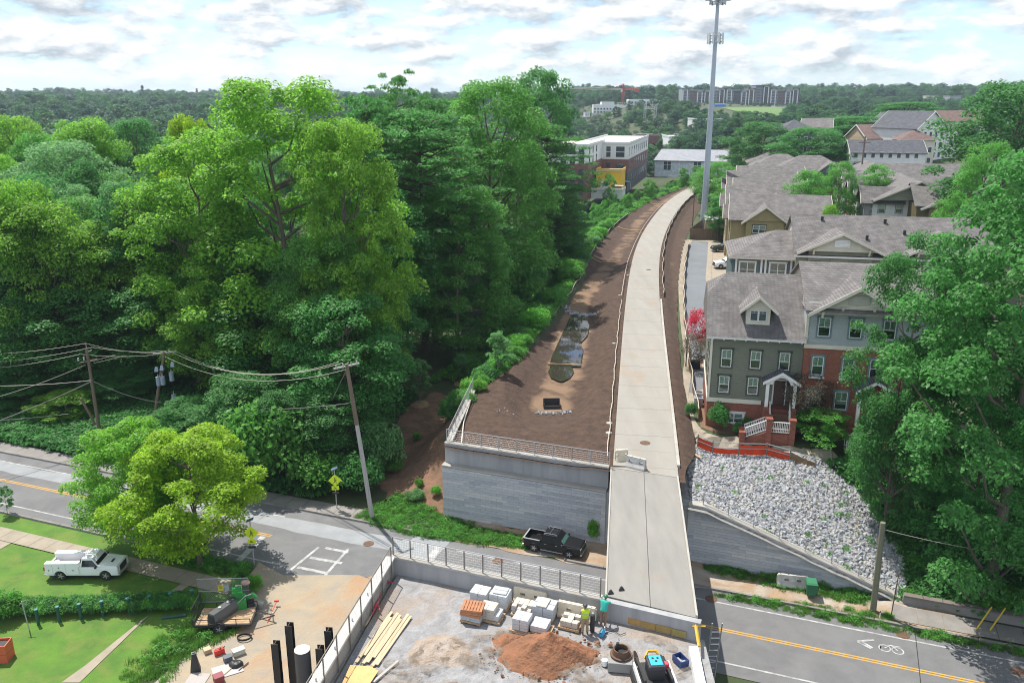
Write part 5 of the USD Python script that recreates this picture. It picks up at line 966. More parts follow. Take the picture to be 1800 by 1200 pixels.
for a in np.arange(1.5, 62, 3.0):
    for z in np.arange(1.5, (7.5 if a < 34 else 12), 3): w_.box((a, -.05, z), (1.5, .3, 1.4))
part(wb, 'windows', w_, FGLASS)
for u0, u1, v0, v1, y, m, lb in ((1160, 1206, 189, 196, 860, MAROON, 'low red brown building on the far ridge'), (1181, 1206, 186, 189, 880, PW, 'white rooftop building above the low red brown building'), (1255, 1312, 190, 200, 800, PW, 'low pale building on the ridge just right of the mast'), (1362, 1388, 188, 199, 800, FLAT, 'small pale block on the ridge among dark trees'), (1443, 1492, 186, 192, 760, FLAT, 'low tan building among the far trees'), (1028, 1037, 199, 204, 760, PW, 'tiny white hut at the foot of the far white building'), (1632, 1648, 170, 180, 900, FLAT, 'far pale tower block on the right skyline'), (1668, 1690, 170, 183, 900, GRB, 'far grey block on the right skyline'), (118, 132, 168, 178, 1200, FLAT, 'far pale building on the left skyline')):
    (xa, za), (xb, zb) = Q(u0, v1, y), Q(u1, v0, y); t = block('low_building', lb, (xa, y), 0, za, xb - xa, 14, [(zb - za, m)], m); farwin(t, (xb - xa) * .3, (zb - za) * .5, (xb - xa) * .12, (zb - za) * .35); farwin(t, (xb - xa) * .65, (zb - za) * .5, (xb - xa) * .12, (zb - za) * .35)
x, z = Q(1265, 190, 806); tk = thing('storage_tank', 'blue storage tank on the roof of the low pale building right of the mast', 'tank', (x, 806, z)); part(tk, 'shell', MB().cyl((-5, 0, 2), (5, 0, 2), 2.2, 14), plain('blue_tank', (.05, .16, .42), .5))
for a in (-3, 3): part(tk, 'cradle', MB().lohi((a - .5, -2, -1), (a + .5, 2, .6)), GRB)
fl = sg.Polygon([P(u, v, 10) for u, v in ((1236, 232), (1370, 236), (1375, 212), (1330, 206), (1240, 207))]); 
structure('meadow', drape(sg.Polygon([Q_ for Q_ in ((175, 570), (265, 600), (330, 770), (190, 780))]), .4, step=20), mat('meadow_grass', (.11, .19, .04), .9, col2=(.07, .14, .03), scale=.02))
# ---------------------------------------------------------------- vehicles
WGL = usdkit.material(stage, '/World/Looks/car_glass', {'p': ('principled_bsdf', {'base_color': (0.012, 0.015, 0.017), 'roughness': .04, 'specular_ior_level': .6})}, [], surface='p.BSDF')
GGL = usdkit.material(stage, '/World/Looks/green_car_glass', {'p': ('principled_bsdf', {'base_color': (0.05, 0.12, 0.10), 'roughness': .05, 'specular_ior_level': .7})}, [], surface='p.BSDF')
RIM = plain('alloy_rim', (.45, .46, .47), .35, .7); TAIL = plain('red_lamp', (.35, .01, .015), .25); HEAD = plain('headlamp', (.62, .62, .56), .15); CHROME = plain('chrome', (.6, .6, .6), .2, .9)
def wheel(t, x, y, r, w=.24):
    sg_ = 1 if y > 0 else -1
    prof = [(r * .62, -w / 2), (r * .95, -w / 2), (r, -w / 2 + .04), (r, w / 2 - .04), (r * .95, w / 2), (r * .62, w / 2)]
    ty = trimesh.creation.revolve(np.array(prof + prof[:1]), sections=20); R = trimesh.transformations.rotation_matrix(np.pi / 2, [1, 0, 0]); R[:3, 3] = (x, y, r)
    wl = part(t, 'wheel', MB().tm(ty, R), M['rubber'], smooth=30)
    m = MB(); yo = y + sg_ * w * .3
    m.cyl((x, yo - .02, r), (x, yo + .02, r), r * .62, 20); part(wl, 'rim_disc', m, M['dark_iron'])
    s = MB(); yy_ = y + sg_ * w * .44
    for k in range(5): a = k * 1.2566; s.box((x + math.cos(a) * r * .32, yy_, r + math.sin(a) * r * .32), (r * .58, .03, r * .2), ry=-a)
    s.cyl((x, yy_ - .02, r), (x, yy_ + .03, r), r * .16, 10); part(wl, 'rim_spokes', s, RIM)
def pane(t, name, pts, m, out=.012):
    p = np.array(pts, float); n = np.cross(p[1] - p[0], p[2] - p[0]); n /= np.linalg.norm(n); c = p.mean(0)
    if np.dot(n, c - [0, 0, .9] - [c[0] * .3, 0, 0]) < 0: n = -n
    part(t, name, m3.Manifold.hull_points(np.vstack([p + n * out, p - n * .03])), m)
def lerp(a, b, t): return np.array(a) * (1 - t) + np.array(b) * t
def quadin(a, b, c, d, u0, u1, v0, v1):          # a,b bottom; d,c top
    f = lambda u, v: lerp(lerp(a, b, u), lerp(d, c, u), v)
    return [f(u0, v0), f(u1, v0), f(u1, v1), f(u0, v1)]
def car(t, paint, L=4.6, W=1.82, hood=1.0, belt=1.0, roof=1.62, ghb=(-1.9, .95), ghr=(-1.5, .25), wr=.35, wx=(-1.35, 1.4), bed=None, windows=3, glass=None, wglass=None, hoodz=None, suv=True):
    glass = glass or WGL; h2 = W / 2; x0, x1 = -L / 2, L / 2; hz = hoodz or belt + .08
    b = rbox((x0, -h2, .3), (x1, h2, belt), .1) if bed is None else rbox((x0 + .02, -h2, .42), (x1, h2, belt), .1)
    b += hullpts([(ghb[1] - .1, s * (h2 - .1), z) for s in (-1, 1) for z in (.6, hz + .02)] + [(x1 - .14, s * (h2 - .16), z) for s in (-1, 1) for z in (.6, hz - .1)], .05)
    gb = [(x, s * (h2 - .07), belt - .05) for x in ghb for s in (-1, 1)]; gr = [(x, s * (h2 - .25), roof - .06) for x in ghr for s in (-1, 1)]
    b += hullpts(gb + gr, .05)
    if bed:
        bx0, bx1, bz = bed; b += m3.Manifold.cube((bx1 - bx0, W - .02, bz - .6)).translate((bx0, -h2 + .01, .6)); b -= m3.Manifold.cube((bx1 - bx0 - .16, W - .26, 1.0)).translate((bx0 + .08, -h2 + .13, .74))
    for x in wx:
        for s in (-1, 1): b -= m3.Manifold.cylinder(.5, wr + .08, wr + .08, 24).rotate((90, 0, 0)).translate((x, s * (h2 - .0) + .25, wr + .02))
    part(t, 'body', b, paint, smooth=35)
    part(t, 'underbody', MB().lohi((x0 + .2, -h2 + .3, .2), (x1 - .2, h2 - .3, .6)), M['black'])
    for x in wx:
        for s in (-1, 1): wheel(t, x, s * (h2 - .13), wr)
    e = .045; zb, zt = belt + .02, roof - .1
    A = lambda x, s, top: np.array([x, s * (h2 - (.25 if top else .07) + e), zt if top else zb])
    fb, fr = ghb[1] + e, ghr[1] + e; rb, rr = ghb[0] - e, ghr[0] - e
    pane(t, 'windscreen', quadin(A(fb, -1, 0), A(fb, 1, 0), A(fr, 1, 1), A(fr, -1, 1), .05, .95, .08, .95), wglass or glass)
    pane(t, 'rear_window', quadin(A(rb, -1, 0), A(rb, 1, 0), A(rr, 1, 1), A(rr, -1, 1), .08, .92, .1, .9), glass)
    for s in (-1, 1):
        for k in range(windows): g = .93 / windows; pane(t, 'side_window', quadin(A(ghb[0], s, 0), A(ghb[1], s, 0), A(ghr[1], s, 1), A(ghr[0], s, 1), .05 + k * g, .03 + (k + 1) * g, .06, .9), glass)
        part(t, 'mirror', rbox((ghb[1] - .28, s * (h2 + .11) - .1, belt), (ghb[1] - .12, s * (h2 + .11) + .1, belt + .2), .04), M['black'])
        part(t, 'headlight', rbox((x1 - .22, s * (h2 - .24) - .18, belt - .2), (x1 + .0, s * (h2 - .24) + .18, belt - .03), .04), HEAD)
        part(t, 'tail_light', rbox((x0 - .03, s * (h2 - .1) - .1, belt - .28), (x0 + .1, s * (h2 - .1) + .1, belt + (.05 if bed else -.02)), .03), TAIL)
    part(t, 'front_bumper', rbox((x1 - .1, -h2 + .05, .38), (x1 + .1, h2 - .05, .6), .06), M['black'] if bed is None else CHROME if paint is not M['black'] else M['dark_iron'])
    part(t, 'grille', rbox((x1 - .12, -h2 + .42, .62), (x1 + .02, h2 - .42, belt - .04), .03), M['dark_iron'])
    part(t, 'rear_bumper', rbox((x0 - .1, -h2 + .08, .4), (x0 + .1, h2 - .08, .58), .05), CHROME if bed else paint)
CARBLACK = usdkit.material(stage, '/World/Looks/black_car_paint', {'p': ('principled_bsdf', {'base_color': (.005, .005, .006), 'roughness': .35, 'coat_weight': .25, 'specular_ior_level': .35})}, [], surface='p.BSDF')
CARWHITE = usdkit.material(stage, '/World/Looks/white_car_paint', {'p': ('principled_bsdf', {'base_color': (.74, .75, .76), 'roughness': .35, 'coat_weight': .5})}, [], surface='p.BSDF')
CARDARK = usdkit.material(stage, '/World/Looks/dark_teal_car_paint', {'p': ('principled_bsdf', {'base_color': (.012, .025, .03), 'roughness': .25, 'coat_weight': .6})}, [], surface='p.BSDF')
pc = (P(938, 966, .1) + P(1000, 986, .1)) / 2 + NRM * .85
bp = thing('pickup_truck', 'black crew cab pickup with silver roof rails parked below the abutment wall', 'pickup truck', (*pc, .1), ROADROT - 1, scale=.86)
car(bp, CARBLACK, 5.3, 1.88, belt=1.06, roof=1.80, ghb=(-1.0, 1.2), ghr=(-.78, .42), wr=.38, wx=(-1.62, 1.62), bed=(-2.6, -1.04, 1.17), windows=2, wglass=GGL, hoodz=1.15)
for s in (-1, 1):
    part(bp, 'roof_rail', MB().tube([(-.75, s * .62, 1.80), (-.6, s * .62, 1.88), (.3, s * .62, 1.88), (.42, s * .62, 1.80)], .03, 6), CHROME); part(bp, 'running_board', MB().lohi((-1.0, s * .93 - .07, .36), (1.05, s * .93 + .07, .42)), M['steel'])
    for x in (-.55, .45): part(bp, 'door_handle', MB().box((x, s * .945, .98), (.2, .02, .04)), CHROME)
part(bp, 'rail_bar', MB().cyl((-.25, -.62, 1.88), (-.25, .62, 1.88), .025, 6), CHROME); part(bp, 'sunroof', rbox((-.2, -.4, 1.79), (.3, .4, 1.815), .01), WGL)
part(bp, 'tailgate_cap', MB().lohi((-2.66, -.93, 1.165), (-2.54, .93, 1.2)), M['steel'])
for s in (-1, 1): part(bp, 'bed_cap', MB().lohi((-2.54, s * .88 - .06, 1.165), (-1.1, s * .88 + .06, 1.2)), M['steel'])
wc = (P(98, 1021, 0) + P(180, 1022, 0)) / 2 + np.array([.2, .95])
wt = thing('utility_truck', 'white service pickup with toolbox body parked on the lawn', 'pickup truck', (*wc, .03), 0.5, scale=.86)
car(wt, CARWHITE, 6.1, 2.05, belt=1.2, roof=1.95, ghb=(.0, 1.5), ghr=(.12, .95), wr=.42, wx=(-1.75, 1.95), bed=(-2.9, -.12, 1.2), windows=1, hoodz=1.3)
for s in (-1, 1):
    sb = part(wt, 'side_locker', m3.Manifold.cube((2.75, .48, .95)).translate((-2.9, s * .84 - .24, .62)) - m3.Manifold.cylinder(.9, .5, .5, 24).rotate((90, 0, 0)).translate((-1.75, s * .84 + .45, .44)), CARWHITE)
    part(sb, 'locker_lid', rbox((-2.92, s * .84 - .25, 1.57), (-.14, s * .84 + .25, 1.63), .02), CARWHITE)
    for x in (-2.6, -1.75, -.6): part(sb, 'latch', MB().box((x, s * 1.09, 1.25 if x == -1.75 else 1.0), (.1, .03, .07)), M['black'])
    for x in (-2.28, -1.2): part(sb, 'door_seam', MB().box((x, s * 1.081, 1.1), (.02, .006, .9)), M['steel'])
part(wt, 'bed_floor', MB().lohi((-2.85, -.6, .9), (-.2, .6, .95)), plain('bed_liner', (.32, .27, .24), .8)); part(wt, 'headboard', MB().box((-.42, 0, 1.25), (.06, 1.2, .75), ry=.5), M['dark_iron'])
part(wt, 'hood_scoop', rbox((2.05, -.28, 1.27), (2.35, .28, 1.31), .015), M['black']); part(wt, 'loose_drum', MB().cyl((-2.5, .1, .95), (-2.5, .1, 1.2), .2, 12), M['steel'])
p = P(1262, 443, 5.3); t = thing('parked_car', 'dark teal saloon car parked beside the far end of the alley', 'car', (p[0] + 1.2, p[1] + .5, 5.42), 182); car(t, CARDARK, 4.7, 1.82, belt=.92, roof=1.45, ghb=(-1.9, .95), ghr=(-1.2, .1), wr=.33)
p = P(1270, 473, 5.3); t = thing('parked_car', 'white sport utility car parked beside the alley behind the town houses', 'car', (p[0] + 1.0, p[1] + .7, 5.42), 183); car(t, CARWHITE, 4.75, 1.9, belt=1.05, roof=1.72, ghb=(-2.2, .95), ghr=(-2.0, .25), wr=.37)
# utility trailer with generator tank and green pump
TR = thing('trailer', 'black utility trailer with plank deck and mesh ramp on the edge of the lawn', 'trailer', (*((P(352, 1112) + P(420, 1108)) / 2 + np.array([.3, .9])), 0.02), 3)
part(TR, 'frame', MB().lohi((-1.9, -1.0, .42), (1.7, -.93, .56)).lohi((-1.9, .93, .42), (1.7, 1.0, .56)).lohi((-1.9, -.93, .42), (-1.83, .93, .56)).lohi((1.63, -.93, .42), (1.7, .93, .56)).tube([(1.7, -.6, .48), (3.0, 0, .48)], .05, 4).tube([(1.7, .6, .48), (3.0, 0, .48)], .05, 4), M['black'])
for k in range(8): part(TR, 'deck_plank', MB().lohi((-1.82, -.92 + k * .23, .55), (1.62, -.71 + k * .23, .6)), M['pallet_wood'])
for s in (-1, 1):
    r = MB().cyl((-1.87, s * .97, .95), (1.67, s * .97, .95), .03, 5)
    for x in np.linspace(-1.87, 1.67, 5): r.cyl((x, s * .97, .56), (x, s * .97, .95), .03, 5)
    part(TR, 'side_rail', r, M['black']); wheel(TR, -.25, s * 1.15, .36, .22); part(TR, 'mudguard', MB().tube([(-.25 + .45 * math.cos(a), s * 1.15, .36 + .45 * math.sin(a)) for a in np.linspace(.3, 2.84, 9)], .05, 4), M['black'])
r = MB()
for z in np.linspace(.6, 1.75, 2): r.cyl((-1.95, -.95, z), (-1.95, .95, z), .03, 5)
for y in np.linspace(-.95, .95, 9): r.cyl((-1.95, y, .5), (-1.95, y, 1.75), .022, 5)
part(TR, 'ramp_gate', r, M['black']); part(TR, 'jockey_wheel', MB().cyl((2.9, 0, 0), (2.9, 0, .7), .05, 6), M['steel'])
tp = np.array([*((P(352, 1112) + P(420, 1108)) / 2 + np.array([.15, .9]))])
tk = thing('fuel_tank', 'long dark grey tank lying across the trailer deck', 'tank', (*tp, .62), 62)
part(tk, 'shell', m3.Manifold.hull_points(np.array([(x, y, z) for x in (-1.15, 1.15) for y, z in ((-.34, .05), (.34, .05), (.38, .35), (-.38, .35), (.24, .78), (-.24, .78))], float)), plain('dark_grey_tank', (.11, .115, .12), .35, .4)); part(tk, 'end_plate', m3.Manifold.hull_points(np.array([(x, y, z) for x in (-1.18, -1.152) for y, z in ((-.3, .1), (.3, .1), (.32, .35), (-.32, .35), (.2, .7), (-.2, .7))], float)), M['black'])
for x in (-.4, .3): part(tk, 'filler_cap', MB().cyl((x, 0, .78), (x, 0, .86), .1, 10), M['steel'])
GRN = plain('green_machine_paint', (.02, .22, .045), .4)
gp = P(424, 1082, 0) + np.array([.0, .2]); gm = thing('pump', 'bright green pump machine standing at the right end of the trailer', 'machine', (*gp, .0), 20)
part(gm, 'housing', rbox((-.35, -.45, .3), (.35, .45, 1.3), .06), GRN); part(gm, 'hopper', hullpts([(-.2, -.2, 1.3), (.2, .2, 1.3), (-.2, .2, 1.3), (.2, -.2, 1.3), (-.5, -.4, 1.9), (.1, .4, 1.9), (-.5, .4, 1.9), (.1, -.4, 1.9)]), GRN); part(gm, 'chute', MB().tube([(.3, 0, 1.1), (.8, -.2, 1.5), (1.0, -.25, 1.2)], .14, 8), GRN)
part(gm, 'skid', MB().lohi((-.5, -.5, 0), (.9, -.4, .3)).lohi((-.5, .4, 0), (.9, .5, .3)), M['black']); part(gm, 'handle', MB().tube([(-.2, -.5, 1.2), (.3, -.62, 1.7), (.7, -.5, 1.7)], .03, 5), M['steel']); part(gm, 'engine', rbox((.36, -.35, .3), (.85, .35, .85), .05), M['dark_iron'])
# ---------------------------------------------------------------- people
SKIN = plain('skin', (.20, .105, .065), .55)
def limb(*js): 
    o = m3.Manifold()
    for (p, r), (q, s) in zip(js[:-1], js[1:]): o += m3.Manifold.batch_hull([m3.Manifold.sphere(r, 10).translate(tuple(map(float, p))), m3.Manifold.sphere(s, 10).translate(tuple(map(float, q)))])
    return o
def soft(m, L=.035, it=6):
    t = trimesh.Trimesh(*meshkit.arrays(m.refine_to_length(L))[:2], process=True); trimesh.smoothing.filter_taubin(t, iterations=it); return t
def hand(wrist, d, side):
    d = np.array(d, float) / np.linalg.norm(d); s = np.cross(d, [0, 1, 0]); s /= np.linalg.norm(s) + 1e-9; w = np.array(wrist, float); o = limb((w, .026), (w + d * .085, .036))
    for k, ln in enumerate((.062, .075, .08, .07)): a = w + d * .09 + s * (k - 1.5) * .019; o += limb((a, .0095), (a + d * ln * .55 + [0, .012, 0], .009), (a + d * ln + [0, .03, 0], .008))
    a = w + d * .03 - s * .03; return o + limb((a, .011), (a + d * .04 - s * .025, .0105), (a + d * .075 - s * .02 + [0, .01, 0], .009))
def person(name, label, loc, rot, shirt, pants, hat, vest=None, J=None):
    t = thing(name, label, 'person', loc, rot); j = dict(hipL=(.1, 0, .93), hipR=(-.1, 0, .93), kneeL=(.12, .03, .5), kneeR=(-.12, .05, .5), ankL=(.13, -.02, .09), ankR=(-.13, 0, .09), pelvis=(0, 0, .97), waist=(0, 0, 1.12), chest=(0, .01, 1.34), neck=(0, .02, 1.5), head=(0, .05, 1.63), shL=(.19, 0, 1.42), shR=(-.19, 0, 1.42), elL=(.26, .02, 1.14), elR=(-.26, .02, 1.14), wrL=(.24, .2, .95), wrR=(-.24, .2, .95)); j.update(J or {})
    v = lambda k: np.array(j[k], float)
    torso = lambda e: m3.Manifold.batch_hull([m3.Manifold.sphere(r + e, 12).translate(tuple(p)) for p, r in ((v('pelvis') + [.08, 0, 0], .095), (v('pelvis') - [.08, 0, 0], .095), (v('waist') + [.06, 0, 0], .10), (v('waist') - [.06, 0, 0], .10))]) + m3.Manifold.batch_hull([m3.Manifold.sphere(r + e, 12).translate(tuple(p)) for p, r in ((v('waist') + [.06, 0, 0], .10), (v('waist') - [.06, 0, 0], .10), (v('chest') + [.09, 0, 0], .11), (v('chest') - [.09, 0, 0], .11), (v('shL') * [.75, 1, 1], .075), (v('shR') * [.75, 1, 1], .075))])
    b = torso(0) + limb((v('chest'), .09), (v('neck'), .055), (v('head'), .06))
    hd = v('head'); f = np.array([0, 1, 0])
    b += m3.Manifold.batch_hull([m3.Manifold.sphere(.088, 16).translate(tuple(hd + [0, -.015, .035])), m3.Manifold.sphere(.055, 12).translate(tuple(hd + [0, .03, -.075]))]) + limb((hd + [0, .085, .0], .012), (hd + [0, .105, -.03], .016))
    for s in (-1, 1): b += limb((hd + [s * .085, -.01, .01], .016), (hd + [s * .085, -.01, -.025], .012))
    for s in 'LR': b += limb((v('sh' + s), .06), (v('el' + s), .042), (v('wr' + s), .028)) + limb((v('hip' + s), .09), (v('knee' + s), .06), (v('ank' + s), .042)); b += hand(v('wr' + s), v('wr' + s) - v('el' + s), 1)
    part(t, 'body', soft(b, .03, 4), SKIN, smooth=True)
    for s in (-1, 1): part(t, 'eye', trimesh.creation.icosphere(1, .011).apply_translation(hd + [s * .034, .083, .02]), M['black'])
    part(t, 'mouth', MB().box(hd + [0, .082, -.062], (.045, .012, .008)), plain(name + '_mouth_%d' % (len(label)), (.16, .05, .045), .6))
    top = torso(.022); 
    for s in 'LR': top += limb((v('sh' + s), .075), (lerp(v('sh' + s), v('el' + s), .85), .058))
    part(t, 'shirt', soft(top, .05, 4), shirt, smooth=True)
    pt = m3.Manifold.batch_hull([m3.Manifold.sphere(.115, 12).translate(tuple(v('pelvis') + [a, 0, -.02])) for a in (-.08, .08)])
    for s in 'LR': pt += limb((v('hip' + s), .112), (v('knee' + s), .08), (v('ank' + s) + [0, 0, .02], .065))
    part(t, 'trousers', soft(pt, .05, 4), pants, smooth=True)
    for s in 'LR': a = v('ank' + s); part(t, 'boot', soft(limb((a + [0, -.03, .03], .055), (a + [0, -.03, -.035], .05), (a + [0, .15, -.045], .04)), .04, 2), plain(name + '_boot_%s%d' % (s, len(label)), (.12, .08, .05), .8), smooth=True)
    if vest is not None:
        part(t, 'vest', soft(torso(.036) - m3.Manifold.cube((1, 1, .2)).translate((-.5, -.5, .8)), .05, 3), vest, smooth=True)
        for zz in (1.1, 1.28): part(t, 'reflective_band', MB().tube([(math.cos(a) * .235, math.sin(a) * .165, zz) for a in np.linspace(0, 2 * np.pi, 17)], .014, 4, False), M['steel'])
    hp = part(t, 'helmet', m3.Manifold.sphere(.125, 18).scale((.95, 1.08, .9)).translate(tuple(hd + [0, -.01, .06])) - m3.Manifold.cube((1, 1, .3)).translate((hd[0] - .5, hd[1] - .5, hd[2] - .24)), hat, smooth=35)
    part(hp, 'brim', m3.Manifold.cylinder(.015, .15, .15, 20).scale((.9, 1.08, 1)).translate(tuple(hd + [0, .02, .058])), hat); return t
HIV = plain('hi_vis_yellow', (.50, .70, .03), .6); TEAL = plain('teal_shirt', (.03, .42, .34), .8)
p = P(1028, 1112, PZ); person('person', 'worker in yellow hi vis vest and dark helmet standing beside the pallets, back to camera', (*p, PZ - .02), 10, plain('grey_shirt', (.25, .24, .24), .8), plain('khaki_trousers', (.30, .24, .16), .85), plain('navy_helmet', (.035, .04, .06), .4), HIV, dict(wrR=(-.1, .34, 1.15), elR=(-.28, .1, 1.16)))
p = P(1060, 1098, PZ); person('person', 'worker in teal shirt and green helmet leaning over the concrete end wall of the deck', (*p, PZ - .02), -25, TEAL, plain('brown_trousers', (.24, .16, .11), .85), plain('green_helmet', (.02, .16, .06), .4), None, dict(waist=(0, .06, 1.12), chest=(0, .16, 1.32), neck=(0, .25, 1.46), head=(0, .32, 1.58), shL=(.19, .17, 1.4), shR=(-.19, .17, 1.4), elL=(.24, .42, 1.24), elR=(-.24, .42, 1.24), wrL=(.18, .62, 1.12), wrR=(-.18, .62, 1.12), kneeL=(.12, .06, .5), ankL=(.15, -.12, .09)))
# ---------------------------------------------------------------- things on the platform and around the worksite
STONE = [mat('cut_stone_' + n, c, .85, var=.15, scale=4, obj=True) for n, c in (('white', (.52, .54, .55)), ('grey', (.40, .42, .44)), ('cream', (.50, .46, .39)))]
rb = random.Random(21)
def pallet(label, u, v, rot, loads, z=PZ, wood=None):
    p = P(u, v, z); t = thing('pallet', label, 'pallet', (*p, z + .0), rot, None); w = wood or M['pallet_wood']
    for k in range(7): part(t, 'top_slat', MB().lohi((-.6 + k * .175, -.5, .115), (-.46 + k * .175, .5, .14)), w)
    for y in (-.5, -.06, .38): part(t, 'bearer', MB().lohi((-.6, y, .022), (.59, y + .12, .114)), w)
    for x in (-.6, -.1, .4): part(t, 'base_slat', MB().lohi((x, -.5, 0), (x + .19, .5, .02)), w)
    return p, rot
def blockstack(label, u, v, rot, nx, ny, rows, size, m, z=PZ, off=(0, 0), zb=.142, wrap=False, messy=0.0):
    p = P(u, v, z); t = thing('stone_stack', label, 'stone stack', (*p, z + zb), rot); lx, ly, lz = size; rbk = random.Random(int(u * 7 + v))
    for k in range(rows):
        for i in range(nx):
            for j in range(ny):
                if messy and k == rows - 1 and rbk.random() < messy: continue
                c = ((i - (nx - 1) / 2) * lx + off[0] + rbk.uniform(-.01, .01), (j - (ny - 1) / 2) * ly + off[1] + rbk.uniform(-.01, .01), lz * (k + .5))
                part(t, 'block', MB().box(c, (lx - .02, ly - .02, lz - .012), rz=rbk.uniform(-.02, .02) + messy * rbk.uniform(-.4, .4)), m)
    return t
R0 = ROADROT
pallet('empty looking pallet under the leftmost back stone stack, near the wall', 848, 1057, R0, 0); blockstack('white cubic stone stack at the back left, nearest the wall', 845, 1055, R0, 2, 2, 3, (.5, .45, .2), STONE[0])
pallet('pallet under the tall tapered white stack by the barrier', 880, 1064, R0, 0); blockstack('tall tapered pale stone stack second from the left in the back row', 880, 1064, R0, 2, 2, 4, (.52, .46, .2), STONE[0]); blockstack('few flat slabs lying on top of the tall tapered stack', 881, 1064, R0 + 5, 1, 2, 1, (.8, .35, .07), STONE[1], zb=.95)
pallet('grey laden pallet under the pile of reddish pallets', 832, 1087, R0, 0); blockstack('low grey slab stack beneath the pile of reddish pallets', 832, 1087, R0, 2, 2, 2, (.58, .48, .14), STONE[1])
for k in range(3):
    p = P(832, 1087, PZ); t = thing('pallet', ('lowest', 'middle', 'topmost')[k] + ' reddish wood pallet in the pile left of the stone stacks', 'pallet', (*p, PZ + .425 + .145 * k), R0 + 5 * k)
    for q in range(7): part(t, 'top_slat', MB().lohi((-.6 + q * .175, -.5, .115), (-.46 + q * .175, .5, .14)), M['red_wood'])
    for y in (-.5, -.06, .38): part(t, 'bearer', MB().lohi((-.6, y, .0), (.59, y + .12, .114)), M['red_wood'])
pallet('pallet under the cream stack in the middle of the front row', 866, 1086, R0, 0); blockstack('cream stone stack in front of the tall tapered stack', 862, 1085, R0, 2, 2, 4, (.45, .42, .16), STONE[2], off=(-.1, 0)); blockstack('short white slab pile on the same pallet right of the cream stack', 862, 1085, R0, 1, 2, 2, (.3, .4, .16), STONE[0], off=(.48, 0))
pallet('pallet under the loose rubble stones beside the left barrier', 920, 1077, R0, 0); blockstack('jumbled pale stones loosely piled in front of the left barrier', 920, 1076, R0, 4, 3, 3, (.28, .3, .16), STONE[2], messy=.45)
pallet('pallet under the wide grey stack right of the rubble', 958, 1083, R0, 0); blockstack('wide pale grey stone stack right of the jumbled stones', 958, 1083, R0, 2, 2, 4, (.62, .5, .18), STONE[1]); blockstack('two cream slabs on the left of the wide grey stack top', 955, 1083, R0, 1, 2, 1, (.6, .45, .08), STONE[2], zb=.87)
pallet('pallet under the square white stack in the front row', 918, 1105, R0, 0); blockstack('square white stone stack at the front centre', 918, 1104, R0, 2, 2, 4, (.45, .42, .17), STONE[0])
pallet('pallet under the low white stack at the front right', 952, 1108, R0, 0); blockstack('low white stone stack at the front right of the row', 950, 1107, R0, 2, 2, 2, (.46, .45, .18), STONE[0])
pallet('pallet under strapped cream stones in front of the right barrier', 1003, 1099, R0, 0); blockstack('low strapped heap of cream stones in front of the right barrier', 1003, 1098, R0, 3, 3, 2, (.33, .3, .17), STONE[2], messy=.2)
BARR = plain('cream_plastic_barrier', (.62, .55, .42), .6); BARG = mat('dirty_concrete_barrier', (.50, .49, .46), .85, var=.35, scale=3)
def barrier(label, p, z, rot, L=1.9, m=BARR):
    t = thing('barrier', label, 'barrier', (*p, z), rot); pr = sg.Polygon([(-.3, 0), (.3, 0), (.3, .14), (.13, .42), (.10, .88), (-.10, .88), (-.13, .42), (-.3, .14)])
    b = trimesh.creation.extrude_polygon(pr, L, engine='earcut'); v = b.vertices; bm = m3.Manifold(m3.Mesh(np.column_stack([v[:, 2] - L / 2, v[:, 0], v[:, 1]]).astype(np.float32), b.faces.astype(np.uint32)))
    for x in (-.42, .42): bm -= m3.Manifold.cube((.3, 1, .16), True).translate((x, 0, .5))
    for x in (-.85, -.3, .3, .85): bm -= m3.Manifold.cylinder(.2, .05, .05, 10).translate((x, 0, .8))
    part(t, 'shell', bm, m); part(t, 'end_lug', MB().cyl((L / 2 + .02, 0, .1), (L / 2 + .02, 0, .8), .05, 8).cyl((-L / 2 - .02, 0, .1), (-L / 2 - .02, 0, .8), .05, 8), m)
barrier('cream plastic barrier against the wall behind the jumbled stones', P(932, 1058, PZ) , PZ, R0); barrier('cream plastic barrier against the wall behind the strapped cream stones', P(1020, 1087, PZ) + [-.2, .1], PZ, R0, 2.1)
barrier('cream barrier lying at the mouth of the trail, left and farther one', P(1092, 808, 6.42), 6.42, 8, .9); barrier('weathered barrier at the mouth of the trail, right and nearer one', P(1118, 822, 6.42), 6.42, -32, 1.5, BARG)
barrier('pale barrier standing at the foot of the wing wall beside the green bin', P(1392, 1028, .3), .25, R0 + 10, 2.0, BARG)
BIN = plain('green_plastic', (.02, .11, .055), .5); p = P(1425, 1043, .3); bn = thing('wheeled_bin', 'dark green wheeled bin beside the barrier at the wing wall', 'bin', (*p, .22), R0 + 8)
part(bn, 'tub', hullpts([(-.28, -.3, .08), (.28, -.3, .08), (.28, .28, .08), (-.28, .28, .08), (-.36, -.38, 1.0), (.36, -.38, 1.0), (.36, .38, 1.0), (-.36, .38, 1.0)]), BIN); part(bn, 'lid', hullpts([(-.38, -.42, 1.0), (.38, -.42, 1.0), (.38, .42, 1.0), (-.38, .42, 1.0), (-.3, -.3, 1.1), (.3, -.3, 1.1), (.3, .36, 1.12), (-.3, .36, 1.12)]), plain('bin_lid_green', (.03, .17, .08), .5))
for s in (-1, 1): part(bn, 'wheel', MB().cyl((s * .3, .34, .12), (s * .36, .34, .12), .12, 12), M['rubber'])
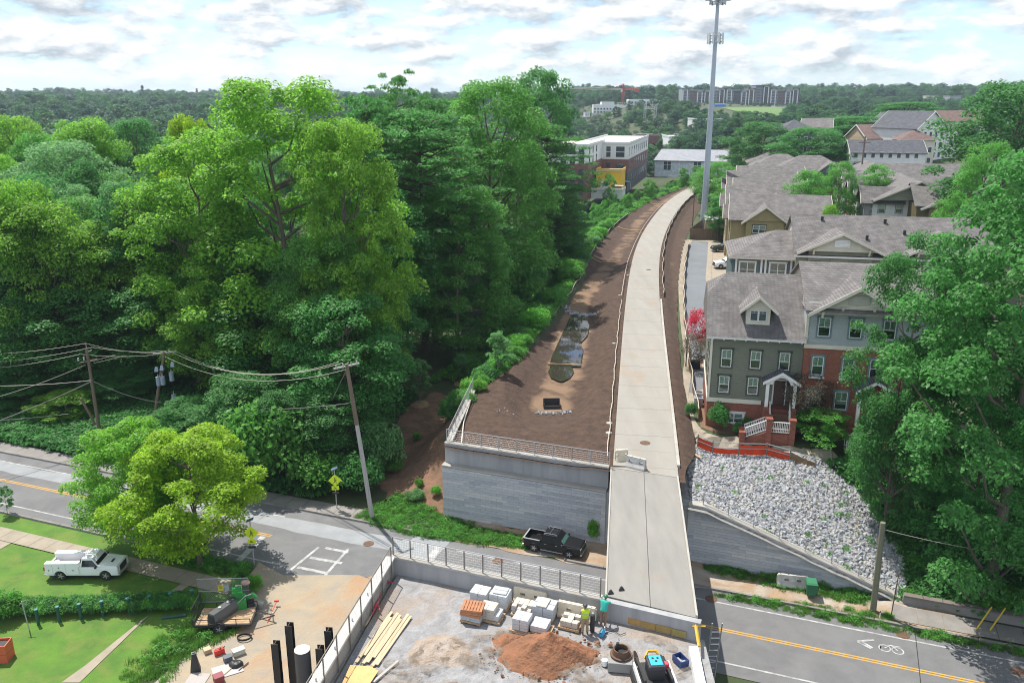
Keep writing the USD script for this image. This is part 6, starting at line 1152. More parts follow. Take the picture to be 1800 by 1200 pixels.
# boards and plywood along the left wall
bd0, bd1 = P(642, 1170, PZ), P(706, 1078, PZ); a_ = math.degrees(math.atan2(*(bd1 - bd0)[::-1])); GBd = 'long boards stacked by the white topped wall'
for k in range(7):
    c = (bd0 + bd1) / 2; o = np.array([math.sin(math.radians(a_)), -math.cos(math.radians(a_))]) * (-.55 + .19 * k); ln = 4.6 - .5 * rb.random() - (.9 if k in (1, 4) else 0)
    t = MB().lohi((-ln / 2, -.085, 0), (ln / 2, .085, .045)); x = thing('board', ('leftmost', 'second', 'third', 'middle', 'fifth', 'sixth', 'rightmost')[k] + ' pale board of the long stack beside the white topped wall', 'board', (*(c + o), PZ + .05 + .05 * (k % 3 == 1)), a_ + rb.uniform(-1, 1), 'long boards stacked beside the white topped wall'); part(x, 'plank', t, M['lumber'])
p = P(628, 1193, PZ)
for k in range(3): solo('plywood_sheet', MB().box((p[0] + .1 * k, p[1] - .25 + .12 * (2 - k), PZ + .14 + .03 * k), (1.2, 1.7, .022), rz=math.radians(a_ - 90 + 5 * (2 - k))), M['ply'], ('bottom', 'middle', 'top')[k] + ' plywood sheet of the three at the near end of the boards', 'plywood')
q0, q1 = P(656, 1200, PZ), P(700, 1163, PZ); solo('board', MB().box((*((q0 + q1) / 2), PZ + .06), (np.linalg.norm(q1 - q0), .14, .09), rz=math.atan2(*(q1 - q0)[::-1])), M['coping'], 'single pale plank lying right of the plywood sheets', 'board')
RED = plain('red_prop', (.55, .06, .09), .5)
for k, (a, b) in enumerate((((686, 1008), (668, 1050)), ((668, 1050), (655, 1085)), ((672, 1022), (690, 1030)), ((660, 1060), (668, 1078)))):
    a, b = P(*a, PZ), P(*b, PZ); t = thing('shoring_prop', ('longest red steel prop lying at the wall corner', 'red steel prop lying below the longest one', 'short red prop end crossing the longest prop', 'short red prop beside the long boards')[k], 'prop', (*a, PZ + .1)); d = np.append(b - a, .15)
    part(t, 'tube', MB().cyl((0, 0, 0), d * .6, .055, 8), RED); part(t, 'inner_tube', MB().cyl(d * .6, d, .04, 8), RED); part(t, 'base_plate', MB().box((0, 0, 0), (.18, .18, .03)), RED); part(t, 'collar', MB().cyl(d * .57, d * .62, .09, 8), RED)
for k in range(4):
    a, b = P(666 - k * 6, 1058 + k * 9, PZ), P(645 - k * 2, 1098 + k * 2, PZ); solo('timber_stick', MB().cyl((*a, PZ + .08), (*b, PZ + .08), .035, 5), M['lumber'], ('farthest', 'second', 'third', 'nearest')[k] + ' thin timber stick lying along the foot of the white topped wall', 'timber')
# manhole chamber with rusty ring
p = P(1090, 1170, PZ); mh = thing('manhole_chamber', 'concrete manhole riser with rusty iron ring on top', 'manhole', (*p, PZ), -8)
part(mh, 'riser', rbox((-.62, -.55, 0), (.62, .55, .55), .04), M['conc']); rg = m3.Manifold.cylinder(.42, .46, .40, 32) - m3.Manifold.cylinder(.6, .36, .34, 32).translate((0, 0, -.05)); part(mh, 'iron_ring', rg.translate((.02, .12, .55)), M['manhole'], smooth=40); part(mh, 'opening', MB().cyl((.02, .12, .56), (.02, .12, .72), .35, 24), M['black'])
part(mh, 'flange', (m3.Manifold.cylinder(.05, .56, .56, 32) - m3.Manifold.cylinder(.2, .38, .38, 32).translate((0, 0, -.05))).translate((.02, .12, .62)), M['manhole'])
solo('manhole_cover', MB().tm(trimesh.creation.cylinder(.38, .05, sections=28), trimesh.transformations.rotation_matrix(1.15, [.2, 1, 0]) + np.array([[0, 0, 0, p[0] + .82], [0, 0, 0, p[1] + .12], [0, 0, 0, PZ + .38], [0, 0, 0, 0]])), M['manhole'], 'rusty round cover leaning on the right of the manhole riser', 'manhole cover')
solo('iron_bar', MB().box((p[0] - .18, p[1] + .1, PZ + 1.05), (.14, .1, 1.0), rx=.5), M['dark_iron'], 'dark flat iron bar propped in the rusty ring', 'bar'); solo('bucket', trimesh.creation.cylinder(.16, .3, sections=14).apply_translation([p[0] - .78, p[1] + .1, PZ + .15]), M['white'], 'small white bucket left of the manhole riser', 'bucket')
# compact machine at the lower edge
p = P(1145, 1196, PZ) - np.array([0, .7]); sk = thing('compact_loader', 'small black and blue tracked loader cut by the bottom edge of the frame', 'loader', (*p, PZ), 4)
for s in (-1, 1): part(sk, 'track', hullpts([(s * .75 - .14, y, z) for y, z in ((-1, .2), (1, .2), (-.8, .6), (.8, .6))] + [(s * .75 + .14, y, z) for y, z in ((-1, .2), (1, .2), (-.8, .6), (.8, .6))], .12), M['rubber']); part(sk, 'side_panel', rbox((s * .86 - .05, -.9, .75), (s * .86 + .05, .8, 1.1), .03), PW); part(sk, 'lift_arm', MB().box((s * .66, .1, 1.15), (.12, 2.0, .16), rx=-.1), M['dark_iron'])
part(sk, 'chassis', rbox((-.55, -.9, .35), (.55, .9, 1.0), .06), M['dark_iron']); part(sk, 'cab_roof', rbox((-.42, -.5, 1.5), (.42, .45, 1.75), .06), plain('machine_black', (.03, .03, .035), .4)); part(sk, 'blue_panel', rbox((-.3, -.4, 1.74), (.3, .35, 1.79), .02), plain('bright_blue', (.03, .36, .62), .5)); part(sk, 'control_tower', rbox((-.4, -.45, .95), (.4, .4, 1.55), .05), M['black'])
for x, y in ((-.12, .1), (.12, .1), (0, -.12)): part(sk, 'gauge', MB().cyl((x, y, 1.79), (x, y, 1.81), .06, 10), M['black'])
part(sk, 'yellow_hose_guard', MB().tube([(-.4, .5, 1.5), (-.2, .75, 1.7), (.2, .75, 1.7), (.4, .5, 1.5)], .07, 6), plain('machine_yellow', (.6, .33, .02), .5)); part(sk, 'red_can', rbox((.5, .1, 1.0), (.75, .4, 1.4), .05), RED)
p = P(1196, 1165, PZ); t = thing('tool_box', 'open dark blue plastic tool box lying on the rubble right of the loader', 'box', (*p, PZ + .02), 25)
part(t, 'tub', m3.Manifold.cube((.5, .75, .35)).translate((-.25, -.37, 0)) - m3.Manifold.cube((.44, .69, .4)).translate((-.22, -.34, .05)), plain('navy_plastic', (.02, .05, .17), .5)); part(t, 'tools', MB().box((0, .1, .12), (.1, .4, .08)).box((.1, -.1, .12), (.2, .1, .1)), M['steel'])
p = P(1058, 1116, PZ); t = thing('power_cutter', 'blue and black power cutter lying beside the workers', 'power tool', (*p, PZ), 60)
part(t, 'motor', rbox((-.2, -.12, .02), (.2, .12, .3), .04), plain('tool_blue', (.03, .25, .45), .5)); part(t, 'handle', MB().tube([(-.2, 0, .25), (-.3, 0, .42), (.1, 0, .45), (.2, 0, .3)], .025, 6), M['black']); part(t, 'blade', MB().cyl((.38, -.01, .18), (.38, .01, .18), .17, 20), M['steel'])
solo('cable', MB().tube([(*P(u, v, PZ), PZ + .03) for u, v in ((1062, 1114), (1078, 1108), (1090, 1116), (1100, 1112))], .02, 5), M['rubber'], 'black cable running from the power cutter', 'cable')
p = P(1041, 1108, PZ); t = thing('water_can', 'tall black cylinder standing right of the worker in the vest', 'cylinder', (*p, PZ)); part(t, 'shell', MB().cyl((0, 0, 0), (0, 0, 1.0), .13, 16), M['black']); part(t, 'neck', MB().cyl((0, 0, 1.0), (0, 0, 1.12), .06, 10), M['steel'])
for u, v, lb in ((1089, 1038, 'black tool bag lying on the deck end'), (1070, 1044, 'dark tangle of straps on the deck corner')):
    p = P(u, v, 6.4); solo('tool_bag', soft(hullpts([(*p, 6.43), (*(p + [.25, .05]), 6.43), (*(p + [.1, .2]), 6.5), (*(p + [.12, .1]), 6.6)], .06), .06, 3), M['black'], lb, 'bag', smooth=True)
# white beam and yellow timber guard at the right of the platform
b0, b1 = P(1216, 1135, 5.6), P(1229, 1200, 5.6); t = thing('concrete_beam', 'white square concrete beam at the right edge of the platform', 'beam', (*((b0 + b1) / 2 - [.02, .8]), 5.3), math.degrees(math.atan2(*(b1 - b0)[::-1]))); part(t, 'beam', rbox((-2.0, -.24, 0), (2.0, .24, .5), .03), M['white'])
a, b = P(1222, 1088, 6.4), P(1229, 1135, 5.8); t = thing('guard_post', 'yellow painted timber leaning at the right corner of the deck end', 'timber', (*a, 6.3)); part(t, 'timber', MB().tube([(0, 0, 0), (b[0] - a[0], b[1] - a[1], -.5)], .09, 4), plain('yellow_timber', (.62, .38, .05), .6)); part(t, 'cross_piece', MB().cyl((-.2, -.3, -.1), (.5, -.3, -.1), .05, 4), plain('yellow_timber_two', (.62, .38, .05), .6))
t = thing('scaffold', 'grey steel scaffold leg and ladder outside the right edge of the platform', 'scaffold', (*(P(1240, 1140, 3.0)), 0)); 
for x in (0, .55): part(t, 'leg', MB().cyl((x, 0, -.5), (x, -1.0, 5.4), .04, 6), M['steel'])
for z in np.arange(.2, 5, .45): part(t, 'rung', MB().cyl((0, -.17 * z, z), (.55, -.17 * z, z), .025, 5), M['steel'])
# driven steel columns and the big pipe
def hcol(label, u, v, y, rot, s=.36):
    x, zt = Q(u, v, y); t = thing('steel_pile', label, 'steel column', (x, y, 0), rot); fl_ = .03
    m = M_PILE; part(t, 'flange', MB().lohi((-s / 2, -s / 2, 0), (s / 2, -s / 2 + fl_, zt)), m); part(t, 'flange', MB().lohi((-s / 2, s / 2 - fl_, 0), (s / 2, s / 2, zt)), m); part(t, 'web', MB().lohi((-.015, -s / 2 + fl_ + .002, 0), (.015, s / 2 - fl_ - .002, zt - .01)), m)
    part(t, 'rusty_cut_end', MB().lohi((-.014, -s / 2 + fl_ + .003, zt - .009), (.014, s / 2 - fl_ - .003, zt + .004)), M['manhole'])
M_PILE = plain('black_pile_steel', (.022, .021, .023), .5, .3)
for lb, u, v, y in (('leftmost black steel column, second tallest', 484, 1128, 36), ('tallest black steel column left of the big pipe', 508, 1096, 36.6), ('short black steel column right of the big pipe', 562, 1136, 35.6), ('black steel column beside the white topped wall', 577, 1105, 37)): hcol(lb, u, v, y, -4)
x, zt = Q(531, 1141, 35.4); t = thing('pipe_pile', 'thick dark steel pipe filled with pale concrete between the black columns', 'steel column', (x, 35.4, 0)); part(t, 'pipe', m3.Manifold.cylinder(zt, .40, .40, 32), plain('grey_pipe_steel', (.06, .065, .075), .4, .4), smooth=40); part(t, 'concrete_fill', MB().cyl((0, 0, zt + .002), (0, 0, zt + .02), .39, 28), plain('pale_fill', (.66, .66, .63), .8))
# small things on the dirt
RC = plain('red_can_paint', (.55, .03, .02), .45)
for k, (u, v) in enumerate(((383, 1152), (390, 1149))):
    p = P(u, v); t = thing('fuel_can', ('left', 'right')[k] + ' of two red fuel cans on the dirt below the trailer', 'fuel can', (*p, .05), 30); part(t, 'can', rbox((-.19, -.11, 0), (.19, .11, .38), .05), RC); part(t, 'handle', MB().tube([(-.13, 0, .38), (-.1, 0, .47), (.1, 0, .47), (.13, 0, .38)], .02, 5), RC); part(t, 'spout', MB().cyl((.16, 0, .38), (.22, 0, .46), .025, 6), M['black'])
for u, v, c, lb, sz in ((401, 1162, (.10, .11, .13), 'dark grey cool box below the red fuel cans', (.5, .36, .36)), (420, 1150, (.5, .5, .44), 'pale drab cool box right of the red fuel cans', (.72, .42, .38)), (365, 1147, (.42, .33, .2), 'cardboard box left of the red fuel cans', (.42, .4, .3)), (385, 1198, (.22, .05, .06), 'dark red box at the bottom edge left of the columns', (.55, .5, .45))):
    p = P(u, v); t = thing('box', lb, 'box', (*p, .05), 35); m = plain('box_%d' % u, c, .6); part(t, 'tub', rbox((-sz[0] / 2, -sz[1] / 2, 0), (sz[0] / 2, sz[1] / 2, sz[2] * .75), .03), m); part(t, 'lid', rbox((-sz[0] / 2 - .02, -sz[1] / 2 - .02, sz[2] * .75), (sz[0] / 2 + .02, sz[1] / 2 + .02, sz[2]), .03), m)
p = P(430, 1123); solo('hose_coil', MB().tube([(p[0] + (.42 + .02 * k / 12) * math.cos(k * .52), p[1] + .36 * math.sin(k * .52), .1 + .006 * k) for k in range(26)], .035, 6), M['rubber'], 'ring of dark hose lying on the dirt right of the trailer', 'hose')
p = P(415, 1170); solo('tarpaulin', jitter(MB().tm(trimesh.creation.icosphere(3, 1.0), np.diag([.42, .35, .22, 1]) + np.array([[0, 0, 0, p[0]], [0, 0, 0, p[1]], [0, 0, 0, .12], [0, 0, 0, 0]])).mesh(), .12, 3.0), M['black'], 'crumpled black plastic sheet on the dirt left of the steel columns', 'sheet', smooth=30)
p = P(344, 1178); t = thing('net_bag', 'black folding mesh bag standing at the edge of the weeds', 'bag', (*p, .03), 20); part(t, 'bag', hullpts([(-.3, -.25, 0), (.3, -.25, 0), (.3, .25, 0), (-.3, .25, 0), (-.1, -.1, 1.2), (.1, .1, 1.2)]), M['black']); part(t, 'rim', MB().tube([(-.1, -.1, 1.2), (.1, -.1, 1.22), (.1, .1, 1.2), (-.1, .1, 1.22), (-.1, -.1, 1.2)], .02, 5), M['steel'])
for k, (u, v, c, lb) in enumerate(((400, 1178, (.40, .38, .37), 'flat pale sheet lying on the dirt near the cool boxes'), (345, 1198, (.36, .33, .31), 'grey sheet at the bottom edge beside the mesh bag'))): p = P(u, v); solo('ground_sheet', MB().box((*p, .075), (1.7 - .3 * k, 1.2, .02), rz=.5 + k), plain('sheet_%d' % k, c, .8), lb, 'sheet')
for u0, v0, u1, v1, lb in ((420, 1180, 437, 1166, 'short dark stick by the crumpled plastic'), (395, 1187, 412, 1172, 'pale lath on the flat sheet')): a, b = P(u0, v0), P(u1, v1); solo('stick', MB().cyl((*a, .1), (*b, .12), .04, 5), M['timber'] if u0 == 420 else M['lumber'], lb, 'stick')
# chain link gate panel with signs, hedge and its posts
g0, g1 = P(351, 1060), P(440, 1058); t = thing('gate', 'chain link gate panel with small signs behind the trailer', 'gate', (*g0, 0), math.degrees(math.atan2(*(g1 - g0)[::-1]))); GL_ = float(np.linalg.norm(g1 - g0))
fr_ = MB().tube([(0, 0, .1), (0, 0, 1.9), (GL_, 0, 1.9), (GL_, 0, .1), (0, 0, .1)], .03, 6); fr_.cyl((0, 0, .95), (GL_, 0, .95), .02, 5); part(t, 'frame', fr_, M['steel'])
w_ = MB()
for a in np.arange(-1.8, GL_, .13): 
    w_.cyl((max(a, 0), 0, .1 + max(-a, 0)), (min(a + 1.8, GL_), 0, .1 + min(a + 1.8, GL_) - a), .004, 3); w_.cyl((max(a, 0), 0, 1.9 - max(-a, 0)), (min(a + 1.8, GL_), 0, 1.9 - (min(a + 1.8, GL_) - a)), .004, 3)
part(t, 'mesh', w_, M['steel'])
for a, c, wd in ((1.55, (.62, .55, .06), .38), (1.95, (.35, .4, .4), .3), (2.75, (.62, .6, .66), .42)): part(t, 'sign_board', MB().box((a, -.05, 1.2), (wd, .02, .42)), plain('gate_sign_%d' % int(a * 100), c, .6))
for a, n_ in ((1.55, 3), (2.75, 4)):
    for q in range(n_): part(t, 'sign_lettering', MB().box((a, -.063, 1.34 - q * .08), (.26, .004, .022)), M['black'])
hp = P(430, 1052) + np.array([.1, .2]); solo('hard_hat', soft(m3.Manifold.sphere(.32, 18).scale((1, .8, .55)).translate((*hp, 1.15)), .08, 3), plain('pinkish_plastic', (.62, .36, .30), .5), 'pinkish rounded plastic cover hung on the right end of the gate', 'cover', smooth=True)
hg = P(0, 1085), P(335, 1072)
for k in range(19):
    f = k / 18; q = hg[0] * (1 - f) + hg[1] * f; tree('dark_shrub' if k % 2 else 'shrub_mid', q[0], q[1] + .35, 1.1, 1.7, 'clipped green hedge section behind the dark green posts on the lawn', 'hedge', 'hedge sections across the lawn', name='hedge')
for k in range(3): q = P(415 + 14 * k, 1056 - 4 * k); tree('shrub_weed', q[0], q[1] + .6, 1.2, 1.2, ('left', 'middle', 'right')[k] + ' of the weedy bushes at the right end of the chain link gate', 'shrub')
tree('shrub_mid', *P(8, 1085), 1.9, 2.6, 'round clipped bush at the left frame edge before the hedge', 'shrub')
PG = plain('dark_green_post', (.012, .07, .055), .5)
for k, u in enumerate((68, 105, 143, 182, 228, 266, 302, 340)):
    p = P(u, 1098 - 5 * k, 0); t = thing('fence_post', ('first', 'second', 'third', 'fourth', 'fifth', 'sixth', 'seventh', 'eighth')[k] + ' dark green fence post from the left in front of the hedge', 'post', (*p, 0)); part(t, 'shaft', MB().cyl((0, 0, 0), (0, 0, 1.15), .1, 8), PG); part(t, 'cap', MB().cyl((0, 0, 1.15), (0, 0, 1.2), .12, 8), plain('post_cap_%d' % k, (.05, .2, .22), .5))
a, b = P(285, 1088), P(328, 1083); solo('fallen_post', MB().cyl((*a, .12), (*b, .14), .09, 8), PG, 'fallen green post lying on the lawn left of the trailer', 'post')
p = P(52, 1108); t = thing('sign_post', 'thin tilted steel post with a small arm at the left of the hedge posts', 'post', (*p, 0)); part(t, 'shaft', MB().cyl((0, 0, 0), (-.15, 0, 2.2), .035, 6), M['steel']); part(t, 'arm', MB().cyl((-.3, 0, 2.0), (.1, .1, 2.25), .03, 5), M['steel'])
ORG = plain('orange_plastic', (.50, .10, .045), .6)
p = P(4, 1158); t = thing('crate_stack', 'stack of orange crates with dark contents at the left frame edge', 'crates', (*p, 0), 5)
for z in (0, .62): part(t, 'crate', m3.Manifold.cube((1.1, .9, .6)).translate((-.55, -.45, z)) - m3.Manifold.cube((1.0, .8, .5)).translate((-.5, -.4, z + .15)), ORG); part(t, 'contents', MB().lohi((-.48, -.38, z + .1), (.48, .38, z + .45)), M['dark_iron'])
p = P(458, 1068); t = thing('bucket', 'grey bucket at the right end of the gate beside the bushes', 'bucket', (*p, .05), 0); part(t, 'tub', MB().cyl((0, 0, 0), (0, 0, .38), .17, 14, .22), M['steel']); part(t, 'rim', MB().tube([(.22 * math.cos(a), .22 * math.sin(a), .38) for a in np.linspace(0, 6.283, 15)], .02, 5), M['steel'])
a, b = P(470, 1095), P(487, 1065); t = thing('marking_stake', 'orange stake leaning at the edge of the worksite by the gate', 'stake', (*a, .05)); part(t, 'stake', MB().cyl((0, 0, 0), (*(b - a), .35), .035, 5), ORG); part(t, 'flag', MB().box((*(b - a), .38), (.3, .12, .12)), ORG)

# wheel tracks and spilled clods on the platform
TRK = usdkit.material(stage, '/World/Looks/wheel_track', {'g': ('geometry', {}), 'n': ('noise_texture', {'scale': 1.6, 'detail': 8.0, 'roughness': .7}), 'r': ('map_range', {'from_min': .42, 'from_max': .66, 'to_min': 0.0, 'to_max': .8, 'clamp': True}), 'n2': ('noise_texture', {'scale': 5.0, 'detail': 5.0}), 'c': ('mix_color', {'a': (.13, .105, .085), 'b': (.27, .22, .17)}), 'p': ('principled_bsdf', {'roughness': .95}), 't': ('transparent_bsdf', {}), 'm': ('mix_closure', {})},
    [('g.position', 'n.vector'), ('g.position', 'n2.vector'), ('n2.fac', 'c.fac'), ('c.result', 'p.base_color'), ('n.fac', 'r.value'), ('r.result', 'm.fac'), ('t.BSDF', 'm.closure1'), ('p.BSDF', 'm.closure2')], surface='m.closure')
def pz(x, y): return np.full(np.shape(x), PZ + .085)
rt = random.Random(31)
for k in range(26):
    cx_, cy_ = P(rt.uniform(690, 900), rt.uniform(1130, 1230), PZ) if k < 16 else P(rt.uniform(1080, 1200), rt.uniform(1130, 1180), PZ); R_ = rt.uniform(1.0, 5.0); a0_ = rt.uniform(0, 6.28); an = np.linspace(a0_, a0_ + rt.uniform(.7, 2.2), 18); wd = rt.uniform(.14, .4)
    arc = sg.LineString(np.column_stack([cx_ + R_ * np.cos(an), cy_ + R_ * .7 * np.sin(an)])).buffer(wd)
    if not sg.Polygon([A, B, Cc, D]).buffer(-.4).contains(arc): continue
    part(plat, 'wheel_track', drape(arc, .003 * k * .3, hf=pz), TRK)
cl = np.random.default_rng(9); nc = 260
th_, rr_ = cl.uniform(0, 6.28, nc), np.abs(cl.normal(1.0, .22, nc)); cc_ = np.column_stack([pilec[0] + np.cos(th_) * rr_ * 3.0, pilec[1] + np.sin(th_) * rr_ * 1.9])
ck = klass('clod_pattern'); q_ = cl.normal(size=(12, 3)); q_ /= np.linalg.norm(q_, axis=1)[:, None]; part(ck, 'clod', m3.Manifold.hull_points(q_ * .5), M['clay'])
scatter('clods', [str(ck.GetPath())], np.column_stack([cc_, np.full(nc, PZ + .04)]), cl.uniform(0, 6.28, nc), cl.gamma(1.6, .05, nc), np.zeros(nc, int), 'red clay clods spilled around the large heap', 'dirt')
# ---------------------------------------------------------------- alley, paths and fences by the houses
def pxp(z, *q): return [P(u, v, z) for u, v in q]
AL = sg.Polygon(pxp(5.3, (1218, 640), (1207, 560), (1202, 500), (1207, 440), (1217, 424), (1245, 426), (1243, 455), (1240, 490), (1246, 520), (1256, 532)) + [HL(3, 13), HL(-.9, 8.5), HL(-1.6, 4)])
structure('concrete_apron', drape(sg.Polygon([HL(-1, 15), HL(16, 15), np.array([42, 105]), np.array([42, 168]), np.array([33, 168]), np.array([33, 150]), np.array([28.5, 118])]), 0.03), M['walk'])
structure('concrete_apron', drape(AL.buffer(0.9).difference(AL), 0.10), M['walk'])
structure('alley', drape(AL, 0.06), M['alley'])
pa = thing('path', kind='structure')
pc_ = np.array([HL(*q) for q in ((-1.35, 8.0), (-1.8, 5.0), (-1.75, 2.0), (-1.3, -.6), (-.2, -2.4), (2.0, -3.5), (5, -3.9), (9, -4.0), (13, -4.1))])
tt = np.linspace(0, 8, 22); sx, sy = CubicSpline(range(9), pc_[:, 0])(tt), CubicSpline(range(9), pc_[:, 1])(tt)
for k in range(21):
    a, b = np.array([sx[k], sy[k]]), np.array([sx[k + 1], sy[k + 1]]); d = (b - a) / np.linalg.norm(b - a); q = np.array([-d[1], d[0]]) * .72
    part(pa, 'slab', drape(sg.Polygon([a - q, b - q - d * .03, b + q - d * .03, a + q]), .07), M['walk'])
part(pa, 'branch_slab', drape(sg.Polygon([HL(.6, -2.5), HL(2.7, -2.0), HL(2.7, -2.9), HL(1.4, -3.2)]), .062), M['walk'])
structure('planting_bed', drape(sg.Polygon([HL(-1.0, 9), HL(0, 9), HL(0, 0), HL(5, 0), HL(4.6, -1.8), HL(1, -1.6), HL(-.4, -.6)]), .04), mat('bark_mulch', (.23, .14, .085), .95, scale=4, var=.4, bump=.8))
p = P(1221, 640, 5.2); structure('sand_patch', drape(wobble(sg.Point(*(p + [.6, -.5])).buffer(1.5), .2), .075), M['dirt'])
# lamp post, mailbox
p = P(1205, 652, 5.1); t = thing('street_lamp', 'black lantern lamp post beside the alley near the pink crape myrtles', 'street lamp', (*p, G(*p)))
part(t, 'post', MB().tube([(0, 0, 0), (0, 0, .6), (0, 0, 2.6)], [.09, .06, .05], 8), M['black']); part(t, 'lantern', hullpts([(x, y, z) for z, r in ((2.62, .09), (2.95, .16)) for x in (-r, r) for y in (-r, r)]), FGLASS); part(t, 'cap', hullpts([(x, y, 2.96) for x in (-.2, .2) for y in (-.2, .2)] + [(0, 0, 3.2)]), M['black'])
p = P(1214, 655, 5.1); t = thing('utility_box', 'dark green cluster box standing beside the lamp post', 'box', (*(p + [.5, .2]), G(*p)), -10); part(t, 'cabinet', rbox((-.5, -.3, .1), (.5, .3, 1.0), .03), M['black']); part(t, 'plinth', MB().lohi((-.55, -.35, -.2), (.55, .35, .1)), M['walk_dark'])
for k, (x, y) in enumerate(((-.5, 6.2), (-.55, 4.9))): q = HL(x, y); t = thing('air_conditioner', ('far', 'near')[k] + ' of two air conditioning units beside the grey green house', 'air conditioner', (*q, G(*q) + .05), HROT); part(t, 'case', rbox((-.4, -.4, 0), (.4, .4, .85), .04), M['steel']); part(t, 'fan_grille', MB().cyl((0, 0, .85), (0, 0, .87), .32, 16), M['black'])
# wavy silt fence between trail and alley
def ribbon(pts, h0, h1, m, parent, name, th=.02):
    mb = MB()
    for a, b in zip(pts[:-1], pts[1:]): mb.add([(*a[:2], a[2] + h0), (*b[:2], b[2] + h0), (*b[:2], b[2] + h1), (*a[:2], a[2] + h1)], [[0, 1, 2, 3], [3, 2, 1, 0]])
    part(parent, name, mb, m)
def fencing(name, label, ys, xf, h, fab, rail, cat='fence', step=1, posts=True, zf=None):
    t = thing(name, label, cat); pts = []
    for i, y in enumerate(ys): x = float(xf(y)) + .1 * math.sin(i * 1.7) * (h > .5); pts.append((x, y, float((zf or gz)(x, y))))
    if fab is not None: ribbon(pts, .02, h * .93, fab, t, 'fabric')
    part(t, 'top_rail', MB().tube([(x, y, z + h) for x, y, z in pts], .035, 5), rail)
    if posts:
        for x, y, z in pts[::step]: part(t, 'stake', MB().cyl((x, y, z - .2), (x, y, z + h + .06), .035, 5), M['pallet_wood'])
    return t
TANF = mat('tan_silt_fabric', (.36, .25, .15), .9, scale=3, var=.4); DARKF = plain('dark_silt_fabric', (.045, .04, .04), .9); SOCK = plain('pale_rope', (.56, .52, .44), .8)
fencing('silt_fence', 'wavy tan silt fence between the trail slope and the alley', np.arange(69, 165, 2.4), lambda y: float(xmr(y)) + .9, .95, TANF, SOCK, step=2)
mzl = lambda x, y: np.maximum(mz(x, y), gz(x, y))
fencing('silt_fence', 'pale rope and dark fabric silt fence along the left edge of the far trail', np.arange(112, 268, 3.0), lambda y: trailx(y) - 3.0, .5, None, SOCK, zf=mzl)
fencing('silt_fence', 'pale rope line along the left edge of the near trail', np.arange(58.5, 112, 2.0), lambda y: trailx(y) - 2.95 + .06 * math.sin(y), .28, None, SOCK, zf=mzl)
fencing('silt_fence', 'dark fabric silt fence along the right edge of the far trail', np.arange(113, 262, 3.0), lambda y: trailx(y) + 2.9, .6, DARKF, SOCK, zf=mzl)
fencing('silt_fence', 'dark silt fence along the wooded left edge of the brown bed', np.arange(102, 200, 3.0), lambda y: float(xml(y)) + .3, .6, DARKF, SOCK, zf=mzl)
q = pxp(6.5, (828, 700), (815, 740), (811, 778)); t = thing('hose', 'pale hose curving down the corner of the mulch bed', 'hose'); part(t, 'tube', MB().tube([(*a, 6.42) for a in q], .05, 6), SOCK)
# orange safety fence and stakes above the riprap
ORF = plain('orange_mesh', (.62, .085, .02), .6); fp = [np.array([*P(u, v, z), z]) for u, v, z in ((1226, 786, 5.5), (1252, 797, 5.25), (1298, 800, 5.2), (1347, 801, 5.15), (1388, 812, 4.9), (1432, 832, 4.4))]
t = thing('safety_fence', 'orange mesh safety fence with grey rails above the riprap', 'fence')
for k, a in enumerate(fp): part(t, 'post', MB().cyl((*a[:2], a[2] - .2), (*a[:2], a[2] + 1.15), .05, 6), M['post_steel'])
for k, (a, b) in enumerate(zip(fp[:-1], fp[1:])):
    if k < 4:
        for h in (.6, 1.05): part(t, 'rail', MB().tube([(*a[:2], a[2] + h), (*b[:2], b[2] + h)], .04, 5), M['steel'])
    ribbon([a, lerp(a, b, .5) - [0, 0, .05], b], .08 if k else .1, (.95, .55, .9, .8, .9)[k], ORF if k < 4 else TANF, t, 'mesh')
a, b = P(1200, 796, 5.2), P(1232, 820, 4.9); solo('plank', MB().box((*((a + b) / 2), float(ripz(*((a + b) / 2))) + .22), (np.linalg.norm(b - a), .22, .05), rz=math.atan2(*(b - a)[::-1])), M['pallet_wood'], 'weathered plank lying on the riprap below the orange fence', 'plank')
# riprap stones: the largest one by one
rg_ = np.random.default_rng(77); SV = []
for k in range(6):
    c = klass('riprap_stone_pattern_%s' % 'abcdef'[k]); pts = rg_.normal(size=(14, 3)); pts /= np.linalg.norm(pts, axis=1)[:, None]; pts *= [.5, .42, .34] * rg_.uniform(.75, 1.1, (14, 1))
    part(c, 'stone', m3.Manifold.hull_points(pts), usdkit.material(stage, '/World/Looks/riprap_%d' % k, {'o': ('object_info', {}), 'r': ('rgb_ramp', {'ramp': [(0, (.21, .215, .235)), (.4, (.29, .30, .32)), (.75, (.37, .375, .385)), (1, (.36, .325, .27))]}), 'p': ('principled_bsdf', {'roughness': .9}), 'n': ('noise_texture', {'scale': 6.0, 'detail': 6.0}), 't': ('texture_coordinate', {}), 'b': ('bump', {'strength': .6, 'distance': .1})},
         [('o.random', 'r.fac'), ('r.color', 'p.base_color'), ('t.object', 'n.vector'), ('n.fac', 'b.height'), ('b.normal', 'p.normal')], surface='p.BSDF')); SV.append(c)
x0, y0, x1, y1 = RIP.bounds; pp = np.column_stack([rg_.uniform(x0, x1, 30000), rg_.uniform(y0, y1, 30000)]); pp = pp[shapely.contains_xy(RIP, pp[:, 0], pp[:, 1])]; sz = rg_.gamma(5, .058, len(pp)).clip(.12, .5)
o_ = np.argsort(-sz / np.hypot(pp[:, 0], pp[:, 1])); pp, sz = pp[o_], sz[o_]
def rq(n): q = rg_.normal(size=(n, 4)); return q / np.linalg.norm(q, axis=1)[:, None]
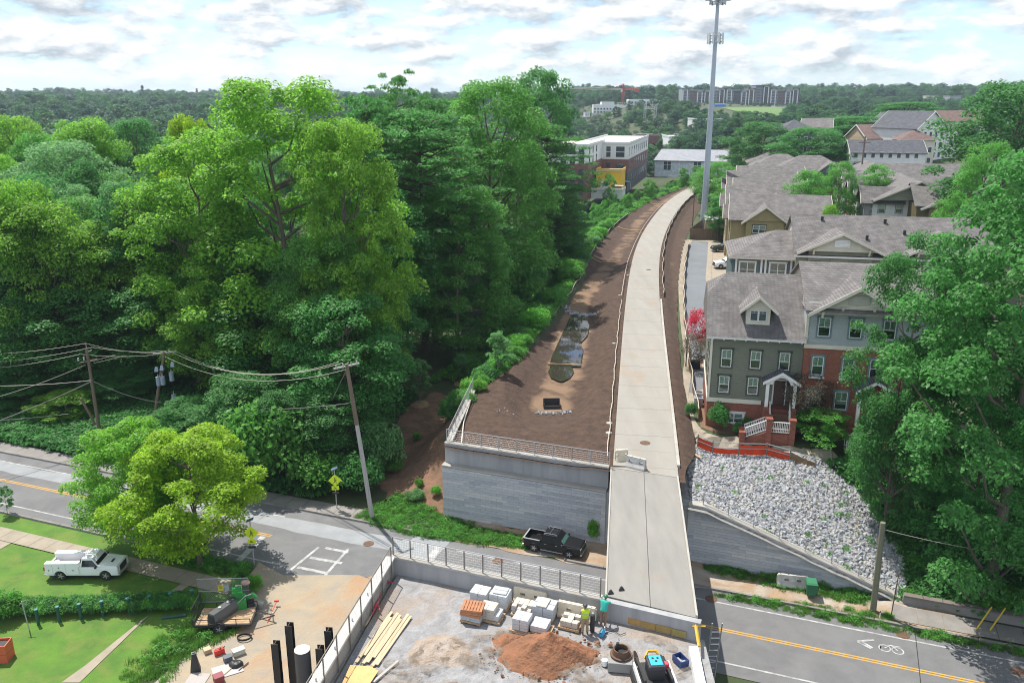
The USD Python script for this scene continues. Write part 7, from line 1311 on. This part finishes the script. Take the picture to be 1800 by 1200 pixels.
for k in range(300):
    copy(SV[k % 6], 'riprap_stone', 'one of the larger pale grey angular stones of the riprap slope', 'stone', (*pp[k], float(ripz(*pp[k])) + .16 * sz[k]), rg_.uniform(0, 360), 'larger stones of the riprap slope', scale=sz[k], tilt=tuple(rg_.uniform(-30, 30, 3)))
rest = pp[300:13300]; rs_ = sz[300:13300]
scatter('riprap', [str(c.GetPath()) for c in SV], np.column_stack([rest, ripz(rest[:, 0], rest[:, 1]) + .14 * rs_]), np.zeros(len(rest)), rs_, rg_.integers(0, 6, len(rest)), 'smaller grey stones covering the riprap slope between the wing wall and the houses', 'riprap', rots=rq(len(rest)))
def rocks(name, label, pts, z, n, s0, s1, seed, spread=.3):
    r = np.random.default_rng(seed); P_ = np.array(pts); k = r.integers(0, len(P_) - 1, n); f = r.uniform(0, 1, n)[:, None]; q = P_[k] * (1 - f) + P_[k + 1] * f + r.normal(size=(n, 2)) * spread; s = r.uniform(s0, s1, n)
    scatter(name, [str(c.GetPath()) for c in SV], np.column_stack([q, mz(q[:, 0], q[:, 1]) + .2 * s]), np.zeros(n), s, r.integers(0, 6, n), label, 'stones', rots=rq(n))
rocks('check_dam_stones', 'band of pale stones damming the swale above the puddle', pxp(5.6, (988, 534), (1004, 546), (1024, 550), (1044, 549)), 5.6, 160, .25, .6, 1)
rocks('apron_stones', 'small pale stones strewn below the black catch basin in the mulch', pxp(5.9, (946, 713), (972, 714), (1002, 712)), 6, 90, .15, .34, 2, .22)
rocks('loose_stones', 'few pale stones scattered on the brown mulch', pxp(6.1, (876, 726), (885, 722)), 6, 9, .12, .25, 3, .4)
# catch basin and straw wattles in the swale
p = P(970, 704, 5.8); t = thing('catch_basin', 'open black catch basin frame at the low end of the swale', 'drain', (*p, float(mz(*p)) - .05), 2)
part(t, 'back', MB().lohi((-.75, .45, 0), (.75, .55, .75)), M['dark_iron']); part(t, 'side', MB().prism([(-.55, 0), (.45, 0), (.45, .75), (.1, .35), (-.55, .5)], 'x', -.8, -.7), M['dark_iron']); part(t, 'side', MB().prism([(-.55, 0), (.45, 0), (.45, .75), (.1, .35), (-.55, .5)], 'x', .7, .8), M['dark_iron']); part(t, 'front', MB().lohi((-.7, -.55, 0), (.7, -.45, .35)), M['dark_iron']); part(t, 'grate', MB().lohi((-.7, -.45, .05), (.7, .45, .1)), M['manhole'])
for lb, (a, b), z in (('straw wattle across the swale below the puddle', ((963, 636), (1022, 638)), 5.5), ('straw wattle across the far swale', ((1040, 456), (1084, 458)), 5.9), ('wattle across the swale farthest up the bed', ((1085, 401), (1133, 405)), 6.0), ('thin pale wattle crossing the bed near the green bank', ((1130, 357), (1172, 360)), 6.0)):
    a, b = P(*a, z), P(*b, z); n_ = 9; q = [a + (b - a) * f for f in np.linspace(0, 1, n_)]; solo('straw_wattle', MB().tube([(*c, float(mz(*c)) + .09) for c in q], .13, 7), mat('straw_%d' % int(a[1]), (.42, .27, .13), .95, scale=6, var=.4), lb, 'wattle', smooth=40)
for k, (u, v) in enumerate(((1071, 744), (1070, 761), (1079, 604), (1089, 519), (1103, 484), (1117, 462))):
    p = P(u, v, 6.33); q = float(mz(*p)); solo('access_cover', MB().cyl((*p, q - .1), (*p, q + .06), .26 if k < 2 else .2, 14), M['coping'], ('nearest', 'second nearest', 'third', 'fourth', 'fifth', 'farthest')[k] + ' small white round lid in the mulch left of the trail', 'lid')
for k, (u, v, z, lb) in enumerate(((1134, 778, 6.43, 'rusty manhole cover in the near end of the trail'), (1140, 474, 6.43, 'dark manhole cover in the far trail'), (648, 955, .04, 'manhole cover in the pale patch by the crosswalk'), (875, 985, .04, 'brown manhole cover in the road beyond the wire railing'), (1250, 1052, .04, 'manhole cover at the kerb right of the deck'), (1587, 1115, .04, 'manhole cover at the white edge line near the bicycle symbol'), (1790, 1180, .04, 'manhole cover at the right frame edge'))):
    p = P(u, v, z); solo('manhole_cover', MB().cyl((*p, z - .05), (*p, z + .012), .42, 24), M['manhole'], lb, 'manhole cover')
for k, (u, v, z) in enumerate(((1118, 1040, 6.403),)): pass
# ---------------------------------------------------------------- poles, wires, signs, mast
def upole(label, base, top, r0, r1, m):
    t = thing('utility_pole', label, 'utility pole', base); d = np.array(top) - np.array(base); part(t, 'shaft', MB().tube([(0, 0, -.5), d * .5, d], [r0, (r0 + r1) / 2, r1], 10), m, smooth=40); return t, d
def utop(u, v, y): x, z = Q(u, v, y); return np.array([x, y, z])
b1_ = P(176, 765, .3); pA, dA = upole('brown wooden pole with a single insulator bracket, left one of the roadside pair', (*b1_, .2), utop(152, 612, b1_[1] - .6), .19, .13, M['timber'])
b2_ = np.array([-37.6, 80.5]); pB, dB = upole('brown wooden pole carrying transformers behind the yellow green street trees', (*b2_, .4), utop(289, 618, 80.2), .19, .13, M['timber'])
b3_ = P(655, 907, .25); pC, dC = upole('tall weathered pole leaning left, grey below and brown at the top, beside the dirt slope', (*b3_, .2), utop(609, 640, b3_[1] - .5), .2, .13, M['grey_timber'])
b4_ = P(1535, 1072, .1); pD, dD = upole('thick greenish wooden pole at the foot of the wing wall', (*b4_, .0), utop(1552, 918, b4_[1]), .21, .17, mat('green_pole_wood', (.17, .17, .11), .9, scale=1.5, stretch=(6, 6, .4)))
b5_ = P(158, 770, .3) + [0, 2]; pE, dE = upole('short dark stump of a pole behind the left roadside pole', (*b5_, .2), utop(142, 700, b5_[1]), .15, .12, M['timber'])
part(pC, 'brown_top_sleeve', MB().tube([dC * .62, dC * .8, dC * 1.002], [.178, .16, .138], 10), M['timber'], smooth=40)
ca = dC + np.array([0, 0, -.15]); part(pC, 'cross_arm', MB().box(ca, (.12, 2.2, .12), rz=math.radians(-50)), M['grey_timber'])
for k in (-.9, -.3, .4, .9): o = rotm('z', math.radians(-50)) @ [0, k, .16]; part(pC, 'insulator', MB().cyl(ca + o - [0, 0, .1], ca + o + [0, 0, .1], .05, 7), M['steel'])
part(pA, 'bracket', MB().tube([dA * .96, dA * .96 + [.6, -.2, .25]], .04, 5).cyl(dA, dA + [0, 0, .5], .03, 5), M['grey_timber']); part(pA, 'cross_arm', MB().box(dA * .86, (1.8, .12, .12), rz=.9), M['timber']); part(pA, 'insulator_group', MB().cyl(dA * .87 + [-.7, -.5, .05], dA * .87 + [-.7, -.5, .35], .09, 7).cyl(dA * .87 + [-.3, -.2, .05], dA * .87 + [-.3, -.2, .35], .09, 7), M['steel'])
part(pB, 'cross_arm', MB().box(dB + [0, 0, -.1], (2.2, .14, .14), rz=.45), M['grey_timber'])
TRB = plain('transformer_blue_grey', (.26, .31, .38), .5, .3)
for o in ((-.9, -.3, -2.0), (-.25, -.5, -1.8), (.75, -.2, -1.5)): part(pB, 'switchgear', MB().tm(hullpts([(-.2, -.15, 0), (.2, -.15, 0), (.2, .15, 0), (-.2, .15, 0), (-.12, 0, .5), (.12, 0, .5)]), np.array([[1, 0, 0, dB[0] + o[0]], [0, 1, 0, dB[1] + o[1]], [0, 0, 1, dB[2] + o[2]], [0, 0, 0, 1]])), TRB)
for o in ((-.35, -.4, -3.4), (-.85, -.3, -3.5), (.55, -.3, -3.0), (.5, -.2, -5.4)): c = dB + o; f = part(pB, 'transformer', MB().cyl(c, c + [0, 0, .9], .24, 12), TRB); part(f, 'bushing', MB().cyl(c + [0, 0, .9], c + [0, 0, 1.2], .05, 6), M['coping'])
WIRE = plain('bare_wire', (.42, .40, .34), .5); CABLE = plain('bundled_cable', (.16, .15, .14), .7)
def wire(label, a, b, sag, r=.022, m=None, grp='overhead wires along the road'):
    a, b = np.array(a, float), np.array(b, float); f = np.linspace(0, 1, 25)[:, None]; p = a + (b - a) * f; p[:, 2] -= sag * 4 * (f * (1 - f))[:, 0]; x = thing('power_line', label, 'power line', (0, 0, 0), group=grp); part(x, 'wire', MB().tube(p, r, 4), m or WIRE)
A0, B0, C0 = np.array([*b1_, .2]) + dA, np.array([*b2_, .4]) + dB, np.array([*b3_, .2]) + dC
lf = lambda u, v, y: utop(u, v, y)
wire('topmost bare wire from the left frame edge to the left roadside pole', lf(-60, 623, 86), A0 + [0, 0, .5], .3); wire('second wire from the left frame edge to the left pole', lf(-60, 640, 86), A0 + [.6, 0, .1], .3); wire('third wire from the left frame edge to the left pole', lf(-60, 650, 86), A0 + [-.7, 0, -.6], .3)
wire('wire rising steeply from the left frame edge to the pole cross arm', lf(-60, 712, 70), A0 + [-.2, -.3, -1.6], .3); wire('thick cable from the lower left frame edge to the left pole', lf(-60, 760, 68), A0 + [0, -.1, -3.4], .2, .05, CABLE); wire('nearly level cable at the left of the left pole', lf(-60, 677, 80), A0 + [0, 0, -3.3], .25, .03); wire('lowest thin wire ending in the small light green tree', lf(-60, 742, 80), lf(120, 727, 79), .1, .02)
for k, (da, db) in enumerate((((0, 0, .5), (-.9, -.4, 0)), ((.6, 0, .1), (.2, 0, .1)), ((-.7, 0, -.6), (-.3, -.2, -.2)))): wire(('upper', 'middle', 'lower')[k] + ' wire between the left pole and the transformer pole', A0 + da, B0 + db, .25)
wire('sagging cable from the left pole down to the transformer pole', A0 + [0, 0, -3.3], B0 + [0, 0, -5.6], .5, .035, CABLE)
for k, (db, dc) in enumerate((((.9, .4, 0), (-.7, .6, 0)), ((.3, .2, .1), (-.3, .2, .05)), ((-.2, 0, -.4), (0, -.4, -.3)))): wire(('topmost', 'middle', 'lowest')[k] + ' of three long wires from the transformer pole to the leaning pole', B0 + db, C0 + dc, 1.7)
wire('long low cable from the transformer pole to the leaning pole', B0 + [0, 0, -5.6], C0 + [0, 0, -3.2], .6, .03, CABLE)
for k, o in enumerate(((0, 0, -1.4), (.5, 0, -1.5))): wire(('upper', 'lower')[k] + ' wire running from the left pole up into the wood', A0 + o, lf(262 + 15 * k, 596 + k * 4, 96), .3)
wire('guy wire from the leaning pole down into the bushes', C0 + [0, 0, -.4], lf(585, 700, 64), .0, .015)
wire('long thin wire from the greenish pole to the right frame edge', np.array([*b4_, 0]) + dD * .93, lf(1860, 985, 46), .25, .018)
def crossing(label, u, v, h, z=.1, rot=8):
    p = P(u, v, z); t = thing('crossing_sign', label, 'road sign', (*p, z), rot); part(t, 'pole', MB().cyl((0, 0, 0), (0, 0, h), .045, 8), M['steel'])
    YG = YELG; part(t, 'sign_plate', MB().box((0, -.06, h - .95), (.78, .012, .78), ry=math.pi / 4), YG); 
    f = part(t, 'pedestrian_symbol', MB().cyl((.0, -.072, h - .76), (.0, -.069, h - .76), .05, 8).box((.0, -.071, h - .93), (.07, .004, .2), ry=-.15).box((-.07, -.071, h - 1.12), (.05, .004, .22), ry=.5).box((.08, -.071, h - 1.12), (.05, .004, .22), ry=-.4).box((.09, -.071, h - .93), (.04, .004, .17), ry=-.8), M['black'])
    part(t, 'arrow_plate', MB().box((0, -.06, h - 1.65), (.6, .012, .36), rz=0), YG); part(t, 'arrow_symbol', MB().box((0, -.07, h - 1.65), (.28, .004, .05), ry=.7).box((-.08, -.07, h - 1.7), (.13, .0045, .05)), M['black'])
    part(t, 'solar_panel', MB().box((0, 0, h + .08), (.55, .4, .03), ry=-.35), mat('solar_%d' % u, (.12, .17, .26), .2, scale=2)); part(t, 'flasher_box', MB().box((0, -.08, h - 2.1), (.5, .1, .14)), M['dark_iron'])
YELG = plain('fluorescent_yellow_green', (.62, .80, .02), .5)
crossing('yellow green pedestrian crossing sign beside the right yellow green street tree', 447, 992, 3.6); crossing('yellow green pedestrian crossing sign at the far pavement left of the leaning pole', 592, 892, 3.5, .15)
for k, (u, v) in enumerate(((1715, 1103), (1739, 1105))):
    p = P(u, v, .2); q = P(u + 24, v - 44, .2); solo('marker_post', MB().cyl((*p, 0), (p[0] + .95, p[1] + .25, 1.6), .05, 6), plain('marker_yellow_%d' % k, (.62, .42, .02), .5), ('left', 'right')[k] + ' of two slanted yellow guy markers by the right pavement', 'marker')
p = P(1566, 1083, .1); t = thing('sign_post', 'rusty thin sign post seen edge on right of the greenish pole', 'post', (*p, 0)); part(t, 'shaft', MB().cyl((0, 0, 0), (.1, 0, 3.3), .035, 6), M['manhole']); part(t, 'sign_plate', MB().box((.09, 0, 2.0), (.03, .3, .45)), M['steel'])
p = P(1546, 1087, .1); t = thing('marker_post', 'tiny white marker stake in the grass at the greenish pole', 'marker', (*p, 0)); part(t, 'stake', MB().cyl((0, 0, 0), (0, 0, .6), .03, 6), M['white']); part(t, 'cap', MB().cyl((0, 0, .6), (0, 0, .68), .04, 6), M['black'])
lwall = thing('garden_wall', 'low dark stone wall along the right pavement under the creepers', 'wall'); part(lwall, 'core', wallbox(XY(25.7, 7.1), XY(60, 7.1), -.2, .75, .35), M['walk_dark'])
for k in range(28): part(lwall, 'cap_stone', MB().box((*XY(26.3 + 1.2 * k, 7.1), .8), (1.16, .45, .1), rz=math.radians(ROADROT)), mat('cap_stone', (.16, .14, .12), .9, scale=3) if k == 0 else UsdShade.Material.Get(stage, '/World/Looks/cap_stone'))
# iron fence in front of the brick unit
t = thing('iron_fence', 'black iron picket fence under the shrubs in front of the brick unit', 'fence'); a, b = HL(9, -5.2), HL(20, -5.4); p0, d, L, ang = along(a, b)
for s in np.arange(0, L, 2.2): part(t, 'post', MB().box((*(p0 + d * s), G(*(p0 + d * s)) + .6), (.07, .07, 1.6), rz=ang), M['black'])
w_ = MB()
for s in np.arange(0, L, .14): w_.box((*(p0 + d * s), G(*(p0 + d * s)) + .6), (.02, .02, 1.2), rz=ang)
part(t, 'pickets', w_, M['black']); part(t, 'rail', MB().tube([(*(p0 + d * s), G(*(p0 + d * s)) + 1.15) for s in np.linspace(0, L, 12)], .025, 4), M['black'])
# mast with antennas, compound, shed
mb = np.array([42.6, 183.5]); mz0 = G(*mb); t = thing('mobile_mast', 'tall tapering grey steel mast with two antenna rings', 'mast', (*mb, mz0)); MG = plain('mast_grey', (.40, .44, .49), .5, .3)
zt = Q(1262, 2, 183.5)[1] - mz0; part(t, 'shaft', MB().tube([(0, 0, 0), (0, 0, zt * .5), (0, 0, zt)], [.78, .56, .34], 16), MG, smooth=40)
for zc, n_, hh in ((Q(1257, 68, 183.5)[1] - mz0, 9, 2.2), (zt - .3, 9, .9)):
    rr = 1.5; part(t, 'antenna_ring', MB().tube([(rr * math.cos(a), rr * math.sin(a), zc - hh * .3) for a in np.linspace(0, 2 * np.pi, 13)], .07, 5).tube([(rr * math.cos(a), rr * math.sin(a), zc + hh * .3) for a in np.linspace(0, 2 * np.pi, 13)], .07, 5), M['steel'])
    for a in np.arange(n_) * 2 * np.pi / n_: part(t, 'antenna_panel', MB().box((1.62 * math.cos(a), 1.62 * math.sin(a), zc), (.18, .36, hh), rz=a), PW if hh > 1 else MG)
    for a in np.arange(3) * 2.094: part(t, 'strut', MB().cyl((.3 * math.cos(a), .3 * math.sin(a), zc), (rr * math.cos(a), rr * math.sin(a), zc), .06, 5), M['steel'])
part(t, 'platform', MB().box((0, 0, zt + .1), (5.2, .9, .12)).box((0, 0, zt + .11), (.9, 3.6, .11)), M['steel'])
def boards(name, label, p0, p1, h, m, w=.3):
    t = thing(name, label, 'fence'); p0, d, L, ang = along(p0, p1)
    for k, s in enumerate(np.arange(w / 2, L, w)): q = p0 + d * s; part(t, 'board', MB().box((*q, G(*q) + h / 2), (w - .02, .04, h + .04 * (k % 3)), rz=ang), m)
    q0, q1 = p0, p0 + d * L; nrm_ = np.array([-d[1], d[0]]) * .05
    for z in (.4, h - .4): part(t, 'rail', MB().tube([(*(q0 + nrm_), G(*q0) + z), (*(q1 + nrm_), G(*q1) + z)], .05, 4), m)
FB = mat('fence_boards', (.21, .145, .105), .9, scale=2, var=.3, stretch=(3, 3, .4))
boards('board_fence', 'brown board fence closing the end of the alley in front of the mast', P(1212, 420, 5.4), P(1282, 420, 5.4), 2.2, FB); boards('board_fence', 'brown board fence along the trail side of the mast compound', P(1212, 420, 5.4), np.array([47.5, 196]), 2.2, FB)
sh = thing('shed', 'small tan equipment shed with pale roof behind the fence at the mast', 'shed', (44.6, 181, 5.5), -10); part(sh, 'wall', MB().lohi((-2.2, -1.5, -.3), (2.2, 1.5, 2.5)), SD['tan']); part(sh, 'roof', chevron(0, 3.0, 2.5, .5, .25, .1, -2.4, 2.4, 'x'), PW); part(sh, 'door', MB().lohi((-.4, -1.54, -.2), (.5, -1.501, 1.9)), M['walk_dark'])
for k, (u, v, y, h) in enumerate(((1217, 400, 175, 8), (1220, 352, 190, 7))): x, z = Q(u, v, y); t = thing('lamp_pole', ('near', 'far')[k] + ' thin dark pole beside the trail left of the mast', 'pole', (x, y, G(x, y))); part(t, 'shaft', MB().cyl((0, 0, -.3), (0, 0, h), .1, 6), M['timber']); part(t, 'cap', MB().cyl((0, 0, h), (0, 0, h + .2), .14, 6), M['dark_iron'])
x, z = Q(1485 + 36, 240, 215); t = thing('utility_pole', 'slim pole with equipment rising between the middle roofs', 'utility pole', (x, 215, G(x, 215))); part(t, 'shaft', MB().cyl((0, 0, -.3), (0, 0, z - G(x, 215)), .2, 6), M['timber']); part(t, 'cross_arm', MB().box((0, 0, z - G(x, 215) - 1.5), (3, .2, .2)), M['timber'])
# red tower crane, pylon, far masts and chimney
def lattice(m, p0, p1, w, n, r):
    p0, p1 = np.array(p0, float), np.array(p1, float); d = (p1 - p0) / np.linalg.norm(p1 - p0); a = np.cross(d, [0, 1, 0]); a /= np.linalg.norm(a); b = np.cross(d, a)
    c = [(sx * a + sy * b) * w / 2 for sx, sy in ((-1, -1), (1, -1), (1, 1), (-1, 1))]
    for q in c: m.cyl(p0 + q, p1 + q, r, 4)
    for k in range(n):
        u, v = p0 + (p1 - p0) * k / n, p0 + (p1 - p0) * (k + 1) / n
        for i in range(4): m.cyl(u + c[i], v + c[(i + 1) % 4], r * .7, 3)
CR = plain('crane_red', (.48, .05, .05), .5); CRP = plain('crane_pale', (.52, .42, .36), .5)
x, zb_ = Q(1094, 196, 880); z1 = Q(1094, 158, 880)[1] - zb_; xr_ = Q(1122, 158, 880)[0] - x; xl_ = Q(1000, 155, 880)[0] - x
t = thing('tower_crane', 'red tower crane with a long pale jib above the far white building', 'crane', (x, 880, zb_)); m = MB(); lattice(m, (0, 0, -4), (0, 0, z1), 2.0, 14, .28); part(t, 'mast', m, CR)
m = MB(); lattice(m, (0, 0, z1), (0, 0, z1 + 6), 1.2, 4, .25); part(t, 'tower_top', m, CR); m = MB(); lattice(m, (0, 0, z1 + .5), (xl_, 0, z1 + 1.5), 1.4, 26, .16); part(t, 'jib', m, CRP); m = MB(); lattice(m, (0, 0, z1 + .5), (xr_, 0, z1 + .5), 1.4, 7, .25); part(t, 'counter_jib', m, CR)
part(t, 'counterweight', MB().box((xr_ - 1.5, 0, z1 - .8), (4, 1.6, 3)), CR); part(t, 'tie', MB().cyl((0, 0, z1 + 6), (xl_ * .55, 0, z1 + 1.5), .1, 4).cyl((0, 0, z1 + 6), (xr_, 0, z1 + 1), .1, 4), CRP); part(t, 'cab', MB().box((-1.6, -1, z1 - 1), (1.6, 1.6, 2)), PW)
x, zz = Q(1140, 212, 640); t = thing('lattice_pylon', 'grey lattice pylon frame in front of the far white building', 'pylon', (x, 640, zz)); m = MB(); lattice(m, (-3, 0, -2), (-3, 0, 12), 1.6, 8, .12); lattice(m, (5, 0, -2), (5, 0, 12), 1.6, 8, .12); part(t, 'legs', m, M['steel']); m = MB(); lattice(m, (-3, 0, 9), (5, 0, 9), 1.2, 5, .1); part(t, 'beam', m, M['steel'])
x, zz = Q(252, 172, 1500); t = thing('far_mast', 'thin lattice mast on the left skyline', 'mast', (x, 1500, zz)); m = MB(); lattice(m, (0, 0, -12), (0, 0, Q(252, 150, 1500)[1] - zz), 1.6, 12, .35); part(t, 'lattice', m, M['dark_iron']); part(t, 'antenna_ring', MB().cyl((0, 0, Q(252, 156, 1500)[1] - zz), (0, 0, Q(252, 152, 1500)[1] - zz), 2.6, 8), M['dark_iron'])
x, zz = Q(347, 170, 1500); t = thing('chimney', 'red brick chimney on the left skyline', 'chimney', (x, 1500, zz)); part(t, 'stack', MB().tube([(0, 0, -14), (0, 0, Q(347, 157, 1500)[1] - zz)], [2.2, 1.6], 10), plain('chimney_brick', (.33, .11, .07), .8)); part(t, 'cap', MB().cyl((0, 0, Q(347, 157, 1500)[1] - zz), (0, 0, Q(347, 156, 1500)[1] - zz), 1.9, 10), M['dark_iron'])
x, zz = Q(1745, 170, 1500); t = thing('far_mast', 'thin mast on the right skyline', 'mast', (x, 1500, zz)); part(t, 'shaft', MB().cyl((0, 0, -10), (0, 0, 12), .5, 5), M['dark_iron']); part(t, 'cross_arm', MB().box((0, 0, 8), (5, .5, .5)), M['dark_iron'])
# ---------------------------------------------------------------- haze
HZ = usdkit.material(stage, '/World/Looks/haze', {'v': ('principled_volume', {'color': (.72, .86, 1.0), 'density': 0.00011, 'anisotropy': 0.0})}, [], volume='v.volume')
tag(part(None, 'haze', MB().lohi((GX[0] - 20, GY[0] - 20, float(GZ.min()) - 1), (GX[-1] + 20, GY[-1] + 20, 78)), HZ), kind='stuff')
